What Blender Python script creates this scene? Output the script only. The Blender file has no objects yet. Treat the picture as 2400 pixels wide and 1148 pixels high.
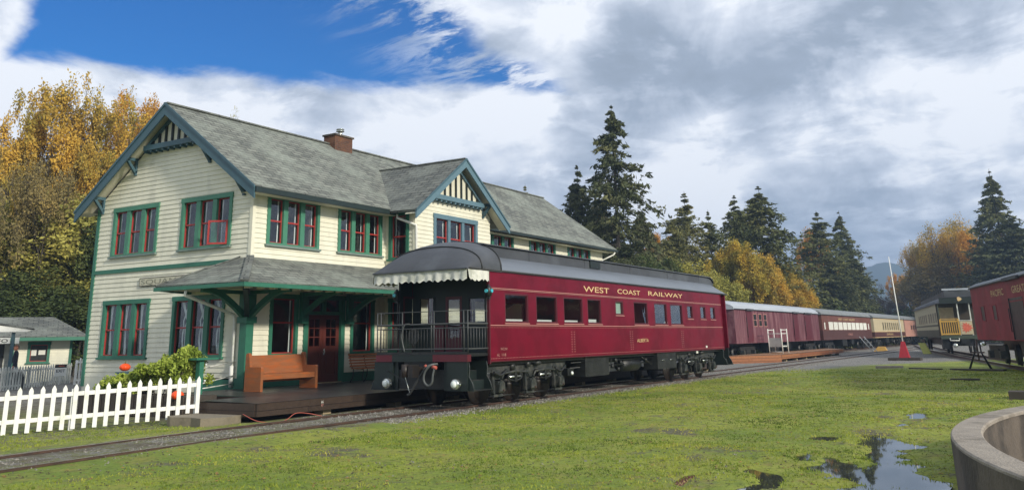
import bpy, bmesh, math, random
import numpy as np
from mathutils import Vector, Matrix
PI = math.pi
R = math.radians
scn = bpy.context.scene
COL = scn.collection
random.seed(7)
np.random.seed(7)

# ------------------------------------------------------------------ camera
F, PX, PY = 2052.03, 1146.37, 223.71          # focal length and optical axis, in pixels of a 2400 x 1148 frame
cr = Vector((0.53647746, -0.84375223, -0.01655655))
cu = Vector((-0.21810212, -0.15757331, 0.96312103))
cf = Vector((0.81524438, 0.5130817, 0.26855868))
cd = bpy.data.cameras.new("camera")
cam = bpy.data.objects.new("camera", cd)
COL.objects.link(cam)
cam.matrix_world = Matrix(((cr.x, cu.x, -cf.x, 0), (cr.y, cu.y, -cf.y, 0), (cr.z, cu.z, -cf.z, 1.6), (0, 0, 0, 1)))
cd.sensor_fit = 'HORIZONTAL'
cd.sensor_width = 36.0
cd.lens = F / 2400 * 36
cd.shift_x = (1200 - PX) / 2400
cd.shift_y = -(574 - PY) / 2400
cd.clip_start = 0.1
cd.clip_end = 9000
scn.camera = cam
scn.view_settings.view_transform = 'Standard'
scn.view_settings.look = 'None'
scn.view_settings.exposure = 0.42
scn.view_settings.gamma = 1.0
scn.view_settings.use_curve_mapping = False

# ------------------------------------------------------------------ sun
SUN_EL, SUN_AZ = R(25), R(195)                # azimuth measured from +Y towards +X
sd = Vector((math.sin(SUN_AZ) * math.cos(SUN_EL), math.cos(SUN_AZ) * math.cos(SUN_EL), math.sin(SUN_EL)))
sl = bpy.data.lights.new("sun", 'SUN')
sl.energy = 3.3
sl.angle = R(5)
sl.color = (1.0, 0.93, 0.80)
so = bpy.data.objects.new("sun", sl)
COL.objects.link(so)
so.rotation_euler = (-sd).to_track_quat('-Z', 'Y').to_euler()

# ------------------------------------------------------------------ sky
w = bpy.data.worlds.new("World")
scn.world = w
w.use_nodes = True
nt = w.node_tree
N, L = nt.nodes, nt.links
for n_ in list(N): N.remove(n_)
def node(t, **k):
    n = N.new(t)
    for a, b in k.items(): setattr(n, a, b)
    return n
def sock(x, i):
    if isinstance(x, (int, float)): i.default_value = x
    elif isinstance(x, (tuple, list, Vector)): i.default_value = tuple(x)[:len(i.default_value)] if len(x) >= len(i.default_value) else tuple(x) + (1,)
    else: L.new(x, i)
def M(op, a, b=0.0, c=None, clamp=False):
    n = node('ShaderNodeMath', operation=op); n.use_clamp = clamp
    sock(a, n.inputs[0]); sock(b, n.inputs[1])
    if c is not None: sock(c, n.inputs[2])
    return n.outputs[0]
def VM(op, a, b):
    n = node('ShaderNodeVectorMath', operation=op)
    sock(a, n.inputs[0]); sock(b, n.inputs[1])
    return n.outputs[1] if op == 'DOT_PRODUCT' else n.outputs[0]
def NZ(v, s, d=5, r=.55, dist=0.0):
    n = node('ShaderNodeTexNoise'); L.new(v, n.inputs['Vector'])
    n.inputs['Scale'].default_value = s; n.inputs['Detail'].default_value = d
    n.inputs['Roughness'].default_value = r; n.inputs['Distortion'].default_value = dist
    return n.outputs[0]
def SS(x, a, b):
    n = node('ShaderNodeMapRange', interpolation_type='SMOOTHSTEP'); sock(x, n.inputs[0])
    n.inputs[1].default_value = a; n.inputs[2].default_value = b
    return n.outputs[0]
def MX(f, a, b):
    n = node('ShaderNodeMix', data_type='RGBA'); sock(f, n.inputs[0]); sock(a, n.inputs[6]); sock(b, n.inputs[7])
    return n.outputs[2]
tc = node('ShaderNodeTexCoord')
D = tc.outputs['Generated']
sep = node('ShaderNodeSeparateXYZ'); L.new(D, sep.inputs[0])
zc = M('MAXIMUM', M('ADD', sep.outputs[2], 0.16), 0.05)
cmb = node('ShaderNodeCombineXYZ')
L.new(M('DIVIDE', sep.outputs[0], zc), cmb.inputs[0]); L.new(M('DIVIDE', sep.outputs[1], zc), cmb.inputs[1])
CP = cmb.outputs[0]
def half(a, b, flip=1):                         # half space whose border runs through two directions
    n = Vector(a).cross(Vector(b)).normalized() * flip
    return VM('DOT_PRODUCT', D, n)
def blob(d, ang, amp):
    c = math.cos(R(ang)); v = VM('DOT_PRODUCT', D, Vector(d).normalized())
    return M('MULTIPLY', SS(v, c, 1.0), amp)
d1 = half((0.455, 0.845, 0.283), (0.446, 0.829, 0.336), 1)     # left border
d2 = half((0.473, 0.835, 0.286), (0.742, 0.607, 0.278), -1)    # lower border
d2b = half((0.65, 0.70, 0.276), (0.834, 0.471, 0.276), -1)
d3 = half((0.834, 0.471, 0.284), (0.740, 0.560, 0.372), -1)    # right border
def sgn(d, inside):                             # orient so that the inside direction is positive
    return d
INS = Vector((0.65, 0.69, 0.32)).normalized()
def half2(a, b):
    n = Vector(a).cross(Vector(b)).normalized()
    if n.dot(INS) < 0: n = -n
    return VM('DOT_PRODUCT', D, n)
d1 = half2((0.452, 0.846, 0.286), (0.446, 0.829, 0.336))
d2 = half2((0.473, 0.833, 0.283), (0.70, 0.655, 0.270))
d2b = half2((0.60, 0.745, 0.270), (0.834, 0.471, 0.272))
d3 = half2((0.842, 0.462, 0.284), (0.762, 0.540, 0.372))
mb = M('MINIMUM', M('MINIMUM', d1, d2), M('MINIMUM', d2b, M('MULTIPLY', d3, .55)))
nb = NZ(CP, 3.2, 8, .62, .25)
nb2 = NZ(CP, 1.3, 4, .5, .4)
blue = SS(M('ADD', mb, M('MULTIPLY', M('ADD', M('SUBTRACT', nb, .5), M('MULTIPLY', M('SUBTRACT', nb2, .5), .5)), .055)), -0.008, 0.012)
# streaky thin cloud at the right border of the blue
vs = node('ShaderNodeVectorMath', operation='MULTIPLY'); L.new(CP, vs.inputs[0]); vs.inputs[1].default_value = (3.0, 1.0, 1)
stv = NZ(vs.outputs[0], 4.5, 9, .68, .5)
streak = M('MULTIPLY', SS(d3, 0.13, 0.0), SS(stv, .45, .62))
blue = M('MULTIPLY', blue, M('SUBTRACT', 1.0, M('MULTIPLY', streak, .85)))
sky = node('ShaderNodeTexSky', sky_type='NISHITA')
sky.sun_disc = False; sky.sun_elevation = SUN_EL; sky.sun_rotation = SUN_AZ
sky.altitude = 100; sky.air_density = 1.0; sky.dust_density = 0.3; sky.ozone_density = 3.0
hs = node('ShaderNodeHueSaturation'); L.new(sky.outputs[0], hs.inputs['Color'])
hs.inputs['Saturation'].default_value = 1.55; hs.inputs['Hue'].default_value = .515; hs.inputs['Value'].default_value = 1.0
# cloud brightness
n1 = NZ(CP, 1.1, 7, .55, .35)
n2 = NZ(CP, 3.0, 8, .6, .2)
n3 = NZ(D, 11.0, 8, .6, .5)
g = M('ADD', M('MULTIPLY', M('SUBTRACT', n1, .5), 1.0), M('ADD', M('MULTIPLY', M('SUBTRACT', n2, .5), 1.3), M('MULTIPLY', M('SUBTRACT', n3, .5), 1.25)))
bl_ = NZ(CP, 2.3, 10, .62, .45); base = M('ADD', M('ADD', g, 0.64), M('MULTIPLY', SS(bl_, .47, .60), .26))
for d, a, s in [((0.87, 0.374, 0.318), 3.6, -.42), ((0.89, 0.35, 0.278), 5, -.30), ((0.942, 0.185, 0.272), 9, -.22), ((0.95, 0.099, 0.297), 7, -.2), ((0.913, 0.266, 0.290), 6, -.22),
                ((0.90, 0.40, 0.235), 6, -.20), ((0.928, 0.332, 0.160), 6, .26), ((0.975, 0.135, 0.200), 7, .20), ((0.985, 0.09, 0.19), 6, .14), ((0.60, 0.75, 0.268), 4, .16), ((0.76, 0.60, 0.268), 4, .14),
                ((0.83, 0.485, 0.262), 3.5, .6), ((0.455, 0.845, 0.27), 6, .30), ((0.97, 0.03, 0.25), 7, .15), ((0.987, 0.132, 0.09), 8, -.35), ((0.80, 0.545, 0.22), 8, .12), ((0.86, 0.42, 0.345), 4, .35), ((0.93, 0.25, 0.35), 5, .30), ((0.96, 0.2, 0.12), 6, -.2)]:
    base = M('ADD', base, blob(d, a, s))
cr_ = node('ShaderNodeValToRGB'); L.new(base, cr_.inputs[0])
e = cr_.color_ramp.elements
e[0].position = 0.0; e[0].color = (0.24, 0.285, 0.355, 1)
e[1].position = 1.0; e[1].color = (0.72, 0.745, 0.79, 1)
for p_, c_ in [(.28, (0.27, 0.32, 0.40, 1)), (.52, (0.385, 0.435, 0.52, 1)), (.75, (0.53, 0.575, 0.655, 1))]:
    x_ = e.new(p_); x_.color = c_
skyc = node('ShaderNodeVectorMath', operation='SCALE'); L.new(hs.outputs[0], skyc.inputs[0]); skyc.inputs['Scale'].default_value = 1.0
bgs = node('ShaderNodeBackground'); L.new(skyc.outputs[0], bgs.inputs[0]); bgs.inputs[1].default_value = 0.085
bgc = node('ShaderNodeBackground'); L.new(cr_.outputs[0], bgc.inputs[0]); bgc.inputs[1].default_value = 1.06
bgg = node('ShaderNodeBackground'); bgg.inputs[0].default_value = (.10, .11, .09, 1)
m1 = node('ShaderNodeMixShader'); L.new(blue, m1.inputs[0]); L.new(bgc.outputs[0], m1.inputs[1]); L.new(bgs.outputs[0], m1.inputs[2])
m2 = node('ShaderNodeMixShader'); L.new(SS(sep.outputs[2], -.06, -.01), m2.inputs[0]); L.new(bgg.outputs[0], m2.inputs[1]); L.new(m1.outputs[0], m2.inputs[2])
wo = node('ShaderNodeOutputWorld'); L.new(m2.outputs[0], wo.inputs[0])

# ------------------------------------------------------------------ materials
MATS = {}
def mat(name, col, rough=.7, var=.12, scale=6.0, bump=0.0, bscale=40.0, metal=0.0, spec=.5, col2=None, mixscale=None, mixlo=.45, mixhi=.6, coat=0.0, uv=False, stretch=None, alpha=None):
    m = bpy.data.materials.new(name); m.use_nodes = True; t = m.node_tree; n = t.nodes; l = t.links
    b = n['Principled BSDF']
    tcn = n.new('ShaderNodeTexCoord'); src = tcn.outputs['UV' if uv else 'Object']
    if stretch:
        mp = n.new('ShaderNodeMapping'); l.new(src, mp.inputs[0]); mp.inputs['Scale'].default_value = stretch; src = mp.outputs[0]
    nz = n.new('ShaderNodeTexNoise'); nz.inputs['Scale'].default_value = scale; nz.inputs['Detail'].default_value = 6; nz.inputs['Roughness'].default_value = .6
    l.new(src, nz.inputs['Vector'])
    mr = n.new('ShaderNodeMapRange'); l.new(nz.outputs[0], mr.inputs[0])
    mr.inputs[1].default_value = .25; mr.inputs[2].default_value = .75; mr.inputs[3].default_value = 1 - var; mr.inputs[4].default_value = 1 + var
    base = None
    if col2 is not None:
        n2 = n.new('ShaderNodeTexNoise'); n2.inputs['Scale'].default_value = mixscale or scale * .3; n2.inputs['Detail'].default_value = 7; n2.inputs['Roughness'].default_value = .62
        l.new(src, n2.inputs['Vector'])
        m2_ = n.new('ShaderNodeMapRange'); m2_.interpolation_type = 'SMOOTHSTEP'; l.new(n2.outputs[0], m2_.inputs[0]); m2_.inputs[1].default_value = mixlo; m2_.inputs[2].default_value = mixhi
        mc = n.new('ShaderNodeMix'); mc.data_type = 'RGBA'; l.new(m2_.outputs[0], mc.inputs[0]); mc.inputs[6].default_value = (*col, 1); mc.inputs[7].default_value = (*col2, 1)
        base = mc.outputs[2]
    sc = n.new('ShaderNodeVectorMath'); sc.operation = 'SCALE'
    if base: l.new(base, sc.inputs[0])
    else: sc.inputs[0].default_value = col
    l.new(mr.outputs[0], sc.inputs['Scale']); l.new(sc.outputs[0], b.inputs['Base Color'])
    rr = n.new('ShaderNodeMapRange'); l.new(nz.outputs[0], rr.inputs[0]); rr.inputs[3].default_value = max(.02, rough - .12); rr.inputs[4].default_value = min(1, rough + .12)
    l.new(rr.outputs[0], b.inputs['Roughness'])
    b.inputs['Metallic'].default_value = metal; b.inputs['Specular IOR Level'].default_value = spec
    b.inputs['Coat Weight'].default_value = coat
    if bump:
        bz = n.new('ShaderNodeTexNoise'); bz.inputs['Scale'].default_value = bscale; bz.inputs['Detail'].default_value = 4; l.new(src, bz.inputs['Vector'])
        bn = n.new('ShaderNodeBump'); bn.inputs['Strength'].default_value = bump; bn.inputs['Distance'].default_value = .03
        l.new(bz.outputs[0], bn.inputs['Height']); l.new(bn.outputs[0], b.inputs['Normal'])
    MATS[name] = m
    return m
def mat_courses(name, col, col2, row, width, gap, gapcol, rough=.85, bump=.5, dist=.02, big=None, bigscale=.6, offset=.5, spec=.3, warp=0.0):
    """brick-like courses on the surface UV: shingles, bricks, planks"""
    m = bpy.data.materials.new(name); m.use_nodes = True; t = m.node_tree; n = t.nodes; l = t.links
    b = n['Principled BSDF']
    tcn = n.new('ShaderNodeTexCoord'); src = tcn.outputs['UV']
    if warp:
        wz = n.new('ShaderNodeTexNoise'); wz.inputs['Scale'].default_value = .9; l.new(src, wz.inputs['Vector'])
        wa = n.new('ShaderNodeVectorMath'); wa.operation = 'SCALE'; wa.inputs['Scale'].default_value = warp; l.new(wz.outputs['Color'], wa.inputs[0])
        wb = n.new('ShaderNodeVectorMath'); wb.operation = 'ADD'; l.new(src, wb.inputs[0]); l.new(wa.outputs[0], wb.inputs[1]); src = wb.outputs[0]
    br = n.new('ShaderNodeTexBrick'); l.new(src, br.inputs['Vector'])
    br.inputs['Scale'].default_value = 1.0; br.inputs['Brick Width'].default_value = width; br.inputs['Row Height'].default_value = row
    br.inputs['Mortar Size'].default_value = gap; br.inputs['Mortar Smooth'].default_value = .3; br.inputs['Bias'].default_value = 0
    br.inputs['Color1'].default_value = (*col, 1); br.inputs['Color2'].default_value = (*col2, 1); br.inputs['Mortar'].default_value = (*gapcol, 1)
    br.offset = offset
    nz = n.new('ShaderNodeTexNoise'); nz.inputs['Scale'].default_value = bigscale; nz.inputs['Detail'].default_value = 8; nz.inputs['Roughness'].default_value = .65; l.new(src, nz.inputs['Vector'])
    base = br.outputs['Color']
    if big:
        mr = n.new('ShaderNodeMapRange'); mr.interpolation_type = 'SMOOTHSTEP'; l.new(nz.outputs[0], mr.inputs[0]); mr.inputs[1].default_value = .42; mr.inputs[2].default_value = .66
        mr.inputs[4].default_value = .75
        mc = n.new('ShaderNodeMix'); mc.data_type = 'RGBA'; l.new(mr.outputs[0], mc.inputs[0]); l.new(base, mc.inputs[6]); mc.inputs[7].default_value = (*big, 1); base = mc.outputs[2]
    nf = n.new('ShaderNodeTexNoise'); nf.inputs['Scale'].default_value = 7; nf.inputs['Detail'].default_value = 6; nf.inputs['Roughness'].default_value = .7; l.new(src, nf.inputs['Vector'])
    m3 = n.new('ShaderNodeMapRange'); l.new(nf.outputs[0], m3.inputs[0]); m3.inputs[1].default_value = .25; m3.inputs[2].default_value = .75; m3.inputs[3].default_value = .72; m3.inputs[4].default_value = 1.28
    sc = n.new('ShaderNodeVectorMath'); sc.operation = 'SCALE'; l.new(base, sc.inputs[0]); l.new(m3.outputs[0], sc.inputs['Scale'])
    l.new(sc.outputs[0], b.inputs['Base Color']); b.inputs['Roughness'].default_value = rough; b.inputs['Specular IOR Level'].default_value = spec
    bn = n.new('ShaderNodeBump'); bn.inputs['Strength'].default_value = bump; bn.inputs['Distance'].default_value = dist
    inv = n.new('ShaderNodeMath'); inv.operation = 'SUBTRACT'; inv.inputs[0].default_value = 1; l.new(br.outputs['Fac'], inv.inputs[1])
    ad = n.new('ShaderNodeMath'); ad.operation = 'MULTIPLY_ADD'; l.new(nf.outputs[0], ad.inputs[0]); ad.inputs[1].default_value = .5; l.new(inv.outputs[0], ad.inputs[2])
    l.new(ad.outputs[0], bn.inputs['Height']); l.new(bn.outputs[0], b.inputs['Normal'])
    MATS[name] = m
    return m
def mat_glass(name, tint=(.55, .6, .6), base=.25):
    m = bpy.data.materials.new(name); m.use_nodes = True; t = m.node_tree; n = t.nodes; l = t.links
    for x in list(n): n.remove(x)
    o = n.new('ShaderNodeOutputMaterial'); tr = n.new('ShaderNodeBsdfTransparent'); tr.inputs[0].default_value = (*tint, 1)
    gl = n.new('ShaderNodeBsdfGlossy'); gl.inputs['Roughness'].default_value = .03; gl.inputs[0].default_value = (.9, .95, 1, 1)
    fr = n.new('ShaderNodeFresnel'); ge = n.new('ShaderNodeNewGeometry'); io = n.new('ShaderNodeMath'); io.operation = 'MULTIPLY_ADD'
    l.new(ge.outputs['Backfacing'], io.inputs[0]); io.inputs[1].default_value = 1 / 1.5 - 1.5; io.inputs[2].default_value = 1.5; l.new(io.outputs[0], fr.inputs[0])
    tcn = n.new('ShaderNodeTexCoord'); nz = n.new('ShaderNodeTexNoise'); nz.inputs['Scale'].default_value = 1.6; l.new(tcn.outputs['Object'], nz.inputs['Vector'])
    bn = n.new('ShaderNodeBump'); bn.inputs['Strength'].default_value = .12; bn.inputs['Distance'].default_value = .05; l.new(nz.outputs[0], bn.inputs['Height'])
    l.new(bn.outputs[0], gl.inputs['Normal'])
    ad = n.new('ShaderNodeMath'); ad.operation = 'MULTIPLY_ADD'; l.new(fr.outputs[0], ad.inputs[0]); ad.inputs[1].default_value = 1.3; ad.inputs[2].default_value = base * .25
    ad.use_clamp = True
    mx = n.new('ShaderNodeMixShader'); l.new(ad.outputs[0], mx.inputs[0]); l.new(tr.outputs[0], mx.inputs[1]); l.new(gl.outputs[0], mx.inputs[2]); l.new(mx.outputs[0], o.inputs[0])
    MATS[name] = m
    return m
def mat_leaf(name, cols, scale=.35, rough=.75, trans=.25, fine=9.0):
    m = bpy.data.materials.new(name); m.use_nodes = True; t = m.node_tree; n = t.nodes; l = t.links
    b = n['Principled BSDF']; tcn = n.new('ShaderNodeTexCoord')
    n1 = n.new('ShaderNodeTexNoise'); n1.inputs['Scale'].default_value = scale; n1.inputs['Detail'].default_value = 3; l.new(tcn.outputs['Object'], n1.inputs['Vector'])
    n2 = n.new('ShaderNodeTexNoise'); n2.inputs['Scale'].default_value = fine; n2.inputs['Detail'].default_value = 2; l.new(tcn.outputs['Object'], n2.inputs['Vector'])
    ad = n.new('ShaderNodeMath'); ad.operation = 'MULTIPLY_ADD'; l.new(n2.outputs[0], ad.inputs[0]); ad.inputs[1].default_value = .7; l.new(n1.outputs[0], ad.inputs[2])
    mr = n.new('ShaderNodeMapRange'); l.new(ad.outputs[0], mr.inputs[0]); mr.inputs[1].default_value = .55; mr.inputs[2].default_value = 1.15
    cr0 = n.new('ShaderNodeValToRGB'); l.new(mr.outputs[0], cr0.inputs[0]); el = cr0.color_ramp.elements
    el[0].color = (*cols[0], 1); el[1].color = (*cols[-1], 1)
    for i, c in enumerate(cols[1:-1]):
        x = el.new((i + 1) / (len(cols) - 1)); x.color = (*c, 1)
    l.new(cr0.outputs[0], b.inputs['Base Color']); b.inputs['Roughness'].default_value = rough; b.inputs['Specular IOR Level'].default_value = .2
    tl = n.new('ShaderNodeBsdfTranslucent'); l.new(cr0.outputs[0], tl.inputs[0])
    mx = n.new('ShaderNodeMixShader'); mx.inputs[0].default_value = trans; l.new(b.outputs[0], mx.inputs[1]); l.new(tl.outputs[0], mx.inputs[2])
    l.new(mx.outputs[0], n['Material Output'].inputs[0])
    MATS[name] = m
    return m

mat('cream', (.72, .70, .56), .6, .09, 1.6, uv=True, col2=(.56, .55, .45), mixscale=1.1, mixlo=.48, mixhi=.80, stretch=(1.6, .5, 1))
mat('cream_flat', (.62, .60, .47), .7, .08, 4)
mat('green', (.030, .150, .095), .5, .15, 5)
mat('gutter_dark', (.010, .022, .020), .5, .2, 5)
mat('green_light', (.055, .20, .125), .5, .15, 5)
mat('slate_blue', (.045, .10, .125), .5, .15, 5)
mat('slate_pale', (.10, .18, .22), .5, .12, 5)
mat('sash_red', (.36, .035, .028), .45, .1, 5)
mat('sill_grey', (.16, .22, .19), .6, .2, 8)
mat('door_red', (.095, .022, .016), .4, .18, 3, stretch=(1, 1, .2))
mat('iron_black', (.009, .010, .010), .45, .35, 6, bump=.25, bscale=20)
mat('iron_grey', (.011, .012, .012), .5, .35, 5, bump=.3, bscale=14, col2=(.021, .022, .021), mixscale=3)
mat('truck_grey', (.026, .030, .029), .45, .5, 6, bump=.3, bscale=14, col2=(.060, .060, .054), mixscale=4)
mat('green_black', (.007, .014, .012), .5, .3, 5)
mat('wheel_steel', (.024, .016, .012), .5, .35, 8, col2=(.012, .010, .009), mixscale=4)
mat('steel_rust', (.075, .040, .026), .55, .35, 8, bump=.3, col2=(.042, .024, .018), mixscale=4)
mat('rail_top', (.30, .25, .21), .3, .2, 8, metal=.7)
mat('coach_red', (.150, .002, .016), .42, .22, 2.2, bump=.06, bscale=2.2, col2=(.105, .0015, .011), mixscale=1.1, spec=.22)
mat('coach_red_dark', (.085, .007, .014), .45, .2, 5)
mat('coach_line', (.42, .20, .17), .5, .1, 5)
mat('gold', (.62, .44, .22), .5, .1, 5)
mat('roof_grey', (.052, .056, .064), .55, .25, 1.6, bump=.2, bscale=6, col2=(.070, .077, .088), mixscale=.7)
mat('roof_pale', (.14, .16, .19), .5, .15, 1.6, bump=.15, bscale=6, stretch=(.3, 1, 1))
mat('canvas', (.60, .60, .54), .85, .10, 4, bump=.4, bscale=5, col2=(.42, .43, .37), mixscale=2.5)
mat('white_paint', (.76, .76, .71), .6, .08, 5, col2=(.50, .54, .42), mixscale=2.6, mixlo=.50, mixhi=.8)
mat('grey_paint', (.60, .61, .56), .6, .08, 5, col2=(.38, .40, .36), mixscale=2)
mat('cloth_white', (.78, .79, .76), .9, .04, 4, bump=.3, bscale=8)
mat('curtain', (.80, .83, .82), .9, .12, 4, bump=.5, bscale=9)
mat('blind_pale', (.44, .60, .52), .8, .1, 4)
mat('interior', (.10, .085, .07), .85, .3, 2)
mat('int_floor', (.09, .06, .045), .7, .3, 2)
mat('pew', (.26, .10, .042), .38, .14, 2.0, stretch=(1, 1, 6), col2=(.34, .10, .03), mixscale=1.5)
mat('bench_slat', (.36, .13, .05), .5, .2, 5)
mat('orange', (.85, .085, .01), .35, .08, 9)
mat('stem', (.12, .13, .04), .8, .2, 9)
mat('red_paint', (.36, .012, .02), .45, .2, 5)
mat('yellow_paint', (.46, .27, .05), .5, .15, 5)
mat('yellow_dull', (.36, .36, .06), .6, .2, 5)
mat('maroon_wood', (.105, .028, .040), .6, .30, 1.8, bump=.3, bscale=6, col2=(.20, .095, .105), mixscale=1.1, stretch=(6, 1, .4), spec=.3)
mat('maroon_door', (.095, .012, .022), .5, .2, 2)
mat('brown_car', (.13, .045, .030), .5, .15, 1.5, col2=(.16, .06, .045), mixscale=.6)
mat('brown_dark', (.075, .026, .022), .5, .2, 3)
mat('car_cream', (.46, .39, .25), .5, .12, 2)
mat('car_pink', (.42, .22, .17), .6, .2, 2)
mat('car_cream_green', (.44, .43, .29), .5, .12, 2)
mat('car_dark_green', (.045, .06, .04), .5, .2, 3)
mat('pge_red', (.20, .012, .022), .5, .25, 1.0, bump=.2, bscale=4, col2=(.28, .02, .035), mixscale=.8)
mat('silver_roof', (.36, .39, .43), .4, .12, 1.5, stretch=(.3, 1, 1))
mat('dull_roof', (.17, .185, .19), .6, .2, 1.5)
mat('lamp_metal', (.55, .58, .56), .25, .1, 5, metal=.8)
mat('lamp_glass', (.8, .85, .8), .1, .05, 5)
mat('lens_blue', (.05, .45, .55), .1, .05, 5)
mat('rail_grey', (.055, .058, .058), .5, .2, 5)
mat('hose', (.03, .032, .032), .5, .2, 5)
mat('hose_pale', (.075, .082, .08), .5, .2, 5)
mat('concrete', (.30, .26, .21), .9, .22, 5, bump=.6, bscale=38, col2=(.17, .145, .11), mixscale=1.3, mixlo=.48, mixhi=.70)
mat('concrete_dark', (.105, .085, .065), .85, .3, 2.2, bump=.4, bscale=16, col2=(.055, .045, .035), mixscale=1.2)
mat('slab_stone', (.20, .17, .12), .9, .2, 4, bump=.5, bscale=14)
mat('bark', (.055, .045, .035), .9, .3, 4, bump=.5, bscale=10)
mat('bark_pale', (.15, .135, .11), .9, .3, 4, bump=.5, bscale=10)
mat('skin', (.55, .24, .15), .6, .05, 5)
mat('jacket', (.025, .03, .045), .8, .2, 6)
mat('jeans', (.06, .10, .17), .85, .15, 6)
mat('hand_skin', (.5, .25, .18), .6, .05, 5)
mat('platform_dark', (.035, .022, .016), .45, .3, 3, bump=.3, bscale=9)
mat('sign_board', (.50, .48, .36), .6, .1, 5)
mat('sign_ink', (.20, .20, .14), .6, .1, 5)
mat('black_ink', (.015, .015, .015), .6, .1, 5)
mat('window_dark', (.012, .014, .015), .35, .2, 5)
mat('shade_white', (.62, .62, .56), .7, .08, 5)
mat('pale_wood', (.34, .27, .16), .8, .2, 6)
mat('cable_red', (.42, .10, .07), .5, .1, 5)
mat('logo_red', (.55, .12, .07), .5, .2, 9)
mat('dark_wood', (.05, .04, .03), .8, .3, 6)
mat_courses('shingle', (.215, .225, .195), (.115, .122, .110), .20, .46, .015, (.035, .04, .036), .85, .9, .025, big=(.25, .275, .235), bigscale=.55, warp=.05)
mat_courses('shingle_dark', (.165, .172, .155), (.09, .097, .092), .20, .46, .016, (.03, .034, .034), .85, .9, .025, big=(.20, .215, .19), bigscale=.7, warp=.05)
mat_courses('brick', (.13, .05, .028), (.085, .035, .022), .075, .22, .010, (.10, .085, .07), .8, .5, .01, big=(.16, .075, .04), bigscale=1.4)
mat_courses('deck_wet', (.042, .038, .035), (.030, .028, .027), .14, 4.0, .010, (.008, .008, .008), .36, .35, .01, big=(.070, .068, .066), bigscale=.6, spec=.55)
mat_courses('deck_new', (.34, .19, .095), (.26, .14, .07), .14, 4.0, .012, (.05, .03, .02), .6, .5, .01, big=(.30, .16, .08), bigscale=.6)
mat_courses('planks_orange', (.30, .125, .05), (.22, .08, .035), .18, 5.0, .012, (.04, .02, .015), .6, .5, .01)
mat_courses('fascia_wet', (.052, .036, .027), (.038, .027, .021), .16, 3.2, .008, (.015, .01, .01), .4, .4, .01)
mat_glass('glass', (.80, .84, .83), .12)
mat_glass('glass_dark', (.30, .33, .33), .25)
mat_leaf('leaf_orange', [(.16, .12, .04), (.42, .24, .045), (.62, .31, .04), (.68, .36, .045)], .22)
mat_leaf('leaf_amber', [(.13, .12, .04), (.34, .28, .06), (.62, .38, .06), (.70, .44, .07)], .25)
mat_leaf('leaf_rust', [(.12, .11, .05), (.25, .20, .08), (.42, .29, .08)], .25)
mat_leaf('leaf_olive', [(.13, .14, .045), (.28, .28, .07), (.46, .42, .10), (.52, .42, .10)], .3)
mat_leaf('leaf_dark', [(0.032, 0.050, 0.022), (0.081, 0.112, 0.036), (0.180, 0.189, 0.054)], .3)
mat_leaf('leaf_yellowgreen', [(.12, .14, .04), (.30, .28, .06), (.56, .40, .06), (.66, .42, .05)], .22)
mat_leaf('needle_dark', [(.032, .044, .022), (.078, .092, .038), (.17, .165, .07)], .4, trans=.1)
mat_leaf('needle_brown', [(0.062, 0.062, 0.035), (0.121, 0.121, 0.055), (0.220, 0.180, 0.077)], .35, trans=.1)
mat_leaf('needle_olive', [(0.070, 0.080, 0.036), (0.170, 0.170, 0.060), (0.380, 0.320, 0.090)], .3, trans=.15)
mat_leaf('needle_mid', [(.040, .055, .025), (.115, .128, .045), (.25, .23, .08)], .35, trans=.1)
mat_leaf('twig_grey', [(.06, .05, .045), (.12, .095, .08), (.17, .12, .09)], .3, trans=.0)
mat_leaf('leaf_shrub', [(.10, .15, .02), (.24, .32, .045), (.38, .46, .08), (.46, .50, .12)], 3.0, fine=14)
mat_leaf('grass_blade', [(.05, .08, .018), (.15, .22, .03), (.32, .36, .05), (.46, .42, .10)], .5, trans=.3, fine=6)

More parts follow.
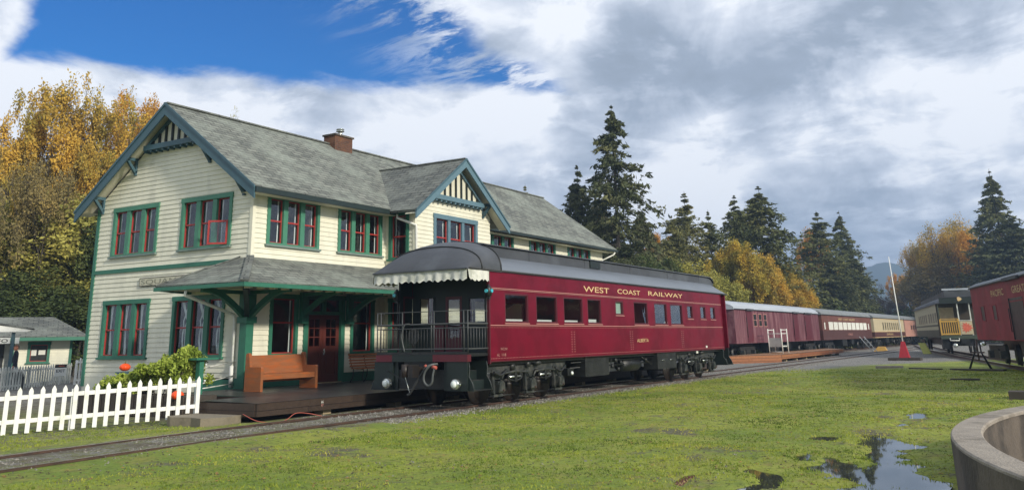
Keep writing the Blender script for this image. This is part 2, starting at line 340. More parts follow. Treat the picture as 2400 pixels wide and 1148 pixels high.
# ------------------------------------------------------------------ mesh helpers
def tag(o, label=None, cat=None, group=None, kind=None):
    if label: o['label'] = label
    if cat: o['category'] = cat
    if group: o['group'] = group
    if kind: o['kind'] = kind
    return o
def thing(name, label, cat, loc=(0, 0, 0), group=None):
    o = bpy.data.objects.new(name, None); o.empty_display_size = .2; COL.objects.link(o); o.location = loc
    return tag(o, label, cat, group)
def rootloc(p):
    while p.parent: p = p.parent
    return Vector(p.location)
class Pl:
    """a wall plane: u along it, z up, d outwards"""
    def __init__(s, o, u, n): s.o = Vector(o); s.u = Vector(u); s.n = Vector(n)
    def __call__(s, u, z, d=0.0): return s.o + s.u * u + s.n * d + Vector((0, 0, z))
def front(y): return Pl((0, y, 0), (1, 0, 0), (0, -1, 0))
def gable(x): return Pl((x, 0, 0), (0, 1, 0), (-1, 0, 0))
class MB:
    def __init__(s): s.v = []; s.f = []; s.mi = []; s.mats = []; s.sm = []
    def m(s, name):
        if name not in s.mats: s.mats.append(name)
        return s.mats.index(name)
    def poly(s, pts, mt=None, smooth=False):
        i = len(s.v); s.v += [tuple(p) for p in pts]; s.f.append(list(range(i, i + len(pts)))); s.mi.append(s.m(mt)); s.sm.append(smooth)
    def hexa(s, p, mt=None):                      # 8 corners: 4 of one end then 4 of the other
        i = len(s.v); s.v += [tuple(q) for q in p]
        for q in ((0, 1, 2, 3), (7, 6, 5, 4), (0, 4, 5, 1), (1, 5, 6, 2), (2, 6, 7, 3), (3, 7, 4, 0)):
            s.f.append([i + k for k in q]); s.mi.append(s.m(mt)); s.sm.append(False)
    def box(s, x0, x1, y0, y1, z0, z1, mt=None):
        s.hexa([(x0, y0, z0), (x1, y0, z0), (x1, y1, z0), (x0, y1, z0), (x0, y0, z1), (x1, y0, z1), (x1, y1, z1), (x0, y1, z1)], mt)
    def pbox(s, P, u0, u1, z0, z1, d0, d1, mt=None):
        s.hexa([P(u0, z0, d0), P(u1, z0, d0), P(u1, z0, d1), P(u0, z0, d1), P(u0, z1, d0), P(u1, z1, d0), P(u1, z1, d1), P(u0, z1, d1)], mt)
    def prism(s, pts, vec, mt=None):
        vec = Vector(vec); a = [Vector(p) for p in pts]; b = [p + vec for p in a]; n = len(a); i = len(s.v)
        s.v += [tuple(p) for p in a + b]
        s.f.append(list(range(i, i + n))); s.f.append(list(range(i + 2 * n - 1, i + n - 1, -1))); s.mi += [s.m(mt)] * 2; s.sm += [False] * 2
        for k in range(n):
            s.f.append([i + k, i + (k + 1) % n, i + n + (k + 1) % n, i + n + k]); s.mi.append(s.m(mt)); s.sm.append(False)
    def bar(s, a, b, w, h, mt=None):
        a = Vector(a); b = Vector(b); d = (b - a).normalized(); up = Vector((0, 0, 1))
        if abs(d.z) > .98: up = Vector((1, 0, 0))
        x = d.cross(up).normalized() * w / 2; y = x.cross(d).normalized() * h / 2
        s.hexa([a - x - y, a + x - y, a + x + y, a - x + y, b - x - y, b + x - y, b + x + y, b - x + y], mt)
    def tube(s, pts, r, n=8, mt=None, cap=True, smooth=True):
        pts = [Vector(p) for p in pts]; rs = r if isinstance(r, (list, tuple)) else [r] * len(pts); i0 = len(s.v); prev = None
        for k, p in enumerate(pts):
            d = (pts[min(k + 1, len(pts) - 1)] - pts[max(k - 1, 0)]).normalized()
            if prev is None:
                up = Vector((0, 0, 1)) if abs(d.z) < .9 else Vector((1, 0, 0)); x = d.cross(up).normalized()
            else: x = (prev - d * prev.dot(d)).normalized()
            prev = x; y = d.cross(x)
            for j in range(n): a = 2 * PI * j / n; s.v.append(tuple(p + (x * math.cos(a) + y * math.sin(a)) * rs[k]))
        for k in range(len(pts) - 1):
            for j in range(n):
                a = i0 + k * n + j; b = i0 + k * n + (j + 1) % n; s.f.append([a, b, b + n, a + n]); s.mi.append(s.m(mt)); s.sm.append(smooth)
        if cap:
            s.f.append([i0 + j for j in range(n)][::-1]); s.f.append([i0 + (len(pts) - 1) * n + j for j in range(n)]); s.mi += [s.m(mt)] * 2; s.sm += [False] * 2
    def cyl(s, c, ax, r, l, n=20, mt=None):
        c = Vector(c); ax = Vector(ax).normalized(); s.tube([c - ax * l / 2, c + ax * l / 2], r, n, mt)
    def lathe(s, c, ax, prof, n=20, mt=None):     # prof: (distance along axis, radius)
        c = Vector(c); ax = Vector(ax).normalized(); s.tube([c + ax * (a + k * 1e-5) for k, (a, _) in enumerate(prof)], [max(q, .001) for _, q in prof], n, mt)
    def grid(s, P, mt=None, smooth=True, close=False):
        i = len(s.v); a = len(P); b = len(P[0]); s.v += [tuple(p) for row in P for p in row]
        for r in range(a - 1):
            for c in range(b - (0 if close else 1)):
                c2 = (c + 1) % b
                s.f.append([i + r * b + c, i + r * b + c2, i + (r + 1) * b + c2, i + (r + 1) * b + c]); s.mi.append(s.m(mt)); s.sm.append(smooth)
    def build(s, name, mt, parent=None, label=None, uv=True, fixn=False):
        me = bpy.data.meshes.new(name)
        off = rootloc(parent) if parent else Vector((0, 0, 0))
        V = np.array(s.v, dtype=np.float64).reshape(-1, 3) - np.array(off)
        me.from_pydata([tuple(x) for x in V], [], s.f)
        if not s.mats: me.materials.append(MATS[mt])
        else:
            names = list(s.mats)
            for q in names: me.materials.append(MATS[q or mt])
            me.polygons.foreach_set('material_index', s.mi)
        me.polygons.foreach_set('use_smooth', s.sm)
        if fixn:
            bm = bmesh.new(); bm.from_mesh(me); bmesh.ops.recalc_face_normals(bm, faces=bm.faces); bm.to_mesh(me); bm.free()
        if uv:
            u = me.uv_layers.new(name='UVMap'); data = np.zeros(len(me.loops) * 2); k = 0
            for p in me.polygons:
                nn = p.normal
                t1 = Vector((-nn.y, nn.x, 0)) if abs(nn.z) < .995 else Vector((1, 0, 0))
                t1.normalize(); t2 = nn.cross(t1)
                for li in p.loop_indices:
                    q = V[me.loops[li].vertex_index]; data[2 * li] = q[0] * t1.x + q[1] * t1.y + q[2] * t1.z; data[2 * li + 1] = q[0] * t2.x + q[1] * t2.y + q[2] * t2.z
            u.data.foreach_set('uv', data)
        me.update()
        o = bpy.data.objects.new(name, me); COL.objects.link(o)
        if parent: o.parent = parent
        if label: o['label'] = label
        return o
def each(mb, name, mt, parent):
    """every loose piece of the collected shapes becomes a part of its own"""
    par = list(range(len(mb.v)))
    def find(a):
        while par[a] != a: par[a] = par[par[a]]; a = par[a]
        return a
    for f in mb.f:
        for q in f[1:]: par[find(q)] = find(f[0])
    groups = {}
    for i, f in enumerate(mb.f): groups.setdefault(find(f[0]), []).append(i)
    out = []
    for fs in groups.values():
        m = MB(); ids = {}; m.mats = list(mb.mats)
        for i in fs:
            for q in mb.f[i]:
                if q not in ids: ids[q] = len(m.v); m.v.append(mb.v[q])
            m.f.append([ids[q] for q in mb.f[i]]); m.mi.append(mb.mi[i]); m.sm.append(mb.sm[i])
        out.append(m.build(name, mt, parent))
    return out
def copy_tree(o, parent=None):
    c = o.copy(); COL.objects.link(c); c.parent = parent
    for ch in list(o.children): copy_tree(ch, c)
    return c
def text_mesh(body, P, u, z, h, name, mt, parent, width=None, d=.004, align='LEFT', bold=0.0, serif=False):
    """lettering lying on plane P, starting at u, baseline z, capital height h"""
    cu_ = bpy.data.curves.new('t', 'FONT'); cu_.body = body; cu_.size = 1; cu_.extrude = 0; cu_.offset = bold; cu_.resolution_u = 3
    o = bpy.data.objects.new('t', cu_); COL.objects.link(o)
    dg = bpy.context.evaluated_depsgraph_get(); me = o.evaluated_get(dg).to_mesh()
    vs_ = [Vector(v.co) for v in me.vertices]; fs = [list(p.vertices) for p in me.polygons]
    o.evaluated_get(dg).to_mesh_clear(); bpy.data.objects.remove(o); bpy.data.curves.remove(cu_)
    x0 = min(v.x for v in vs_); x1 = max(v.x for v in vs_); y1 = max(v.y for v in vs_); s = h / y1
    sx = s if width is None else width / (x1 - x0)
    mb = MB()
    mb.v = [tuple(P(u + (v.x - x0) * sx, z + v.y * s, d)) for v in vs_]; mb.f = fs; mb.mi = [0] * len(fs); mb.sm = [False] * len(fs)
    return mb.build(name, mt, parent)

# ------------------------------------------------------------------ ground
PIT = (13.3, -9.9); RO, RI = 11.29, 10.95
PUD = [(12.2, 3.4, .7, .18, 14), (11.2, 4.3, .5, .16, 8), (14.4, 3.7, .6, .15, 12), (13.0, 1.95, 1.9, .58, 9), (12.0, 1.75, 1.2, .55, 10), (13.7, 2.95, 1.5, .36, 25), (12.4, 2.5, .8, .32, 20), (16.6, 3.6, .5, .26, 15), (16.0, 2.62, 1.6, .40, 14), (21.7, 2.95, 1.4, .55, 5), (20.0, 2.9, .8, .3, 5), (11.3, 3.4, .45, .22, 10), (14.6, 2.4, .9, .35, 15),
       (11.0, 2.2, .6, .4, 20)]
def vnoise(x, y, f, seed):
    rng = np.random.RandomState(seed); T = rng.rand(256, 256)
    X = x * f; Y = y * f; xi = np.floor(X).astype(int); yi = np.floor(Y).astype(int); fx = X - xi; fy = Y - yi
    fx = fx * fx * (3 - 2 * fx); fy = fy * fy * (3 - 2 * fy)
    g = lambda a, b: T[a % 256, b % 256]
    return (g(xi, yi) * (1 - fx) + g(xi + 1, yi) * fx) * (1 - fy) + (g(xi, yi + 1) * (1 - fx) + g(xi + 1, yi + 1) * fx) * fy - .5
def pudf(x, y):
    d = np.zeros_like(x); x, y = x + vnoise(x, y, .9, 41) * .9 + vnoise(x, y, 2.6, 42) * .35, y + vnoise(x, y, 1.1, 43) * .7 + vnoise(x, y, 3.1, 44) * .35
    for cx, cy, a, b, ang in PUD:
        c, s_ = math.cos(R(ang)), math.sin(R(ang)); u = ((x - cx) * c + (y - cy) * s_) / a; v = (-(x - cx) * s_ + (y - cy) * c) / b
        d = np.maximum(d, np.clip(1.25 - np.sqrt(u * u + v * v), 0, 1))
    return d
def gheight(x, y):
    n = vnoise(x, y, .35, 1) * .05 + vnoise(x, y, 1.3, 2) * .028 + vnoise(x, y, 4.2, 3) * .020 + vnoise(x, y, 9.5, 5) * .012
    flat = np.clip(np.minimum(np.abs(y - 13.8) - 1.3, 6) / 2.0, .12, 1)
    r = np.hypot(x, y); far = np.clip((r - 60) / 100, 0, 1)
    z = -.105 + n * flat * (1 - far) - pudf(x, y) * .085
    berm = np.clip(1 - np.abs(y - 13.8) / 2.3, 0, 1); z = z + .05 * np.clip(berm * 2.2, 0, 1) * np.clip((x - 9) / 6, 0, 1) + .065 * np.clip((15 - x) / 4, 0, 1) * np.clip(1.6 - np.abs(y - 13.5) / 2.0, 0, 1)
    z = np.maximum(z, -.135 - pudf(x, y) * .35)
    rp = np.hypot(x - PIT[0], y - PIT[1]); z = np.where(rp < (RO + RI) / 2, -1.5, z)
    return z
def axis_pts(lo, hi, segs):
    out = []
    for a, b, s_ in segs: out += list(np.arange(a, b, s_))
    return np.array(out + [hi])
gx_ = axis_pts(0, 6000, [(-6000, -400, 800), (-400, -40, 60), (-40, 4, 3), (4, 9, .25), (9, 22, .07), (22, 34, .16), (34, 60, .5), (60, 160, 4), (160, 400, 40), (400, 6000, 700)])
gy_ = axis_pts(0, 6000, [(-6000, -400, 800), (-400, -40, 60), (-40, -22, 2), (-22, -1, .25), (-1, 9, .07), (9, 22, .13), (22, 60, 1), (60, 160, 5), (160, 400, 40), (400, 6000, 700)])
GX, GY = np.meshgrid(gx_, gy_, indexing='ij')
GZ = gheight(GX, GY)
def grid_obj(name, X, Y, Z, mt):
    a, b = X.shape; me = bpy.data.meshes.new(name); V = np.stack([X, Y, Z], -1).reshape(-1, 3)
    me.vertices.add(a * b); me.vertices.foreach_set('co', V.ravel())
    ii, jj = np.meshgrid(np.arange(a - 1), np.arange(b - 1), indexing='ij'); i0 = (ii * b + jj).ravel()
    q = np.stack([i0, i0 + b, i0 + b + 1, i0 + 1], -1); n = len(q)
    me.loops.add(n * 4); me.loops.foreach_set('vertex_index', q.ravel()); me.polygons.add(n); me.polygons.foreach_set('loop_start', np.arange(0, n * 4, 4)); me.polygons.foreach_set('loop_total', np.full(n, 4))
    me.polygons.foreach_set('use_smooth', np.ones(n, bool)); me.update(); me.validate(); me.materials.append(mt)
    o = bpy.data.objects.new(name, me); COL.objects.link(o); return o
gm = bpy.data.materials.new('ground'); gm.use_nodes = True
t = gm.node_tree; n = t.nodes; l = t.links; b = n['Principled BSDF']
def gn(ty, **k):
    q = n.new(ty)
    for a_, b_ in k.items(): setattr(q, a_, b_)
    return q
geo = gn('ShaderNodeNewGeometry'); pos = geo.outputs['Position']
def gnoise(s, d=6, r=.6, dist=0):
    q = gn('ShaderNodeTexNoise'); q.inputs['Scale'].default_value = s; q.inputs['Detail'].default_value = d; q.inputs['Roughness'].default_value = r; q.inputs['Distortion'].default_value = dist; l.new(pos, q.inputs['Vector']); return q.outputs[0]
def gm_(op, a, b_=0.0, c=None):
    q = gn('ShaderNodeMath', operation=op)
    for i, x in enumerate((a, b_, c)):
        if x is None: continue
        if isinstance(x, (int, float)): q.inputs[i].default_value = x
        else: l.new(x, q.inputs[i])
    return q.outputs[0]
def gss(x, lo, hi, o0=0, o1=1):
    q = gn('ShaderNodeMapRange', interpolation_type='SMOOTHSTEP'); l.new(x, q.inputs[0]); q.inputs[1].default_value = lo; q.inputs[2].default_value = hi; q.inputs[3].default_value = o0; q.inputs[4].default_value = o1; return q.outputs[0]
def gmix(f_, a, b_):
    q = gn('ShaderNodeMix', data_type='RGBA')
    for i, x in ((0, f_), (6, a), (7, b_)):
        if isinstance(x, (int, float)): q.inputs[i].default_value = x
        elif isinstance(x, tuple): q.inputs[i].default_value = (*x, 1)
        else: l.new(x, q.inputs[i])
    return q.outputs[2]
sx = gn('ShaderNodeSeparateXYZ'); l.new(pos, sx.inputs[0]); Xs, Ys, Zs = sx.outputs
gA = gnoise(.28, 5); gB = gnoise(1.6, 7, .65); gC = gnoise(14, 5, .7); gD = gnoise(24, 5, .8); gE = gnoise(5.0, 5, .7)
grass = gmix(gss(gA, .35, .65), (.165, .235, .028), (.30, .33, .045))
grass = gmix(gss(gB, .45, .72), grass, (.26, .25, .05))
grass = gmix(gss(gE, .50, .70, 0, .85), grass, (.10, .145, .022))
grass = gmix(gss(gnoise(3.1, 6, .7, .6), .56, .68, 0, .6), grass, (.24, .17, .06))
grass = gmix(gss(gC, .54, .66, 0, .9), grass, (.05, .065, .018))
grass = gmix(gss(gnoise(8, 4, .7), .60, .70, 0, .8), grass, (.16, .11, .05))
dirt = gmix(gss(gC, .4, .65), (.13, .115, .085), (.075, .062, .045))
wob0 = gm_('MULTIPLY', gm_('SUBTRACT', gB, .5), 1.6)
bare = gss(gm_('ADD', gnoise(.5, 6, .65), gm_('MULTIPLY', gB, .35)), .74, .86, 0, .85)
edge = gm_('MULTIPLY', gm_('MULTIPLY', gss(gm_('ADD', Ys, wob0), 15.9, 17.0), gss(Xs, 17, 15)), gss(gE, .40, .60, 0, .85))
soil = gmix(gm_('MAXIMUM', bare, edge), grass, dirt)
grav = gmix(gss(gD, .42, .60), (.11, .105, .092), (.33, .315, .285))
grav = gmix(gss(gC, .5, .7, 0, .6), grav, (.17, .15, .115))
grav = gmix(gm_('MULTIPLY', gss(Xs, 20, 12), gss(gm_('ADD', gE, gm_('MULTIPLY', gC, .4)), .62, .80, 0, .9)), grav, (.15, .16, .04))
grav = gmix(gm_('MULTIPLY', gss(Xs, 26, 16), gss(gB, .42, .60, 0, .75)), grav, (.10, .08, .05))
yd = gm_('ABSOLUTE', gm_('SUBTRACT', Ys, 13.8))
wob = gm_('MULTIPLY', gm_('SUBTRACT', gB, .5), 1.6)
tr1 = gss(gm_('ADD', gm_('ADD', yd, wob), gss(Xs, 17, 13, 0, .45)), 1.0, 1.55, 1, 0)                     # ballast along the near track
# gravel yard beyond: X > 46, Y > 6 ..
yardx = gss(gm_('ADD', gm_('ADD', Xs, gm_('MULTIPLY', Ys, 1.9)), gm_('MULTIPLY', wob, 3)), 70, 74)
yard2 = gss(gm_('ADD', Ys, wob), 14.6, 15.8)
yard3 = gm_('MULTIPLY', gss(gm_('ADD', Xs, gm_('MULTIPLY', wob, 2)), 42, 47), gss(gm_('ADD', Ys, wob), 9.8, 11.2))
lft = gm_('MULTIPLY', gss(gm_('ADD', Xs, wob), 16, 13.6, 0, 1), 1)
yard2 = gm_('MULTIPLY', yard2, gm_('SUBTRACT', 1, gm_('MULTIPLY', lft, .75)))
gmask = gm_('MAXIMUM', gm_('MAXIMUM', tr1, yardx), gm_('MAXIMUM', yard2, yard3))
col = gmix(gmask, soil, grav)
wet = gss(Zs, -.165, -.135, 1, 0)
col = gmix(gm_('MULTIPLY', wet, .8), col, (.050, .050, .022))
pitm = gss(Zs, -.9, -.6, 1, 0); col = gmix(pitm, col, (.07, .055, .04))
l.new(col, b.inputs['Base Color']); l.new(gss(gm_('ADD', gC, gm_('MULTIPLY', wet, -.3)), .2, .7, .55, .95), b.inputs['Roughness']); b.inputs['Specular IOR Level'].default_value = .3
bn = gn('ShaderNodeBump'); bn.inputs['Strength'].default_value = .8; bn.inputs['Distance'].default_value = .05
l.new(gm_('ADD', gC, gm_('MULTIPLY', gD, .6)), bn.inputs['Height']); l.new(bn.outputs[0], b.inputs['Normal'])
ground = grid_obj('ground', GX, GY, GZ, gm); tag(ground, kind='structure')
# water standing in the hollows of the lawn
wm = bpy.data.materials.new('water'); wm.use_nodes = True; b = wm.node_tree.nodes['Principled BSDF']
b.inputs['Base Color'].default_value = (.035, .035, .022, 1); b.inputs['Roughness'].default_value = .02; b.inputs['IOR'].default_value = 2.4; b.inputs['Specular IOR Level'].default_value = 1.0
wn = wm.node_tree.nodes.new('ShaderNodeTexNoise'); wn.inputs['Scale'].default_value = 5; wb = wm.node_tree.nodes.new('ShaderNodeBump'); wb.inputs['Strength'].default_value = .04; wb.inputs['Distance'].default_value = .02
wm.node_tree.links.new(wn.outputs[0], wb.inputs['Height']); wm.node_tree.links.new(wb.outputs[0], b.inputs['Normal'])
MATS['water'] = wm
WL = -.140
mb = MB(); st = .25
for x in np.arange(7, 24, st):
    for y in np.arange(-.6, 8, st):
        if pudf(np.array([x, x + st, x, x + st, x + st / 2]), np.array([y, y, y + st, y + st, y + st / 2])).max() > .0 and math.hypot(x + .12 - PIT[0], y + .12 - PIT[1]) > RO + .05: mb.poly([(x, y, WL), (x + st, y, WL), (x + st, y + st, WL), (x, y + st, WL)])
pw = mb.build('puddle_water', 'water'); tag(pw, kind='structure')

# short grass blades over the lawn near the camera
def grass_blades():
    rng = np.random.RandomState(5); pts = []
    def add(n_, x0, x1, y0, y1):
        x = rng.uniform(x0, x1, n_); y = rng.uniform(y0, y1, n_); return x, y
    T_ = add(9000, 7, 34, .5, 12.2); A = [add(52000, 6.5, 15, .3, 11.5), add(60000, 15, 28, .3, 12.6), add(36000, 28, 48, 0, 12.6), add(9000, 8, 15, 15.3, 19)]
    x = np.concatenate([a[0] for a in A]); y = np.concatenate([a[1] for a in A])
    z = gheight(x, y)
    clump = vnoise(x, y, 1.1, 11) + vnoise(x, y, 3.7, 12) * .8 + rng.uniform(-.35, .35, len(x))
    rp = np.hypot(x - PIT[0], y - PIT[1])
    k = (clump > -.12) & (z > WL - .026) & (rp > RO + .06) & ((np.abs(y - 13.8) > 1.55) | ((x < 15) & (vnoise(x, y, 1.6, 51) < -.05))) & ~((y > 14.8) & (x > 14.2))
    x, y, z, clump = x[k], y[k], z[k], clump[k]; n_ = len(x)
    d = np.hypot(x, y); h = rng.uniform(.010, .027, n_) * (1 + .6 * np.clip(clump, 0, 1)) ; wd = (.0035 + d * .00042) * rng.uniform(.7, 1.6, n_)
    tuft = (vnoise(x, y, 2.6, 31) + vnoise(x, y, 7.0, 32) * .6) > .36; h = np.where(tuft, h * 1.7, h)
    a = rng.uniform(0, 2 * PI, n_); ln = rng.uniform(.2, 1.1, n_) * h
    dx, dy = np.cos(a), np.sin(a); b2 = rng.uniform(0, 2 * PI, n_)
    P0 = np.stack([x - dx * wd, y - dy * wd, z - .006], -1); P1 = np.stack([x + dx * wd, y + dy * wd, z - .006], -1)
    P2 = np.stack([x + np.cos(b2) * ln, y + np.sin(b2) * ln, z + h], -1)
    V = np.stack([P0, P1, P2], 1).reshape(-1, 3)
    return V
def tri_obj(name, V, mt, parent=None):
    me = bpy.data.meshes.new(name); nv = len(V); me.vertices.add(nv); me.vertices.foreach_set('co', V.astype(np.float32).ravel())
    me.loops.add(nv); me.loops.foreach_set('vertex_index', np.arange(nv)); nf_ = nv // 3
    me.polygons.add(nf_); me.polygons.foreach_set('loop_start', np.arange(0, nv, 3)); me.polygons.foreach_set('loop_total', np.full(nf_, 3)); me.update()
    me.materials.append(MATS[mt]); o = bpy.data.objects.new(name, me); COL.objects.link(o)
    if parent: o.parent = parent
    return o
tag(tri_obj('grass', grass_blades(), 'grass_blade'), kind='stuff')
# loose stones of the ballast
def stones():
    rng = np.random.RandomState(9); mb = []
    def add(x, y, z, s):
        m_ = len(x); base = np.array([(1, 0, 0), (-.5, .87, 0), (-.5, -.87, 0), (0, 0, 1.1)]); tri = [(0, 1, 3), (1, 2, 3), (2, 0, 3)]
        ang = rng.uniform(0, 2 * PI, m_); c, s_ = np.cos(ang), np.sin(ang); V = np.zeros((m_, 4, 3)); q = base[None] * rng.uniform(.6, 1.3, (m_, 4, 3))
        V[:, :, 0] = x[:, None] + (q[:, :, 0] * c[:, None] - q[:, :, 1] * s_[:, None]) * s[:, None]; V[:, :, 1] = y[:, None] + (q[:, :, 0] * s_[:, None] + q[:, :, 1] * c[:, None]) * s[:, None]
        V[:, :, 2] = z[:, None] - .005 + q[:, :, 2] * s[:, None]
        for a in tri: mb.append(V[:, list(a)].reshape(-1, 3))
    n_ = 9000; x = 15.5 + 44 * rng.rand(n_) ** 1.3; side = rng.rand(n_); y = np.where(side < .6, 12.55 + rng.normal(0, .22, n_), np.where(side < .9, rng.uniform(13.1, 14.5, n_), 15.0 + rng.normal(0, .1, n_)))
    add(x, y, gheight(x, y), rng.uniform(.012, .035, n_))
    n_ = 3500; x = rng.uniform(6, 17, n_); y = 13.6 + rng.normal(0, .62, n_); k = vnoise(x, y, 1.6, 51) > -.12; x, y = x[k], y[k]; add(x, y, gheight(x, y), rng.uniform(.008, .024, len(x)))
    n_ = 2600; x = rng.uniform(8, 30, n_); y = rng.uniform(1, 12.4, n_); k = (pudf(x, y) < .05) & (np.hypot(x - PIT[0], y - PIT[1]) > RO + .2) & (vnoise(x, y, .6, 21) > .12); x, y = x[k], y[k]
    add(x, y, gheight(x, y), rng.uniform(.008, .025, len(x)))
    return np.concatenate(mb)
mat('stone', (.24, .225, .20), .85, .4, 9, col2=(.10, .09, .075), mixscale=6)
tag(tri_obj('gravel', stones(), 'stone'), kind='stuff')
def litter(n_, s0, s1, flat, seed, thr):
    rng = np.random.RandomState(seed); x = 7 + 33 * rng.rand(n_) ** 1.25; y = rng.uniform(.5, 12.6, n_); z = gheight(x, y)
    k = (z > WL - .005) & (np.hypot(x - PIT[0], y - PIT[1]) > RO + .1) & (vnoise(x, y, 1.7, seed) + rng.uniform(-.3, .3, n_) > thr); x, y, z = x[k], y[k], z[k]; n_ = len(x)
    a = rng.uniform(0, 2 * PI, n_); s = rng.uniform(s0, s1, n_) * (1 + np.hypot(x, y) * .02); out = []
    for t0, t1 in ((0, 2.1), (2.1, 4.2), (4.2, 6.28)):
        P = lambda t: np.stack([x + np.cos(a + t) * s, y + np.sin(a + t) * s, z + .004], -1)
        out.append(np.stack([P(t0), P(t1), np.stack([x, y, z + .004 + s * flat], -1)], 1))
    return np.concatenate(out).reshape(-1, 3)
mat('clod', (.055, .042, .026), .95, .4, 9)
tag(tri_obj('dirt', litter(11000, .006, .018, .5, 61, .02), 'clod'), kind='stuff')
mat('fallen_leaf', (.32, .19, .05), .8, .4, 9, col2=(.16, .08, .03), mixscale=3)
tag(tri_obj('leaves', litter(2200, .014, .030, .25, 63, .0), 'fallen_leaf'), kind='stuff')

# ------------------------------------------------------------------ turntable pit wall
t_ = thing('pit_wall', 'low round concrete wall around the sunken pit at the right edge', 'wall', (PIT[0], PIT[1], 0))
mb = MB(); NS = 160
def ring(r, z): return [(PIT[0] + r * math.cos(2 * PI * k / NS), PIT[1] + r * math.sin(2 * PI * k / NS), z) for k in range(NS)]
mb.grid([ring(RO, -.4), ring(RO, .435), ring(RO - .018, .45), ring(RI + .018, .45), ring(RI, .435), ring(RI, .40)], close=True, smooth=False)
mb.build('coping', 'concrete', t_)
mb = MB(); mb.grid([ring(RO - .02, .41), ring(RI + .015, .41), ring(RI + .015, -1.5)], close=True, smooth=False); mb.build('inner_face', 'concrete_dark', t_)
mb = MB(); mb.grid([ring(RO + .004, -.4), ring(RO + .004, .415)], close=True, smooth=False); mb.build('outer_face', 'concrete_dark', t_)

# ------------------------------------------------------------------ tracks
def track(name, label, pts, ties=True, z=0.0, top='rail_top'):
    t = thing(name, label, 'railway track', (pts[0][0], pts[0][1], 0))
    P = [Vector((p[0], p[1], z)) for p in pts]
    for s in (-1, 1):
        mb = MB(); prof = [(-.065, -.16), (.065, -.16), (.065, -.145), (.012, -.12), (.012, -.045), (.036, -.035), (.036, -.002), (-.036, -.002), (-.036, -.035), (-.012, -.045), (-.012, -.12), (-.065, -.145)]
        rows = []
        for k, p in enumerate(P):
            d = (P[min(k + 1, len(P) - 1)] - P[max(k - 1, 0)]).normalized(); nrm = Vector((-d.y, d.x, 0)); c = p + nrm * s * .7325
            rows.append([c + nrm * q[0] + Vector((0, 0, q[1])) for q in prof])
        mb.grid(rows, smooth=False, close=True); r = mb.build('rail', 'steel_rust', t)
        mb = MB(); mb.grid([[row[6] + Vector((0, 0, .003)), row[7] + Vector((0, 0, .003))] for row in rows]); mb.build('running_surface', top, r)
    if ties:
        mb = MB(); k = 0
        for a, b_ in zip(P[:-1], P[1:]):
            n_ = int((b_ - a).length / .56)
            for q in range(n_):
                c = a + (b_ - a) * (q / n_); d = (b_ - a).normalized(); nrm = Vector((-d.y, d.x, 0)); j = random.uniform(-.06, .06); zz = Vector((0, 0, z - .165 + random.uniform(-.012, .006)))
                mb.bar(c - nrm * (1.2 + j) + zz, c + nrm * (1.2 - j) + zz, .21, .10)
        o = mb.build('sleepers', 'dark_wood', t); tag(o, kind='stuff')
    return t
xs = [-4, 2, 6, 9, 12, 15, 20, 38, 55, 75, 110]
yy = [11.6, 12.6, 13.2, 13.5, 13.68, 13.78, 13.815, 13.815, 13.815, 13.815, 13.8]
zz = [0] * len(xs)
track('near_track', 'rusty railway track running under the red coach past the lawn', list(zip(xs, yy)))
track('yard_track', 'railway track under the row of carriages behind the timber platform', [(56, 19.8), (155, 19.8), (175, 21)], z=0.0)
OB_S = .19
track('siding_track', 'railway track under the cream observation car at the far right', [(30, -.2), (42, .2), (50, 2.0), (68, 5.7), (95, 10.8), (125, 15.6)], z=.10, ties=False)

# ------------------------------------------------------------------ station
XG, YF, YB, XE = 18.37, 20.0, 27.57, 42.7
Z0 = .36
st_ = thing('station_building', 'two storey cream clapboard railway station with green trim and grey shingle roof', 'building', (XG, YF, Z0))
def siding(mb, P, u0, u1, z0, z1, ops=(), lim=None, e=.148, D=.021):
    z = z0
    while z < z1 - 1e-6:
        zt = min(z + e, z1); cuts = sorted({z, zt} | {o[k] for o in ops for k in (2, 3) if z < o[k] < zt})
        for a, b_ in zip(cuts[:-1], cuts[1:]):
            zm = (a + b_) / 2; sp = [(u0, u1)]
            if lim:
                lo = min(lim(a)[0], 1e9); hi = lim(a)[1]; sp = [(max(u0, lo), min(u1, hi))]
            for o in ops:
                if o[2] < zm < o[3]:
                    ns = []
                    for p, q in sp:
                        if o[0] > p: ns.append((p, min(q, o[0])))
                        if o[1] < q: ns.append((max(p, o[1]), q))
                    sp = [s for s in ns if s[1] - s[0] > .002]
            da = D * (1 - (a - z) / e); db = D * (1 - (b_ - z) / e)
            for p, q in sp:
                if q <= p: continue
                if lim:
                    la, lb = lim(a), lim(b_); pa, qa = max(p, la[0]) if p <= la[0] + .001 else p, q
                    pb = max(p, lb[0]); qb = min(q, lb[1])
                    if qb <= pb: pb = qb = (p + q) / 2
                    mb.poly([P(pa, a, da), P(qa, a, da), P(qb, b_, db), P(pb, b_, db)])
                else: mb.poly([P(p, a, da), P(q, a, da), P(q, b_, db), P(p, b_, db)])
                if abs(a - z) < 1e-6: mb.poly([P(p, a, da), P(q, a, da), P(q, a, -.004), P(p, a, -.004)])
        z = zt
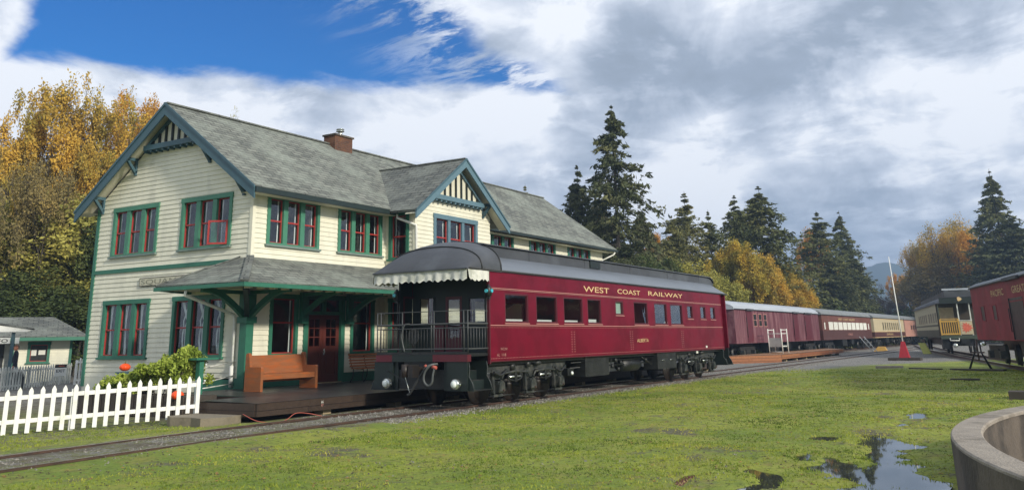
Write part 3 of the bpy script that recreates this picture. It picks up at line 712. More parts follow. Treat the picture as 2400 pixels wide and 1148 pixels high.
def window(P, u0, u1, z0, z1, n, parent, frame='green', sash='sash_red', mid=.5, mull=.19, case=.12, sill='sill_grey', curtain=0, glass='glass', open_last=False, rev=.11, rail=True):
    """opening u0..u1, z0..z1 is the outside of the casing; n lights side by side"""
    mb = MB()
    mb.pbox(P, u0, u0 + case, z0, z1, -rev, .05); mb.pbox(P, u1 - case, u1, z0, z1, -rev, .05)
    mb.pbox(P, u0 - .02, u1 + .02, z1 - case, z1 + .02, -rev, .058)
    mb.pbox(P, u0 + .001, u1 - .001, z0 + .03, z0 + .09, -rev, .045)
    w_ = (u1 - u0 - 2 * case - (n - 1) * mull) / n; L_ = []
    for k in range(n):
        a = u0 + case + k * (w_ + mull); L_.append((a, a + w_))
        if k < n - 1: mb.pbox(P, a + w_, a + w_ + mull, z0 + .09, z1 - case, -rev, .035)
    fr = mb.build('window', frame, parent)
    mb = MB(); mb.pbox(P, u0 - .05, u1 + .05, z0 - .03, z0 + .03, -.05, .10); mb.build('sill', sill if frame != 'green' else frame, fr)
    za, zb = z0 + .09, z1 - case
    zm = za + (zb - za) * mid
    for k, (a, b_) in enumerate(L_):
        last = open_last and k == n - 1
        mb = MB(); s = .032
        if not last:
            mb.pbox(P, a, a + .024, za, zb, -rev + .01, -.045); mb.pbox(P, b_ - .024, b_, za, zb, -rev + .01, -.045)
            mb.pbox(P, a + .024, b_ - .024, za, za + s, -rev + .01, -.045); mb.pbox(P, a + .024, b_ - .024, zb - s, zb, -rev + .01, -.045)
            if rail: mb.pbox(P, a + .024, b_ - .024, zm - s * .7, zm + s * .7, -rev + .01, -.04)
        else:
            mb.pbox(P, a, a + s, zm, zb, -rev + .01, -.045); mb.pbox(P, b_ - s, b_, zm, zb, -rev + .01, -.045); mb.pbox(P, a + s, b_ - s, zb - s, zb, -rev + .01, -.045); mb.pbox(P, a + s, b_ - s, zm - s / 2, zm + s / 2, -rev + .01, -.04)
        mb.build('sash', sash, fr)
        mb = MB(); mb.poly([P(a, za if not last else zm, -.075), P(b_, za if not last else zm, -.075), P(b_, zb, -.075), P(a, zb, -.075)]); mb.build('pane', glass, fr)
        if curtain:
            mb = MB()
            def strip(c, wd, amp=.012, zz0=za, zz1=zb, top=None):
                rows = []
                for r in range(9):
                    zq = zz0 + (zz1 - zz0) * r / 8; row = []
                    for j in range(7):
                        uu = (c(r / 8) if callable(c) else c) + (wd(r / 8) if callable(wd) else wd) * (j / 6 - .5)
                        row.append(P(min(max(uu, a + .01), b_ - .01), zq, -.17 + amp * math.sin(j * 2.6 + r * .5)))
                    rows.append(row)
                mb.grid(rows)
            if curtain == 1:
                strip(lambda q: a + .07, .11); strip(lambda q: b_ - .05, .05)
            elif curtain == 2:
                strip(lambda q: a + .10 + .04 * math.sin(q * 5), lambda q: .17 - .08 * math.sin(q * PI)); strip(lambda q: b_ - .12 - .03 * math.cos(q * 4), lambda q: .14 - .06 * math.sin(q * PI))
            elif curtain == 3:
                strip(lambda q: a + (b_ - a) * (.22 + .56 * abs(2 * q - 1) if q > .5 else .5 - .1 * math.sin(q * 6)), lambda q: .07 + .08 * abs(.5 - q))
                strip(lambda q: b_ - (b_ - a) * (.2 + .6 * abs(2 * q - 1) if q > .5 else .5 - .15 * math.sin(q * 5)), lambda q: .06 + .07 * abs(.5 - q))
            mb.build('curtain', 'curtain', fr)
    return fr, L_
G = gable(XG); Fp = front(YF)
SL = .727                                     # roof slope
RZ, RY, EZ, EY = 9.27, 23.785, 6.08, 19.4
def glim(z):
    if z < 6.35: return (YF, YB)
    h = (9.02 - z) / SL; return (RY - h, RY + h)
gops = [(24.35, 26.70, 4.45, 6.08), (20.88, 23.22, 4.45, 6.08), (24.42, 26.80, 1.22, 3.03), (20.94, 23.30, 1.22, 3.03)]
mb = MB()
siding(mb, G, YF, YB, Z0 + .30, 3.93, gops); siding(mb, G, YF, YB, 4.06, 9.02, gops, lim=glim)
mb.build('end_wall', 'cream', st_)
fops = [(18.93, 21.22, 4.47, 6.02), (22.12, 24.42, 4.47, 6.02), (19.23, 20.42, 1.22, 3.03), (22.86, 24.08, 1.22, 3.03), (20.67, 22.56, .36, 3.05), (30.95, 33.55, 4.47, 6.02), (34.95, 37.45, 4.47, 6.02), (38.72, 41.2, 4.47, 6.02)]
XB0, XB1, YBAY = 24.66, 29.56, 18.69
mb = MB()
siding(mb, Fp, XG, XB0, Z0 + .30, 6.25, fops); siding(mb, Fp, XB1, XE, Z0 + .30, 6.25, fops)
mb.build('front_wall', 'cream', st_)
mb = MB(); mb.poly([(XE, YF, Z0), (XE, YB, Z0), (XE, YB, 6.3), (XE, RY, 9.0), (XE, YF, 6.3)]); mb.poly([(XG, YB, Z0), (XE, YB, Z0), (XE, YB, 6.3), (XG, YB, 6.3)])
mb.build('rear_wall', 'cream', st_)
mb = MB(); mb.box(XG + .15, XE - .1, YF + .15, YB - .1, .30, .36); mb.box(XG + .15, XE - .1, YF + .15, YB - .1, 3.75, 3.95); mb.box(XG + .15, XE - .1, YF + .15, YB - .1, 6.2, 6.28)
mb.box(XG + 2.6, XG + 2.7, YF + .2, YB - .1, .4, 6.2); mb.box(XG + .2, XE, 22.4, 22.5, .4, 6.2)
each(mb, 'interior', 'interior', st_)
# windows of the end wall and the front
for i, o in enumerate(gops):
    window(G, *o, 3, st_, frame='green_light' if i < 2 else 'green', curtain=(1, 1, 2, 3)[i])
window_parts = []
# a red casement standing open at the right light of the upper right end window (nearest the corner)
mb = MB(); hy = 21.02; a0 = 4.52; a1 = 5.24
Pc = Pl((XG - .03, hy, 0), Vector((-.52, .85, 0)).normalized(), Vector((-.85, -.52, 0)).normalized())
for q in ((0, .05, a0, a1), (.55, .60, a0, a1), (.05, .55, a0, a0 + .05), (.05, .55, a1 - .05, a1)): mb.pbox(Pc, *q, 0, .045)
oc = mb.build('open_sash', 'sash_red', st_, label='red sash standing open')
mb = MB(); mb.poly([Pc(.05, a0 + .05, .02), Pc(.55, a0 + .05, .02), Pc(.55, a1 - .05, .02), Pc(.05, a1 - .05, .02)]); mb.build('pane', 'glass', oc)
for i, o in enumerate(fops):
    if i in (0, 1): window(Fp, *o, 3, st_, frame='green_light', curtain=1)
    elif i in (2, 3): window(Fp, *o, 1, st_, frame='green', curtain=1, mid=.56)
    elif i >= 5: window(Fp, *o, 3, st_, frame='green', curtain=1)
# belt course, corner boards, base board
mb = MB(); mb.pbox(G, YF, YB + .03, 3.93, 4.06, -.02, .05); mb.build('belt_course', 'green', st_)
mb = MB(); mb.pbox(G, YB - .11, YB + .035, Z0, 6.15, -.02, .045); mb.build('corner_board', 'green', st_)
mb = MB(); mb.box(XG - .032, XG + .09, YF - .032, YF + .09, 4.0, 6.2); mb.build('corner_board', 'cream', st_)
mb = MB(); mb.pbox(Fp, XG, 20.67, Z0 - .1, .66, -.02, .04); mb.pbox(Fp, 22.56, XB0, Z0 - .1, .66, -.02, .04); mb.pbox(G, YF, 21.9, Z0 - .3, .62, -.02, .035); mb.pbox(Fp, XB1, XE, Z0 - .1, .66, -.02, .04)
each(mb, 'base_board', 'green', st_)
mb = MB(); mb.pbox(G, 21.9, YB, -.2, Z0 + .30, -.02, .012); mb.build('foundation', 'cream', st_)
# double door
mb = MB(); mb.pbox(Fp, 20.67, 20.86, Z0, 3.05, -.12, .055); mb.pbox(Fp, 22.38, 22.56, Z0, 3.05, -.12, .055); mb.pbox(Fp, 20.65, 22.58, 2.93, 3.07, -.12, .06); mb.pbox(Fp, 20.86, 22.38, 2.46, 2.56, -.12, .03); mb.pbox(Fp, 21.56, 21.68, 2.56, 2.93, -.12, .02)
df = mb.build('door_frame', 'green', st_)
for a, b_ in ((20.86, 21.56), (21.68, 22.38)):
    mb = MB(); mb.poly([Fp(a, 2.56, -.07), Fp(b_, 2.56, -.07), Fp(b_, 2.93, -.07), Fp(a, 2.93, -.07)]); mb.build('transom_pane', 'glass_dark', df)
mb = MB(); mb.pbox(Fp, 20.8, 22.42, Z0 - .02, Z0 + .04, -.1, .10); mb.build('threshold', 'pale_wood', df)
for a, b_, hs_ in ((20.865, 21.615, 1), (21.625, 22.375, 0)):
    mb = MB(); zt = 2.455; z0 = Z0 + .045; gl0, gl1 = 1.50, 2.32; ga, gb = a + .14, b_ - .14
    mb.pbox(Fp, a, ga, z0, zt, -.09, -.04); mb.pbox(Fp, gb, b_, z0, zt, -.09, -.04); mb.pbox(Fp, ga, gb, gl1, zt, -.09, -.04); mb.pbox(Fp, ga, gb, 1.30, gl0, -.09, -.04); mb.pbox(Fp, ga, gb, z0, .62, -.09, -.04)
    mb.pbox(Fp, ga, gb, .62, 1.30, -.09, -.065); mb.pbox(Fp, ga + .06, gb - .06, .68, 1.24, -.07, -.055)
    for k in (1, 2): mb.pbox(Fp, ga, gb, gl0 + (gl1 - gl0) * k / 3 - .015, gl0 + (gl1 - gl0) * k / 3 + .015, -.085, -.045)
    mb.pbox(Fp, (ga + gb) / 2 - .014, (ga + gb) / 2 + .014, gl0, gl1, -.08, -.05)
    dr = mb.build('door', 'door_red', st_)
    mb = MB(); mb.poly([Fp(ga, gl0, -.068), Fp(gb, gl0, -.068), Fp(gb, gl1, -.068), Fp(ga, gl1, -.068)]); mb.build('pane', 'glass_dark', dr)
    if not hs_:
        mb = MB(); mb.pbox(Fp, a + .03, a + .07, 1.22, 1.42, -.04, -.02); mb.tube([Fp(a + .05, 1.24, -.03), Fp(a + .05, 1.25, .01), Fp(a + .05, 1.38, .01), Fp(a + .05, 1.39, -.03)], .009, 6); mb.build('handle', 'lamp_metal', dr)
# bay with cross gable
BF = front(YBAY); BS = gable(XB0)
bc = (XB0 + XB1) / 2 + .07
def blim(z):
    if z < 6.1: return (XB0, XB1)
    h = (8.05 - z) / SL; return (max(XB0, bc - h), min(XB1, bc + h))
bops = [(25.74, 28.62, 4.47, 6.04)]; sops = [(18.93, 19.83, 4.36, 6.02)]
mb = MB(); siding(mb, BF, XB0, XB1, Z0, 8.05, bops, lim=blim); siding(mb, BS, YBAY, YF, Z0, 6.25, sops + [(18.95, 19.8, 1.22, 3.03)])
mb.poly([(XB1, YBAY, Z0), (XB1, YF, Z0), (XB1, YF, 6.3), (XB1, YBAY, 6.3)]); mb.build('bay_wall', 'cream', st_)
window(BF, *bops[0], 3, st_, frame='slate_pale', curtain=1, case=.15, mull=.16); window(BS, *sops[0], 1, st_, frame='green', curtain=1, mid=.5); window(BS, 18.95, 19.8, 1.22, 3.03, 1, st_, frame='green', curtain=0)
mb = MB(); mb.box(XB0 - .03, XB0 + .07, YBAY - .03, YBAY + .07, 3.9, 6.1); mb.build('corner_board', 'cream', st_)
# roofs
mb = MB(); xa, xb = XG - .55, XE + .6; TH = .10
EYb = 2 * RY - EY
def slab(mb, pts, th=TH):
    n_ = (Vector(pts[1]) - Vector(pts[0])).cross(Vector(pts[2]) - Vector(pts[0])).normalized()
    if n_.z < 0: n_ = -n_
    mb.prism(pts, -n_ * th)
RX = 31.56
slab(mb, [(xa, EY, EZ), (xb, EY, EZ), (xb, RY, RZ), (xa, RY, RZ)]); slab(mb, [(xa, RY + .001, RZ), (xb, RY + .001, RZ), (xb, EYb, EZ), (xa, EYb, EZ)])
rf = mb.build('roof', 'shingle', st_, fixn=True)
DZ, DYF = 8.24, YBAY - .50
hw = (DZ - 5.98) / SL; dyb = EY + (DZ - EZ) / SL
mb = MB()
for s in (-1, 1):
    e_y = EY + (5.98 - EZ) / SL
    # the slope runs from the gable front back to the valley with the main roof
    pts = [(bc, DYF, DZ), (bc + s * hw, DYF, 5.98), (bc + s * hw, EY + .02, 6.0), (bc, dyb + .1, DZ + .012)]
    slab(mb, pts, .09)
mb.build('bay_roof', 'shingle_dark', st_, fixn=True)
# ridge caps
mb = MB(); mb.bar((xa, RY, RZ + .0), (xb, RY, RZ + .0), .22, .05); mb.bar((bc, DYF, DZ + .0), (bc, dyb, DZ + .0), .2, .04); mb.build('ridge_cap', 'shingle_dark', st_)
# eave fascia / gutters
mb = MB(); mb.box(xa + .02, bc - hw - .02, EY - .07, EY + .03, EZ - .19, EZ - .035); mb.box(bc + hw + .05, xb, EY - .07, EY + .03, EZ - .13, EZ - .035); each(mb, 'gutter', 'gutter_dark', st_)
mb = MB()
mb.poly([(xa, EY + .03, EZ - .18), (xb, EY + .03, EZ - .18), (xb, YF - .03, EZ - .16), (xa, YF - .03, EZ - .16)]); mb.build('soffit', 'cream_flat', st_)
# barge boards, end gable
def barge(P, c, ztop, half_, wd, th, mt, d, name='barge_board'):
    mb = MB()
    for s in (-1, 1):
        zl = ztop - half_ * SL
        pts = [P(c, ztop, d), P(c + s * half_, zl, d), P(c + s * half_, zl - wd, d), P(c, ztop - wd * 1.05, d)]
        mb.prism(pts, P.n * th)
    return mb.build(name, mt, st_)
barge(G, RY, RZ - .02, RY - EY + .0, .36, .055, 'slate_blue', .50)
barge(G, RY, RZ + .02, RY - EY + .02, .09, .03, 'slate_blue', .556)
barge(BF, bc, DZ - .02, hw, .30, .05, 'slate_pale', .46)
barge(BF, bc, DZ + .015, hw + .02, .08, .03, 'slate_blue', .51)
def truss(P, c, zt, zb, half_, d, n_, mt, cream=True, dw=.075):
    """bargeboard gable infill: band, uprights, dentils"""
    mb = MB(); hb = half_
    mb.pbox(P, c - hb, c + hb, zb, zb + .17, .0, d)
    o = mb.build('gable_band', mt, st_)
    mb = MB()
    k = 0; u = c - hb + .12
    while u < c + hb:
        mb.pbox(P, u - .04, u + .04, zb - .07, zb - .001, .02, d - .04); u += .30
    each(mb, 'dentil', mt, o)
    mb = MB(); m = zt - zb - .17
    pts = [P(c - hb + .02, zb + .17, d * .45), P(c + hb - .02, zb + .17, d * .45), P(c, zb + .17 + hb * SL, d * .45)]
    mb.poly(pts); mb.build('infill_panel', 'cream_flat', st_)
    mb = MB(); sp = 2 * hb / (n_ + 1)
    for k in range(1, n_ + 1):
        u = c - hb + sp * k; top = zb + .17 + (hb - abs(u - c)) * SL - .02
        if top - zb > .25: mb.pbox(P, u - dw / 2, u + dw / 2, zb + .172, top, d * .45, d * .45 + .06)
    each(mb, 'upright', 'green_black' if cream else mt, st_)
    mb = MB()
    for s in (-1, 1): mb.prism([P(c, zb + .17 + hb * SL + .0, d * .45), P(c + s * hb, zb + .17, d * .45), P(c + s * (hb - .16), zb + .17, d * .45), P(c, zb + .17 + hb * SL - .14, d * .45)], P.n * .09)
    each(mb, 'gable_rafter', mt, st_)
truss(G, RY + .02, 9.0, 7.86, 1.28, .30, 7, 'slate_blue')
truss(BF, bc, 8.0, 6.56, 1.62, .26, 8, 'slate_pale', dw=.07)
def knee(P, u, zt, out, drop, mt='green', wd=.09):
    mb = MB()
    mb.pbox(P, u - wd / 2, u + wd / 2, zt - .10, zt, .0, out + .06)
    mb.pbox(P, u - wd / 2, u + wd / 2, zt - drop, zt - .10, .0, .08)
    a = P(u, zt - drop + .08, .05); b_ = P(u, zt - .08, out - .05); mb.bar(a, b_, wd, .09)
    return mb.build('knee_brace', mt, st_)
for y, z in ((RY + 1.95, 7.72), (RY + 3.55, 6.55), (RY - 1.75, 7.72), (RY - 3.40, 6.52)): knee(G, y, z, .46, .58, 'slate_blue')
knee(BF, bc - 2.35, 6.35, .42, .45, 'slate_blue'); knee(BF, bc + 1.85, 6.75, .42, .55, 'slate_blue')
# soffit boards under the verge and eaves of the gables
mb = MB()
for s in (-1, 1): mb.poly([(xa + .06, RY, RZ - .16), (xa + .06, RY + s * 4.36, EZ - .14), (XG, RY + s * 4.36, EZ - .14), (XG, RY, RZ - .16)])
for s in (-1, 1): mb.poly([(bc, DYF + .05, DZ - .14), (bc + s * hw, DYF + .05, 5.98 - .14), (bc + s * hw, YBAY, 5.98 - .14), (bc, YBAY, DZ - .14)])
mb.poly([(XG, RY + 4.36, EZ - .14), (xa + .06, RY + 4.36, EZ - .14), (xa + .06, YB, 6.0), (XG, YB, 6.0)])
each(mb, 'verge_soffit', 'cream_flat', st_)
# chimney
mb = MB(); mb.box(25.58, 26.62, 23.4, 24.0, 8.6, 9.58); ch = mb.build('chimney', 'brick', st_)
mb = MB(); mb.box(25.53, 26.67, 23.35, 24.05, 9.581, 9.65); mb.build('cap', 'concrete_dark', ch)
mb = MB(); mb.tube([(26.2, 23.7, 9.65), (26.2, 23.7, 9.86)], .09, 14); mb.lathe((26.2, 23.7, 9.86), (0, 0, 1), [(0, .05), (0, .17), (.03, .17), (.05, .05), (.08, .05), (.08, .17), (.12, .14), (.14, .02)], 14); mb.build('flue', 'lamp_metal', ch)
# canopy over the platform
cx0, cy0, cz = XG - 2.0, YF - 2.0, 3.2; WZ = 4.09
mb = MB()
A = (XG, YF, WZ); A2 = (XG, YF + .45, WZ)
tipy = 21.62
slab(mb, [(cx0, cy0, cz), (XE, cy0, cz), (XE, YF, WZ), A], .07)
slab(mb, [(cx0, cy0, cz), A, A2, (cx0, tipy, cz + .02)], .07)
slab(mb, [A2, (XG, tipy + .9, cz + .02), (cx0, tipy, cz + .02)], .05)
mb.build('canopy_roof', 'shingle', st_, fixn=True)
mb = MB(); mb.bar((cx0, cy0, cz + .02), (XG, YF, WZ + .02), .22, .05); mb.bar((cx0, tipy, cz + .03), (XG, YF + .45, WZ + .02), .16, .04); mb.build('hip_cap', 'shingle_dark', st_)
mb = MB(); mb.box(cx0 - .05, XE, cy0 - .06, cy0 + .03, cz - .14, cz - .03); mb.box(cx0 - .05, cx0 + .03, cy0 + .03, tipy, cz - .13, cz - .03); mb.bar((cx0, tipy, cz - .07), (XG, tipy + .9, cz - .07), .05, .09); each(mb, 'canopy_gutter', 'green', st_)
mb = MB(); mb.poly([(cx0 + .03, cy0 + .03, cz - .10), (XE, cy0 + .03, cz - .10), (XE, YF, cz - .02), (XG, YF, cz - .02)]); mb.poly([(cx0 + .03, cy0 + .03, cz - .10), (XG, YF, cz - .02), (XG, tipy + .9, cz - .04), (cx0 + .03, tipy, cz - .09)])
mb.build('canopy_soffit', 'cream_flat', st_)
mb = MB(); x = cx0 + .3
while x < XE: mb.box(x - .03, x + .03, cy0 + .03, cy0 + .30, cz - .17, cz - .105); x += .45
each(mb, 'rafter_tail', 'cream_flat', st_)
def cbrk(P, u, mt='green', out=1.55):
    mb = MB(); mb.pbox(P, u - .11, u + .11, 2.22, 3.12, .03, .16); mb.pbox(P, u - .14, u + .14, 2.18, 2.30, .03, .20)
    rows = []
    N_ = 9
    for k in range(N_):
        a, b_ = k / N_, (k + 1) / N_
        f1 = lambda t: P(u, 2.42 + .66 * (1 - max(0, 1 - t) ** 1.7), .12 + (out - .12) * t)
        mb.bar(f1(a), f1(b_ + .01), .12, .14)
    mb.pbox(P, u - .07, u + .07, 3.0, 3.10, .16, out + .1)
    return mb.build('canopy_bracket', mt, st_)
for u in (20.56, 22.72): cbrk(Fp, u)
for u in (31.5, 35.5, 39.5): cbrk(Fp, u)
# corner pilaster with three brackets
mb = MB(); mb.box(XG - .14, XG + .14, YF - .14, YF + .14, Z0, 2.25); mb.box(XG - .2, XG + .2, YF - .2, YF + .2, 2.18, 2.36); mb.box(XG - .17, XG + .17, YF - .17, YF + .17, 2.36, 3.1); mb.box(XG - .19, XG + .19, YF - .19, YF + .19, Z0, .66)
mb.build('corner_pilaster', 'green', st_)
for dx, dy, L_ in ((-.707, -.707, 2.1), (-1, 0, 1.5), (0, -1, 1.5)):
    mb = MB(); N_ = 10
    for k in range(N_):
        a, b_ = k / N_, (k + 1) / N_; q = lambda t: Vector((XG + dx * (.12 + (L_ - .12) * t), YF + dy * (.12 + (L_ - .12) * t), 2.36 + .72 * (1 - max(0, 1 - t) ** 1.6)))
        mb.bar(q(a), q(b_ + .01), .13, .16)
    mb.bar((XG + dx * .15, YF + dy * .15, 3.04), (XG + dx * (L_ + .2), YF + dy * (L_ + .2), 3.05), .12, .10)
    mb.build('canopy_bracket', 'green_black' if dx == -.707 else 'green', st_)
# downpipes
mb = MB(); mb.tube([(cx0 + .05, 20.35, 3.05), (cx0 + .05, 20.38, 2.93), (XG - .55, 20.43, 2.55), (XG - .10, 20.43, 2.42), (XG - .07, 20.43, 2.3), (XG - .07, 20.43, .42)], .045, 8); mb.tube([(XG - .07, 20.43, 1.0), (XG - .07, 20.43, .42)], .07, 8); mb.build('downpipe', 'white_paint', st_)
mb = MB(); mb.tube([(bc - hw + .35, EY - .1, 5.93), (bc - hw + .36, EY - .1, 5.80), (XB0 - .06, YBAY - .10, 5.50), (XB0 - .0, YBAY - .06, 5.42), (XB0 + .02, YBAY - .06, 3.2)], .045, 8); mb.build('downpipe', 'white_paint', st_)
mb = MB(); mb.tube([(bc + hw + .1, EY - .02, 5.95), (bc + hw - .1, EY, 5.8), (XB1 + .05, YBAY + .05, 5.62), (XB1 + .05, YBAY + .1, 3.2)], .045, 8); mb.build('downpipe', 'white_paint', st_)
mb = MB(); mb.tube([(XE + .3, EY, 5.92), (XE + .25, EY + .05, 5.8), (XE - .25, YF - .08, 5.5), (XE - .3, YF - .07, 3.2)], .045, 8); mb.build('downpipe', 'white_paint', st_)
mb = MB()
for (a, b_) in (((XB0 + 1.0, YF - 1.6, 3.0), 0),): pass
# name board on the end wall
mb = MB(); mb.pbox(G, 22.3, 25.0, 3.43, 3.70, .03, .06); sg = mb.build('name_board', 'black_ink', st_)
mb = MB(); mb.pbox(G, 22.33, 24.97, 3.455, 3.675, .061, .066); mb.build('board_face', 'sign_board', sg)
Gm = Pl((XG, 24.93, 0), (0, -1, 0), (-1, 0, 0))
text_mesh('SQUAMISH', Gm, .03, 3.49, .15, 'lettering', 'sign_ink', sg, width=2.45, d=.069)

# ------------------------------------------------------------------ red observation coach
YC, HW = 13.75, 1.46
YN, YFAR = YC - HW, YC + HW
co = thing('passenger_coach', 'deep red wooden-style observation coach with open rear platform standing beside the station', 'railway carriage', (18.38, YC, 0))
PN = Pl((0, YN, 0), (1, 0, 0), (0, -1, 0)); PF = Pl((0, YFAR, 0), (1, 0, 0), (0, 1, 0))
def panel(mb, P, u0, u1, z0, z1, ops, d=0.0, mt=None):
    us = sorted({u0, u1} | {o[0] for o in ops} | {o[1] for o in ops}); us = [u for u in us if u0 <= u <= u1]
    for a, b_ in zip(us[:-1], us[1:]):
        m_ = (a + b_) / 2; cov = sorted([(o[2], o[3]) for o in ops if o[0] < m_ < o[1]]); z = z0
        for p, q in cov:
            if p > z: mb.poly([P(a, z, d), P(b_, z, d), P(b_, p, d), P(a, p, d)], mt)
            z = q
        if z < z1: mb.poly([P(a, z, d), P(b_, z, d), P(b_, z1, d), P(a, z1, d)], mt)
cw = [(20.12, 21.36, 2.02, 2.78), (21.78, 23.03, 2.02, 2.78), (23.42, 24.67, 2.02, 2.78), (24.99, 25.97, 2.02, 2.78), (27.05, 27.68, 2.31, 2.77), (28.54, 29.76, 2.02, 2.78), (30.37, 31.58, 2.02, 2.78), (31.93, 33.18, 2.02, 2.78), (33.71, 34.33, 2.26, 2.77), (35.2, 35.85, 2.26, 2.77), (36.41, 37.05, 2.26, 2.77)]
X0, X1 = 19.36, 37.85
mb = MB(); panel(mb, PN, X0, X1, 1.09, 3.32, cw); mb.build('side_wall', 'coach_red', co)
cwf = [(19.5 + k * 1.75, 20.75 + k * 1.75, 2.02, 2.78) for k in range(10)]
mb = MB(); panel(mb, PF, X0, X1, 1.09, 3.32, cwf); mb.build('side_wall', 'coach_red', co)
mb = MB(); mb.box(X0, X1, YN + .03, YFAR - .03, 1.10, 1.26); mb.box(18.42, X0, YN + .04, YFAR - .04, 1.22, 1.29); mb.build('floor', 'iron_black', co)
mb = MB(); mb.box(X0 + .6, X1 - .02, YN + .1, YFAR - .1, 3.22, 3.27); mb.box(26.3, 26.36, YN + .05, YFAR - .05, 1.3, 3.2); mb.box(34.6, 34.66, YN + .05, YFAR - .05, 1.3, 3.2); each(mb, 'partition', 'interior', co)
for i, o in enumerate(cw):
    mb = MB(); P = PN; f_ = .045
    mb.pbox(P, o[0], o[0] + f_, o[2], o[3], -.07, -.004); mb.pbox(P, o[1] - f_, o[1], o[2], o[3], -.07, -.004); mb.pbox(P, o[0] + f_, o[1] - f_, o[3] - f_, o[3], -.07, -.006); mb.pbox(P, o[0] + f_, o[1] - f_, o[2], o[2] + f_, -.07, -.006)
    fr = mb.build('window', 'coach_red_dark', co, label='small teal blind window' if i == 4 else None)
    mb = MB(); mb.pbox(P, o[0] - .02, o[1] + .02, o[2] - .03, o[2] - .005, -.02, .022); mb.build('sill', 'coach_line', fr)
    mb = MB(); mb.poly([P(o[0], o[2], -.045), P(o[1], o[2], -.045), P(o[1], o[3], -.045), P(o[0], o[3], -.045)]); mb.build('pane', 'glass', fr)
    if i == 4:
        mb = MB(); mb.poly([P(o[0] + .03, o[2], -.09), P(o[1] - .03, o[2], -.09), P(o[1] - .03, o[3], -.09), P(o[0] + .03, o[3], -.09)]); mb.build('blind', 'blind_pale', fr)
    if i in (0, 1, 2, 3):
        mb = MB(); mb.box(o[0] + .08, o[1] - .08, YN + .16, YN + .9, 2.04, 2.075); mb.box(o[0] + .08, o[1] - .08, YN + .155, YN + .165, 1.75, 2.12 if i != 3 else 2.16); mb.build('table_cloth', 'cloth_white', co)
    if i in (5, 6, 7):
        mb = MB(); mb.lathe((o[0] + .45, YN + .4, 1.95), (0, 0, 1), [(0, .05), (.1, .06), (.16, .1), (.2, .02)], 8); mb.lathe((o[0] + .8, YN + .5, 1.95), (0, 0, 1), [(0, .04), (.2, .05), (.28, .02)], 8); mb.build('table_lamp', 'cloth_white', co)
for i, o in enumerate(cwf):
    mb = MB(); P = PF; f_ = .05
    mb.pbox(P, o[0], o[0] + f_, o[2], o[3], -.07, -.004); mb.pbox(P, o[1] - f_, o[1], o[2], o[3], -.07, -.004); mb.pbox(P, o[0] + f_, o[1] - f_, o[3] - f_, o[3], -.07, -.006); mb.pbox(P, o[0] + f_, o[1] - f_, o[2], o[2] + f_, -.07, -.006)
    fr = mb.build('window', 'coach_red_dark', co)
    mb = MB(); mb.poly([P(o[0], o[2], -.045), P(o[1], o[2], -.045), P(o[1], o[3], -.045), P(o[0], o[3], -.045)]); mb.build('pane', 'glass', fr)
mb = MB()
for z, h in ((2.885, .018), (2.852, .010), (1.955, .020)): mb.pbox(PN, X0 + .01, X1 - .01, z - h / 2, z + h / 2, -.01, .014)
each(mb, 'beading', 'coach_line', co)
mb = MB()
u = X0 + .06
while u < X1: mb.pbox(PN, u, u + .022, 1.135, 1.150, 0, .010); mb.pbox(PN, u, u + .018, 1.895, 1.908, 0, .008); u += .075
for uc in (23.95, 28.22, 33.0):
    for k in range(9): mb.pbox(PN, uc - .12, uc - .05, 1.22 + k * .07, 1.232 + k * .07, 0, .006); mb.pbox(PN, uc + .05, uc + .12, 1.22 + k * .07, 1.232 + k * .07, 0, .006)
o = mb.build('rivets', 'coach_line', co); tag(o, kind='stuff')
mb = MB(); mb.pbox(PN, X0 - .03, X0 + .02, 1.02, 3.3, -.05, .02); mb.build('corner_post', 'coach_red_dark', co); mb = MB(); mb.pbox(PN, X1 - .03, X1 + .02, 1.02, 3.3, -.05, .015); mb.build('corner_post', 'coach_red', co)
mb = MB(); mb.pbox(PN, X0, X1, 1.06, 1.09, -.12, .006); mb.build('side_sill', 'coach_red_dark', co)
text_mesh('WEST', PN, 24.76, 2.975, .17, 'lettering', 'gold', co, width=1.86, d=.008, bold=.006)
text_mesh('COAST', PN, 27.26, 3.00, .15, 'lettering', 'gold', co, width=1.90, d=.008, bold=.006)
text_mesh('RAILWAY', PN, 29.88, 3.02, .15, 'lettering', 'gold', co, width=3.42, d=.008, bold=.006)
text_mesh('ALBERTA', PN, 28.66, 1.44, .11, 'lettering', 'gold', co, width=1.0, d=.008)
text_mesh('WCXX', PN, 19.86, 1.34, .06, 'lettering', 'coach_line', co, width=.34, d=.008)
text_mesh('AL', PN, 19.68, 1.19, .07, 'lettering', 'coach_line', co, width=.14, d=.008); text_mesh('118', PN, 19.92, 1.19, .07, 'lettering', 'coach_line', co, width=.20, d=.008)
mb = MB(); mb.pbox(PN, 34.35, 34.55, .96, 1.04, 0, .02); mb.build('placard', 'shade_white', co); mb = MB(); mb.pbox(PN, 35.55, 35.72, 1.15, 1.23, 0, .01); mb.build('placard', 'shade_white', co)
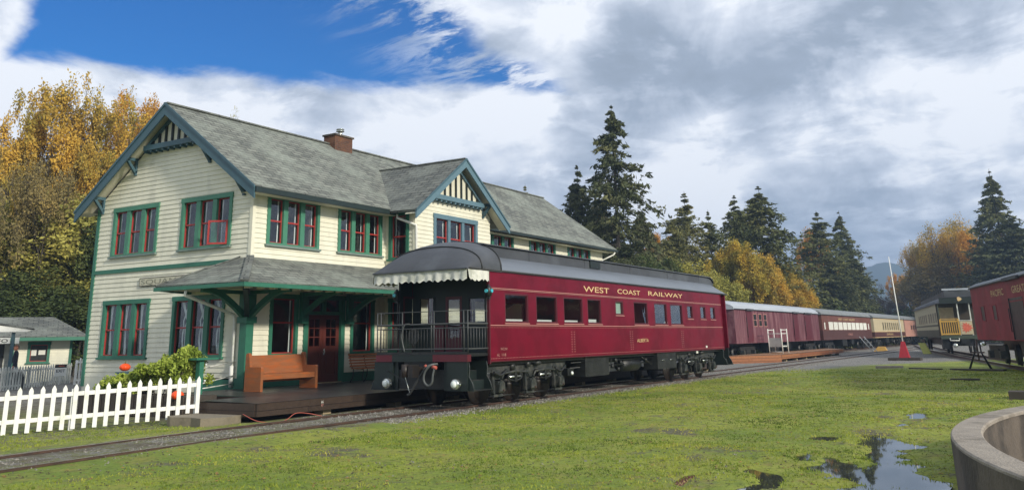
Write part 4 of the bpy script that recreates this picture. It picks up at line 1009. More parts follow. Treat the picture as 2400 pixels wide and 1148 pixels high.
# roof
def lowprof(s, eave=3.34, hwd=1.50):             # lower deck profile: from eave to the clerestory foot
    return [(-hwd, eave - .03), (-hwd, eave + .03), (-hwd + .10, eave + .12), (-hwd + .26, eave + .23), (-.98, 3.76), (-.6, 3.83), (0, 3.85), (.6, 3.83), (.98, 3.76), (hwd - .26, eave + .23), (hwd - .10, eave + .12), (hwd, eave + .03), (hwd, eave - .03)]
mb = MB(); rows = []
XR0, XR1 = 18.30, 38.80
for x in list(np.linspace(19.9, 37.9, 12)) + [38.1, 38.3, 38.5, 38.65, 38.76, 38.80]:
    q = 1.0 if x <= 38.0 else math.sqrt(max(0, 1 - ((x - 38.0) / .8) ** 2))
    rows.append([(x, YC + p, 3.31 + (z - 3.31) * (q if z > 3.33 else 1)) for p, z in lowprof(0)])
mb.grid(rows); mb.build('roof', 'roof_pale', co)
# rounded hood over the platform
mb = MB(); rows = []; NA = 25
for x in [18.28, 18.29, 18.33, 18.40, 18.52, 18.70, 18.95, 19.25, 19.55, 19.75, 19.95]:
    s = min(1, (x - 18.28) / 1.5); q = (1 - (1 - s) ** 2.1) ** .86 if s > 0 else 0
    row = [(x, YC - 1.50, 3.30)]
    for k in range(NA):
        a = PI * k / (NA - 1); yy_ = -math.copysign(abs(math.cos(a)) ** .90, math.cos(a)) * 1.505; zz_ = 3.335 + (max(0, math.sin(a)) ** .78) * (.83 * q)
        row.append((x, YC + yy_, zz_))
    row.append((x, YC + 1.50, 3.30)); rows.append(row)
mb.grid(rows); mb.poly(rows[0]); hd = mb.build('hood', 'roof_grey', co)
mb = MB()
for xr in (18.97, 19.90):
    s = min(1, (xr - 18.28) / 1.5); q = (1 - (1 - s) ** 2.1) ** .86
    pts = [(xr, YC - math.copysign(abs(math.cos(PI * k / 24)) ** .90, math.cos(PI * k / 24)) * 1.51, 3.34 + (max(0, math.sin(PI * k / 24)) ** .78) * (.83 * q) + .006) for k in range(25)]
    mb.tube(pts, .020, 6)
mb.build('roof_seam', 'iron_grey', hd)
# clerestory
mb = MB(); rows = []
for x in [19.86, 20.2, 26, 32, 37.4, 37.9, 38.2, 38.42, 38.52]:
    q = 1 if x < 37.9 else max(0, 1 - ((x - 37.9) / .66) ** 2.0)
    zt = 3.80 + .24 * q
    rows.append([(x, YC - .98, 3.72), (x, YC - .98, zt)] + [(x, YC + y * 1.0, zt + .11 * q * (1 - (y / .98) ** 2)) for y in (-.98, -.7, -.35, 0, .35, .7, .98)] + [(x, YC + .98, 3.72)])
mb.grid(rows, smooth=False); mb.build('clerestory', 'roof_grey', co)
mb = MB()
pr = [(YC + (-1.05), 4.045), (YC - 1.05, 4.075), (YC - .7, 4.13), (YC, 4.185), (YC + .7, 4.13), (YC + 1.05, 4.075), (YC + 1.05, 4.045)]
rows = [[(x, y, z - dz) for y, z in pr] for x, dz in ((19.80, .0), (20.0, 0), (37.7, 0), (38.0, .015), (38.22, .06), (38.36, .14), (38.44, .26))]
mb.grid(rows); mb.poly([p for p in rows[0]]); mb.build('clerestory_roof', 'roof_grey', co)
mb = MB(); mb.tube([(18.4, YN - .035, 3.335), (XR1 - .1, YN - .035, 3.335)], .022, 6); mb.build('drip_rail', 'iron_grey', co)
mb = MB(); mb.box(26.25, 27.0, YC - 1.02, YC - .96, 3.80, 4.03); mb.build('vent_louvre', 'green_black', co)
mb = MB()
for k in range(5): mb.box(22.3 + k * 3.6, 22.308 + k * 3.6, YC - .986, YC - .97, 3.74, 4.04)
each(mb, 'panel_joint', 'iron_black', co)
# canvas valance
def valance(P, u0, u1, ph=0):
    mb = MB(); n_ = int((u1 - u0) / .02); rows = []
    for k in range(n_ + 1):
        u = u0 + (u1 - u0) * k / n_; s = .5 + .5 * math.cos(2 * PI * (u - u0) / .19); dep = 3.03 + .045 * s + .01 * math.sin(u * 9)
        wv = .010 * math.sin(u * 23) + .008 * math.sin(u * 9.7); rows.append([P(u, 3.33, 0), P(u, 3.22, .012 + wv), P(u, 3.12, .02 + wv * 1.5), P(u, dep + .012, .025 + wv * 1.8), P(u, dep, .026 + wv * 1.8)])
    mb.grid(rows); o = mb.build('valance', 'canvas', co)
    mb = MB(); mb.grid([[Vector(r[3]) + P.n * .003, Vector(r[4]) + P.n * .003 - Vector((0, 0, .004))] for r in rows]); mb.build('trim', 'shade_white', o)
valance(Pl((18.33, 0, 0), (0, 1, 0), (-1, 0, 0)), YN - .02, YFAR + .02); valance(Pl((0, YN - .03, 0), (1, 0, 0), (0, -1, 0)), 18.34, 19.33); valance(Pl((0, YFAR + .03, 0), (1, 0, 0), (0, 1, 0)), 18.34, 19.33)
mb = MB(); mb.box(18.4, 19.4, YN + .05, YFAR - .05, 3.24, 3.28); mb.build('platform_ceiling', 'green_black', co)
# end bulkhead with door and windows
Pb = Pl((19.95, 0, 0), (0, 1, 0), (-1, 0, 0))
bo = [(14.47, 14.90, 2.06, 2.72), (13.57, 14.02, 1.5, 2.70), (12.80, 13.30, 2.06, 2.66)]
mb = MB(); panel(mb, Pb, YN + .03, YFAR - .03, 1.28, 3.26, bo[:1] + [(13.53, 14.06, 1.28, 2.74)] + bo[2:]); bh = mb.build('bulkhead', 'green_black', co)
mb = MB(); mb.pbox(Pb, 13.53, 14.06, 1.30, 1.66, -.04, .01, 'coach_red_dark'); mb.pbox(Pb, 13.53, 13.60, 1.66, 2.74, -.04, .01, 'coach_red_dark'); mb.pbox(Pb, 13.99, 14.06, 1.66, 2.74, -.04, .01, 'coach_red_dark'); mb.pbox(Pb, 13.6, 13.99, 2.66, 2.74, -.04, .01); ed = mb.build('door', 'coach_red_dark', co)
mb = MB(); mb.poly([Pb(13.6, 1.66, -.02), Pb(13.99, 1.66, -.02), Pb(13.99, 2.66, -.02), Pb(13.6, 2.66, -.02)]); mb.build('pane', 'glass', ed)
for o in (bo[0], bo[2]):
    mb = MB(); mb.pbox(Pb, o[0] - .05, o[0], o[2] - .05, o[3] + .05, -.02, .02); mb.pbox(Pb, o[1], o[1] + .05, o[2] - .05, o[3] + .05, -.02, .02); mb.pbox(Pb, o[0], o[1], o[3], o[3] + .05, -.02, .02); mb.pbox(Pb, o[0], o[1], o[2] - .05, o[2], -.02, .02); fr = mb.build('window', 'green_black', co)
    mb = MB(); mb.poly([Pb(o[0], o[2], -.02), Pb(o[1], o[2], -.02), Pb(o[1], o[3], -.02), Pb(o[0], o[3], -.02)]); mb.build('pane', 'glass', fr)
mb = MB(); mb.pbox(Pb, 14.1, 14.42, 1.3, 2.0, 0, .04); mb.build('locker', 'coach_red_dark', co)
mb = MB(); mb.box(19.36, 19.9, YFAR - .05, YFAR - .01, 1.28, 3.28); mb.build('platform_side', 'green_black', co); mb = MB(); mb.box(19.34, 19.92, YN + .006, YN + .05, 1.28, 3.28); mb.build('platform_side', 'green_black', co)
# railing
mb = MB(); xr = 18.43
for z, r in ((1.40, .018), (2.00, .024), (1.90, .014), (2.31, .011)):
    mb.tube([(19.33, YN + .04, z), (xr, YN + .04, z), (xr, YFAR - .04, z), (19.33, YFAR - .04, z)], r, 6, smooth=False)
mb.build('handrail', 'rail_grey', co)
rl = co.children[-1]
for y in (YN + .04, YN + .16, 13.35, 13.43, 14.35, YFAR - .16, YFAR - .04): 
    mb = MB(); mb.tube([(xr, y, 1.29), (xr, y, 2.32)], .017, 6); mb.build('railing_post', 'rail_grey', co)
mb = MB()
for k in range(1, 30): y = YN + .04 + k * (2 * HW - .08) / 30; mb.tube([(xr, y, 1.40), (xr, y, 1.90)], .006, 4)
for s in (YN + .04, YFAR - .04):
    for k in range(1, 7): x = xr + k * .13; mb.tube([(x, s, 1.40), (x, s, 1.90)], .010, 5)
o = mb.build('balusters', 'rail_grey', co); tag(o, kind='stuff')
for s in (YN + .04, YFAR - .04):
    mb = MB(); mb.tube([(19.28, s, 1.29), (19.28, s, 2.7)], .018, 6); mb.build('grab_rail', 'iron_grey', co)
mb = MB(); mb.box(18.40, 18.44, YN + .05, YFAR - .05, 1.27, 1.33); mb.build('platform_edge', 'iron_grey', co)
# end beam in its painted sections
mb = MB(); mb.box(18.34, 18.50, YN, 13.33, 1.10, 1.265, 'coach_red_dark'); mb.box(18.335, 18.50, 13.331, 14.60, 1.10, 1.265, 'green_black'); mb.box(18.34, 18.50, 14.601, YFAR - .08, 1.10, 1.265, 'coach_red_dark'); mb.build('end_beam', 'coach_red_dark', co)
# step wells
def steps(x0, x1, ys, s):
    mb = MB(); yo = ys + s * .03; yi = ys + s * .75
    for x in (x0, x1 - .03):
        pts = [(x, yo, 1.10), (x, yo - s * .02, .95), (x, yo - s * .0, .75), (x, yo - s * .10, .60), (x, yo - s * .16, .42), (x, yi, .42), (x, yi, 1.10)]
        mb.prism(pts, (.03, 0, 0))
    o = each(mb, 'step_side', 'green_black', co)[0]
    for k, (z, off) in enumerate(((.44, -.12), (.66, .10), (.88, .32))):
        mb = MB(); a, b_ = sorted((ys + s * off, ys + s * (off + .24))); mb.box(x0 + .03, x1 - .03, a, b_, z - .02, z, 'iron_grey'); a, b_ = sorted((ys + s * (off + .22), ys + s * (off + .235))); mb.box(x0 + .031, x1 - .031, a, b_, z, z + .2, 'green_black'); mb.build('step', 'iron_grey', o)
    mb = MB(); mb.tube([(x0 + .015, yo - s * .01, 1.08), (x0 + .015, yo - s * .03, .95), (x0 + .015, yo - s * .01, .75), (x0 + .015, yo - s * .11, .60), (x0 + .015, yo - s * .17, .42)], .008, 5)
    mb.tube([(x1 - .015, yo - s * .01, 1.08), (x1 - .015, yo - s * .03, .95), (x1 - .015, yo - s * .01, .75), (x1 - .015, yo - s * .11, .60), (x1 - .015, yo - s * .17, .42)], .008, 5); each(mb, 'edge_strip', 'hose_pale', o)
steps(18.42, 19.25, YN, 1); steps(18.42, 19.25, YFAR, -1); steps(37.72, 38.45, YN, 1)
for y0_, y1_ in ((YN + .02, YN + .62), (YFAR - .62, YFAR - .02)):
    mb = MB(); mb.box(18.36, 18.40, y0_, y1_, .42, 1.095); mb.build('end_plate', 'green_black', co)
# lamps on the end plates
for y in (12.62, 14.73):
    mb = MB(); mb.lathe((18.36, y, .58), (-1, 0, 0), [(0, .12), (.10, .125), (.13, .10), (.14, .06)], 18, 'lamp_metal'); mb.lathe((18.22, y, .58), (-1, 0, 0), [(0, .085), (.02, .07), (.03, .01)], 14, 'lamp_glass'); mb.tube([(18.3, y - .13, .60), (18.26, y - .17, .57)], .02, 6, 'lamp_metal'); mb.build('end_lamp', 'lamp_metal', co)
# marker lamps
for y in (YN - .02, YFAR + .02):
    mb = MB(); mb.lathe((19.30, y, 2.66), (0, 0, 1), [(0, .05), (.03, .09), (.20, .09), (.24, .07), (.27, .04), (.30, .03), (.31, .01)], 12, 'iron_black'); mb.cyl((19.30, y - .10 if y < YC else y + .10, 2.80), (0, 1, 0), .045, .04, 12, 'lens_blue'); mb.cyl((19.20, y, 2.80), (1, 0, 0), .045, .04, 12, 'lens_blue'); mb.box(19.28, 19.36, y - .03, y + .03, 2.6, 2.66); mb.build('marker_lamp', 'iron_black', co)
# coupler, hoses, chain
mb = MB(); mb.box(18.1, 18.7, 13.62, 13.88, .80, .98); mb.box(17.86, 18.12, 13.58, 13.72, .74, 1.04); mb.box(17.90, 18.10, 13.72, 13.96, .80, 1.0); mb.cyl((17.92, 13.86, .9), (0, 0, 1), .09, .30, 12); mb.build('coupler', 'wheel_steel', co)
mb = MB(); mb.box(18.38, 18.48, 13.30, 14.25, .78, 1.10); mb.box(18.45, 18.6, 12.9, 14.6, .45, .9); mb.build('draft_gear', 'iron_black', co)
def arc(pts, n_=14):
    out = []; P = [Vector(p) for p in pts]; P = [P[0]] + P + [P[-1]]
    for i in range(1, len(P) - 2):
        for k in range(n_ // (len(P) - 3) + 1):
            t_ = k / (n_ // (len(P) - 3) + 1); a, b_, c, d = P[i - 1], P[i], P[i + 1], P[i + 2]
            out.append(.5 * ((2 * b_) + (c - a) * t_ + (2 * a - 5 * b_ + 4 * c - d) * t_ ** 2 + (3 * b_ - a - 3 * c + d) * t_ ** 3))
    out.append(P[-2]); return out
mb = MB(); mb.tube(arc([(18.3, 13.35, 1.02), (18.2, 13.42, .98), (18.12, 13.60, .70), (18.1, 13.82, .38), (18.1, 13.92, .33)]), .030, 8, 'hose'); mb.tube(arc([(18.1, 13.36, 1.0), (18.08, 13.37, 1.03)]), .035, 6, 'cable_red'); mb.build('air_hose', 'hose', co)
mb = MB(); mb.tube(arc([(18.3, 13.15, 1.05), (18.12, 13.24, 1.02), (18.08, 13.38, .85), (18.08, 13.40, .66), (18.08, 13.28, .55), (18.08, 13.16, .62), (18.08, 13.13, .80), (18.1, 13.10, .95)], 28), .028, 8, 'hose_pale'); mb.cyl((18.1, 13.1, .98), (0, 1, .2), .04, .12, 8, 'cable_red'); mb.build('air_hose', 'hose_pale', co)
mb = MB()
for k in range(11): q = k / 10; p = Vector((18.15, 14.02 - .14 * q, .72 - .36 * q)); mb.tube([p + Vector((0, .012, .012)), p, p - Vector((0, .012, .02))], .009, 4)
mb.build('safety_chain', 'lamp_glass', co)
mb = MB(); mb.tube([(18.3, 14.75, .90), (18.15, 14.25, .74), (18.15, 14.02, .70)], .012, 5); mb.build('uncoupling_rod', 'iron_grey', co)
mb = MB(); mb.tube(arc([(18.40, 14.25, 1.34), (18.38, 14.33, 1.7), (18.38, 14.25, 1.98), (18.40, 14.1, 2.02)]), .018, 6); mb.build('signal_hose', 'hose_pale', co)
mb = MB(); mb.lathe((18.6, 14.1, 1.7), (-1, 0, 0), [(0, .18), (.02, .20), (.04, .18)], 18); mb.tube([(18.58, 14.1, 1.3), (18.58, 14.1, 1.7)], .02, 6); mb.build('brake_wheel', 'iron_grey', co)
# far end vestibule
mb = MB(); mb.box(X1 + .02, 38.55, YN + .35, YN + .40, 1.28, 3.3); mb.box(X1 + .02, X1 + .06, YN + .05, YFAR - .05, 1.28, 3.3); mb.build('vestibule', 'coach_red_dark', co)
mb = MB(); mb.box(38.50, 38.60, YN + .02, YFAR - .02, 1.1, 3.3); mb.build('vestibule_end', 'coach_red', co); mb = MB(); mb.box(38.6, 38.8, YC - .6, YC + .6, 1.2, 3.3); mb.build('diaphragm', 'iron_black', co)
# underframe
mb = MB(); mb.box(19.0, 38.3, YC - .25, YC + .25, .80, 1.10); mb.box(19.5, 38, YN + .12, YN + .2, .98, 1.10); mb.box(19.5, 38, YFAR - .2, YFAR - .12, .98, 1.10)
mb.tube([(24.2, YN + .3, .75), (34, YN + .3, .75)], .022, 6); mb.tube([(24.2, YN + .25, .9), (31, YN + .25, .9)], .016, 6); each(mb, 'underframe', 'iron_black', co)
def ubox(x0, x1, z0, z1, y0, y1, mt='iron_grey', handles=0):
    mb = MB(); mb.box(x0, x1, y0, y1, z0, z1); mb.box(x0 - .01, x1 + .01, y0 - .012, y0 - .002, z1 - .16, z1 - .14)
    for k in range(handles): mb.tube([(x0 + .35 + k * .8, y0 - .01, z0 + .3), (x0 + .36 + k * .8, y0 - .03, z0 + .3), (x0 + .55 + k * .8, y0 - .03, z0 + .3), (x0 + .56 + k * .8, y0 - .01, z0 + .3)], .012, 5, 'lamp_metal')
    return mb.build('equipment_box', mt, co)
ubox(24.87, 26.55, .48, 1.07, YN + .10, YN + .75); ubox(30.52, 32.32, .50, 1.06, YN + .06, YN + .6, 'iron_grey', 2)
mb = MB(); mb.lathe((28.1, YN + .45, .72), (1, 0, 0), [(0, .05), (.05, .22), (1.3, .22), (1.36, .05)], 16); mb.build('air_tank', 'iron_black', co)
mb = MB()
for x, z in ((26.95, .72), (27.2, .9), (27.4, .62), (27.6, .82), (29.7, .85)): mb.lathe((x, YN + .2, z), (0, -1, 0), [(0, .05), (.0, .07), (.06, .06), (.08, .02)], 10); mb.tube([(x, YN + .22, z), (x + .05, YN + .22, 1.06)], .014, 5)
mb.tube([(29.4, YN + .2, .95), (30.2, YN + .2, .70)], .025, 6); each(mb, 'valve_gear', 'iron_grey', co)
mb = MB(); mb.lathe((24.1, YN + .18, .62), (0, -1, 0), [(0, .03), (0, .055), (.04, .05), (.06, .02)], 12, 'lamp_glass'); mb.box(23.9, 24.3, YN + .2, YN + .5, .55, .75); mb.build('generator_lamp', 'iron_black', co)
# six wheel trucks
def truck(ax, sub=True):
    t = MB(); r = .43; y0 = YN + .20; xa_, xb_ = ax[0] - .50, ax[-1] + .50
    t.box(xa_, xb_, y0 + .02, y0 + .12, .80, .93); t.box(xa_ - .05, xb_ + .05, y0 + .05, y0 + .09, .93, .97)
    t.box(xa_, xa_ + .1, y0 + .10, YFAR - .3, .80, .9)
    for a in ax:
        t.prism([(a - .26, y0, .86), (a - .22, y0, .30), (a - .13, y0, .24), (a - .13, y0, .62), (a + .13, y0, .62), (a + .13, y0, .24), (a + .22, y0, .30), (a + .26, y0, .86)], (0, .07, 0))
        t.box(a - .22, a + .22, y0 - .02, y0 + .1, .20, .26)
    tk = t.build('truck', 'truck_grey', co)
    t2 = MB(); t2.box(xa_, xb_, YFAR - .32, YFAR - .22, .78, .93); t2.build('side_frame', 'truck_grey', tk)
    for i, a in enumerate(ax):
        m_ = MB(); m_.box(a - .13, a + .13, y0 - .10, y0 + .16, .30, .58); m_.prism([(a - .13, y0 - .10, .30), (a - .15, y0 - .14, .34), (a - .12, y0 - .14, .54), (a, y0 - .14, .60), (a + .12, y0 - .14, .54), (a + .15, y0 - .14, .34), (a + .13, y0 - .10, .30)], (0, .04, 0)); m_.cyl((a + .05, y0 - .15, .36), (0, 1, 0), .028, .03, 8, 'steel_rust'); m_.build('journal_box', 'truck_grey', tk)
        for y, sg_ in ((YC - .70, -1), (YC + .70, 1)):
            m_ = MB(); m_.lathe((a, y, r), (0, sg_, 0), [(-.10, .12), (-.085, .46), (-.06, .46), (-.055, r + .0), (.045, r - .006), (.05, r - .07), (.015, r - .09), (.012, .16), (.05, .14), (.06, .07), (.065, .005)], 32); m_.build('wheel', 'wheel_steel', tk)
        m_ = MB(); m_.cyl((a, YC, r), (0, 1, 0), .07, 1.9, 10); m_.build('axle', 'iron_black', tk)
    for a, b_ in zip(ax[:-1], ax[1:]):
        m_ = MB(); c = (a + b_) / 2
        pts = [(c + .36 * math.cos(2 * PI * k / 20), y0 - .03, .66 + .10 * math.sin(2 * PI * k / 20)) for k in range(21)]; m_.tube(pts, .024, 6)
        m_.tube([(c - .30, y0 - .03, .66), (c + .30, y0 - .03, .66)], .030, 6, 'lamp_metal'); m_.box(c - .06, c + .06, y0 - .07, y0 + .05, .52, .80); m_.build('leaf_spring', 'iron_grey', tk)
        m_ = MB()
        m_.tube([(a + .10, y0 - .06, .62), (a + .22, y0 - .06, .76), (c, y0 - .05, .80), (b_ - .22, y0 - .06, .76), (b_ - .10, y0 - .06, .62)], .030, 6); m_.build('equaliser', 'truck_grey', tk)
        m_ = MB(); m_.box(c - .30, c - .20, YC - .78, YC - .64, .22, .62); m_.box(c + .20, c + .30, YC - .78, YC - .64, .22, .62); m_.tube([(c - .34, y0 + .2, .2), (c + .34, y0 + .2, .2)], .022, 6); m_.build('brake_gear', 'iron_grey', tk)
    m_ = MB(); m_.cyl((ax[1] - .15, y0 - .02, .96), (0, 0, 1), .09, .16, 12); m_.cyl((ax[0] + .75, y0 + .04, .92), (0, 0, 1), .11, .2, 12); m_.lathe((ax[1] + .35, y0 - .02, .90), (0, 0, 1), [(0, .05), (.02, .13), (.08, .15), (.14, .10), (.16, .02)], 14); m_.tube(arc([(ax[0] - .3, y0 - .08, .8), (ax[0], y0 - .1, .72), (ax[0] + .3, y0 - .08, .84)]), .035, 6); m_.tube(arc([(ax[2] - .3, y0 - .08, .8), (ax[2], y0 - .1, .72), (ax[2] + .3, y0 - .08, .84)]), .035, 6); each(m_, 'truck_fitting', 'iron_grey', tk)
    return tk
truck((20.02, 21.66, 23.28)); truck((33.35, 35.0, 36.65))

# ------------------------------------------------------------------ platform deck in front of the station
dk = thing('station_platform', 'wet dark boarded platform between the station and the track', 'platform', (14.6, 15.42, 0))
def dz(y): return .32 + (y - 15.42) / (YF - 15.42) * .06
mb = MB(); y0 = 15.42
mb.poly([(14.6, y0, dz(y0)), (46, y0, dz(y0)), (46, 20.1, dz(20)), (16.1, 20.1, dz(20)), (16.1, 17.3, dz(17.3)), (14.6, 17.3, dz(17.3))]); mb.build('decking', 'deck_wet', dk)
mb = MB(); mb.box(14.58, 46, y0 - .03, y0 + .04, .04, .315); mb.box(14.56, 14.62, y0 + .04, 17.3, .04, .315); mb.box(14.6, 16.1, 17.3, 17.34, .04, .32); mb.box(16.06, 16.1, 17.34, 20, .0, .34); mb.build('fascia', 'fascia_wet', dk)
for k in range(11):
    mb = MB(); x = 16.9 + k * 2.8; mb.box(x, x + .28, y0 + .15, y0 + .45, -.2, .05); mb.build('pier', 'pale_wood', dk)
mb = MB(); mb.box(15, 46, y0 + .6, y0 + .7, -.2, .30); mb.build('backing', 'black_ink', dk)
Pd = Pl((0, y0 - .034, 0), (1, 0, 0), (0, -1, 0)); text_mesh('66', Pd, 16.62, .20, .06, 'lettering', 'shade_white', dk, d=.002); text_mesh('97', Pd, 16.62, .12, .06, 'lettering', 'coach_line', dk, d=.002)
# handrail beside the ramp
hr = thing('ramp_handrail', 'thin pipe handrail from green post to the station downpipe', 'handrail', (16.05, 19.15, .37))
mb = MB(); mb.box(15.98, 16.12, 19.05, 19.19, .37, 1.22); mb.box(15.80, 16.5, 18.95, 19.25, 1.22, 1.27); mb.build('post', 'green', hr)
for z0_, z1_ in ((1.0, 1.12), (.62, .74), (.50, .52)):
    mb = MB(); mb.tube([(16.1, 19.15, z0_), (18.26, 20.30, z1_)], .016, 6); mb.build('rail', 'grey_paint', hr)
mb = MB(); mb.lathe((16.2, 19.1, 1.10), (-.5, -.86, 0), [(0, .02), (.12, .025), (.14, .01)], 8); mb.lathe((16.2, 19.1, .70), (-.5, -.86, 0), [(0, .02), (.08, .03), (.1, .01)], 8); mb.build('rail_end', 'white_paint', hr)
# pew
pw_ = thing('wooden_pew', 'long orange-brown wooden pew standing against the station wall left of the doors', 'bench', (17.5, 18.8, .37))
L0, L1, yb, yf, zb = 17.42, 19.52, 18.92, 18.32, .365
for x in (L0, L1):
    mb = MB(); pts = [(x, yf, zb), (x, yf, zb + .60), (x, yf + .02, zb + .63), (x, yb - .17, zb + .63), (x, yb - .12, zb + .93)] + [(x, yb - .06 + .065 * math.cos(a), zb + .93 + .065 * math.sin(a)) for a in np.linspace(PI, 0, 7)] + [(x, yb + .02, zb)]
    mb.prism(pts, (.09, 0, 0)); mb.build('end_panel', 'pew', pw_)
mb = MB(); mb.prism([(L0 + .09, yb - .10, zb + .45), (L0 + .09, yb - .03, zb + .93), (L0 + .09, yb, zb + .93), (L0 + .09, yb - .05, zb + .38)], (L1 - L0 - .09, 0, 0)); mb.build('backrest', 'pew', pw_)
mb = MB(); mb.box(L0 + .09, L1, yf + .04, yb - .06, zb + .40, zb + .44); mb.box(L0 + .09, L1, yf + .04, yf + .07, zb + .30, zb + .40); mb.build('seat', 'pew', pw_)
mb = MB(); mb.box(L0 + .09, L1, yb - .10, yb - .08, zb + .22, zb + .30); mb.build('stretcher', 'pew', pw_)
# slatted bench
sb = thing('slatted_bench', 'slatted wooden bench with thin dark metal legs right of the doors', 'bench', (22.7, 19.2, .38))
mb = MB()
for k in range(5): mb.box(22.2, 23.85, 19.36 + k * .02, 19.39 + k * .02, .84 + k * .085, .90 + k * .085)
mb.build('backrest', 'bench_slat', sb); mb = MB()
for k in range(4): mb.box(22.2, 23.85, 18.92 + k * .11, 19.0 + k * .11, .78, .81)
mb.build('seat', 'bench_slat', sb)
for x in (22.32, 23.0, 23.72):
    mb = MB(); mb.tube(arc([(x, 18.9, .38), (x, 18.95, .6), (x, 18.92, .77), (x, 19.33, .79), (x, 19.42, .9), (x, 19.5, 1.22)]), .016, 5); mb.tube(arc([(x, 19.45, .38), (x, 19.35, .55), (x, 19.33, .78)]), .016, 5); mb.build('leg', 'iron_black', sb)
# stone step and cable
sl_ = MB(); pts = [(14.55, 15.85), (14.52, 17.25), (13.75, 17.35), (13.55, 17.0), (13.62, 16.4), (13.5, 15.95), (13.9, 15.68)]
sl_.prism([(x, y, -.16) for x, y in pts], (0, 0, .235)); tag(sl_.build('stone_slab', 'slab_stone'), 'cracked grey stone slab lying at the foot of the dark platform corner', 'step')
sl_ = MB(); sl_.tube(arc([(14.5, 15.75, .1), (14.5, 15.3, -.03), (14.7, 14.95, -.07), (15.1, 15.0, -.04), (15.5, 15.12, .06), (15.9, 15.1, .03), (16.2, 14.85, -.06)], 30), .008, 6); tag(sl_.build('cable', 'cable_red'), 'thin red cable looping out from under the dark platform', 'cable')

# ------------------------------------------------------------------ picket fences
def picket(P, u, z, h, wd=.088, mt=None):
    mb = MB(); w_ = wd / 2; mb.prism([P(u - w_, z, 0), P(u + w_, z, 0), P(u + w_, z + h - .085, 0), P(u + w_ * .72, z + h - .055, 0), P(u, z + h, 0), P(u - w_ * .72, z + h - .055, 0), P(u - w_, z + h - .085, 0)], P.n * .022); return mb
def fence(name, label, a, b_, za, zb_, h, sp, mt, wd=.088, posts=(0, .5, 1)):
    a = Vector((a[0], a[1], 0)); b_ = Vector((b_[0], b_[1], 0)); U = (b_ - a).normalized(); Nn = Vector((U.y, -U.x, 0)); Ln = (b_ - a).length
    if Nn.dot(-a) < 0: Nn = -Nn
    P = Pl(a, U, Nn); t = thing(name, label, 'fence', (a.x, a.y, za)); n_ = int(Ln / sp)
    for k in range(n_ + 1):
        u = Ln - k * sp; q = u / Ln; z = za + (zb_ - za) * q; j = random.uniform(-.012, .012)
        hh = h - (.10 if (k < 2 and name == 'picket_fence' and zb_ > -.05) else 0)
        picket(P, u + j * .4, z + (h - hh) + j, hh + random.uniform(-.006, .006), wd).build('picket', mt, t)
    for zr in (.20, h - .24):
        mb = MB(); mb.prism([P(-.05, za + zr, 0), P(Ln + .04, zb_ + zr, 0), P(Ln + .04, zb_ + zr + .085, 0), P(-.05, za + zr + .085, 0)], P.n * -.035); mb.build('rail', mt, t)
    for q in posts:
        mb = MB(); u = Ln * q; z = za + (zb_ - za) * q; mb.pbox(P, u - .045, u + .045, z - .1, z + h - .10, -.13, -.036); mb.build('post', mt, t)
    return t
fence('picket_fence', 'bright white picket fence in the left foreground on the grass', (9.6, 19.35), (14.42, 17.18), -.165, .0, .91, .218, 'white_paint')
fence('picket_fence', 'grey weathered picket fence with grey rails in front of the small booth', (20.0, 36.6), (27.2, 41.9), -.2, -.2, 1.04, .27, 'grey_paint', wd=.15)
fence('picket_fence', 'short pale picket fence beside the exit sign by the station corner', (26.05, 39.55), (27.55, 40.35), -.15, -.15, 1.25, .26, 'white_paint', wd=.14)
# planter box, shrub and pumpkins behind the white fence
mb = MB(); mb.box(15.0, 15.95, 18.3, 22.6, -.12, .38); 
for k in range(22): mb.box(14.96, 15.0, 18.35 + k * .19, 18.5 + k * .19, -.10, .42)
tag(mb.build('planter_box', 'dark_wood'), 'low dark slatted planter box behind the white fence', 'planter')
def leaves(cs, n_, s0, s1, rng, flat=.0, out=None):
    """little leaf quads scattered around centres cs (x, y, z, r)"""
    V = []; cs = np.array(cs); m_ = len(cs)
    i = rng.randint(0, m_, n_); p = rng.normal(0, 1, (n_, 3)); p /= np.linalg.norm(p, axis=1)[:, None] + 1e-6; rr = rng.rand(n_) ** .45
    c = cs[i, :3] + p * (rr * cs[i, 3])[:, None]
    a = rng.normal(0, 1, (n_, 3)); a[:, 2] *= (1 - flat); a /= np.linalg.norm(a, axis=1)[:, None]; b_ = rng.normal(0, 1, (n_, 3)); b_ -= a * (a * b_).sum(1)[:, None]; b_ /= np.linalg.norm(b_, axis=1)[:, None]
    s = rng.uniform(s0, s1, n_)[:, None]
    q = [c - a * s, c + b_ * s * .55, c + a * s, c - b_ * s * .55]
    return np.stack([q[0], q[1], q[2], q[0], q[2], q[3]], 1).reshape(-1, 3)
rng = np.random.RandomState(3)
sh = thing('shrub', 'bright green leafy shrub spreading behind the white picket fence', 'shrub', (15.8, 20.4, 0))
cs = []
for k in range(230):
    q = rng.rand(); y = 19.3 + q * 3.0; top = 1.60 - (q ** .85) * .98 + rng.uniform(-.05, .05); x = 15.85 + rng.normal(0, .30); z = top - .12 - .7 * rng.rand() ** 2.0 * (top - .5); cs.append((x, y, z, .16))
V = leaves(cs, 22000, .03, .065, rng); V -= np.array([15.8, 20.4, 0]); tri_obj('foliage', V, 'leaf_shrub', sh)
mb = MB()
for k in range(14): a = rng.rand() * 6.28; mb.tube([(15.8, 20.2 + .3 * math.sin(a), -.1), (15.8 + .3 * math.cos(a), 20.4 + .7 * math.sin(a), .6), (15.8 + .4 * math.cos(a), 20.5 + 1.1 * math.sin(a), .95)], [.02, .015, .006], 5)
mb.build('stem', 'bark', sh)
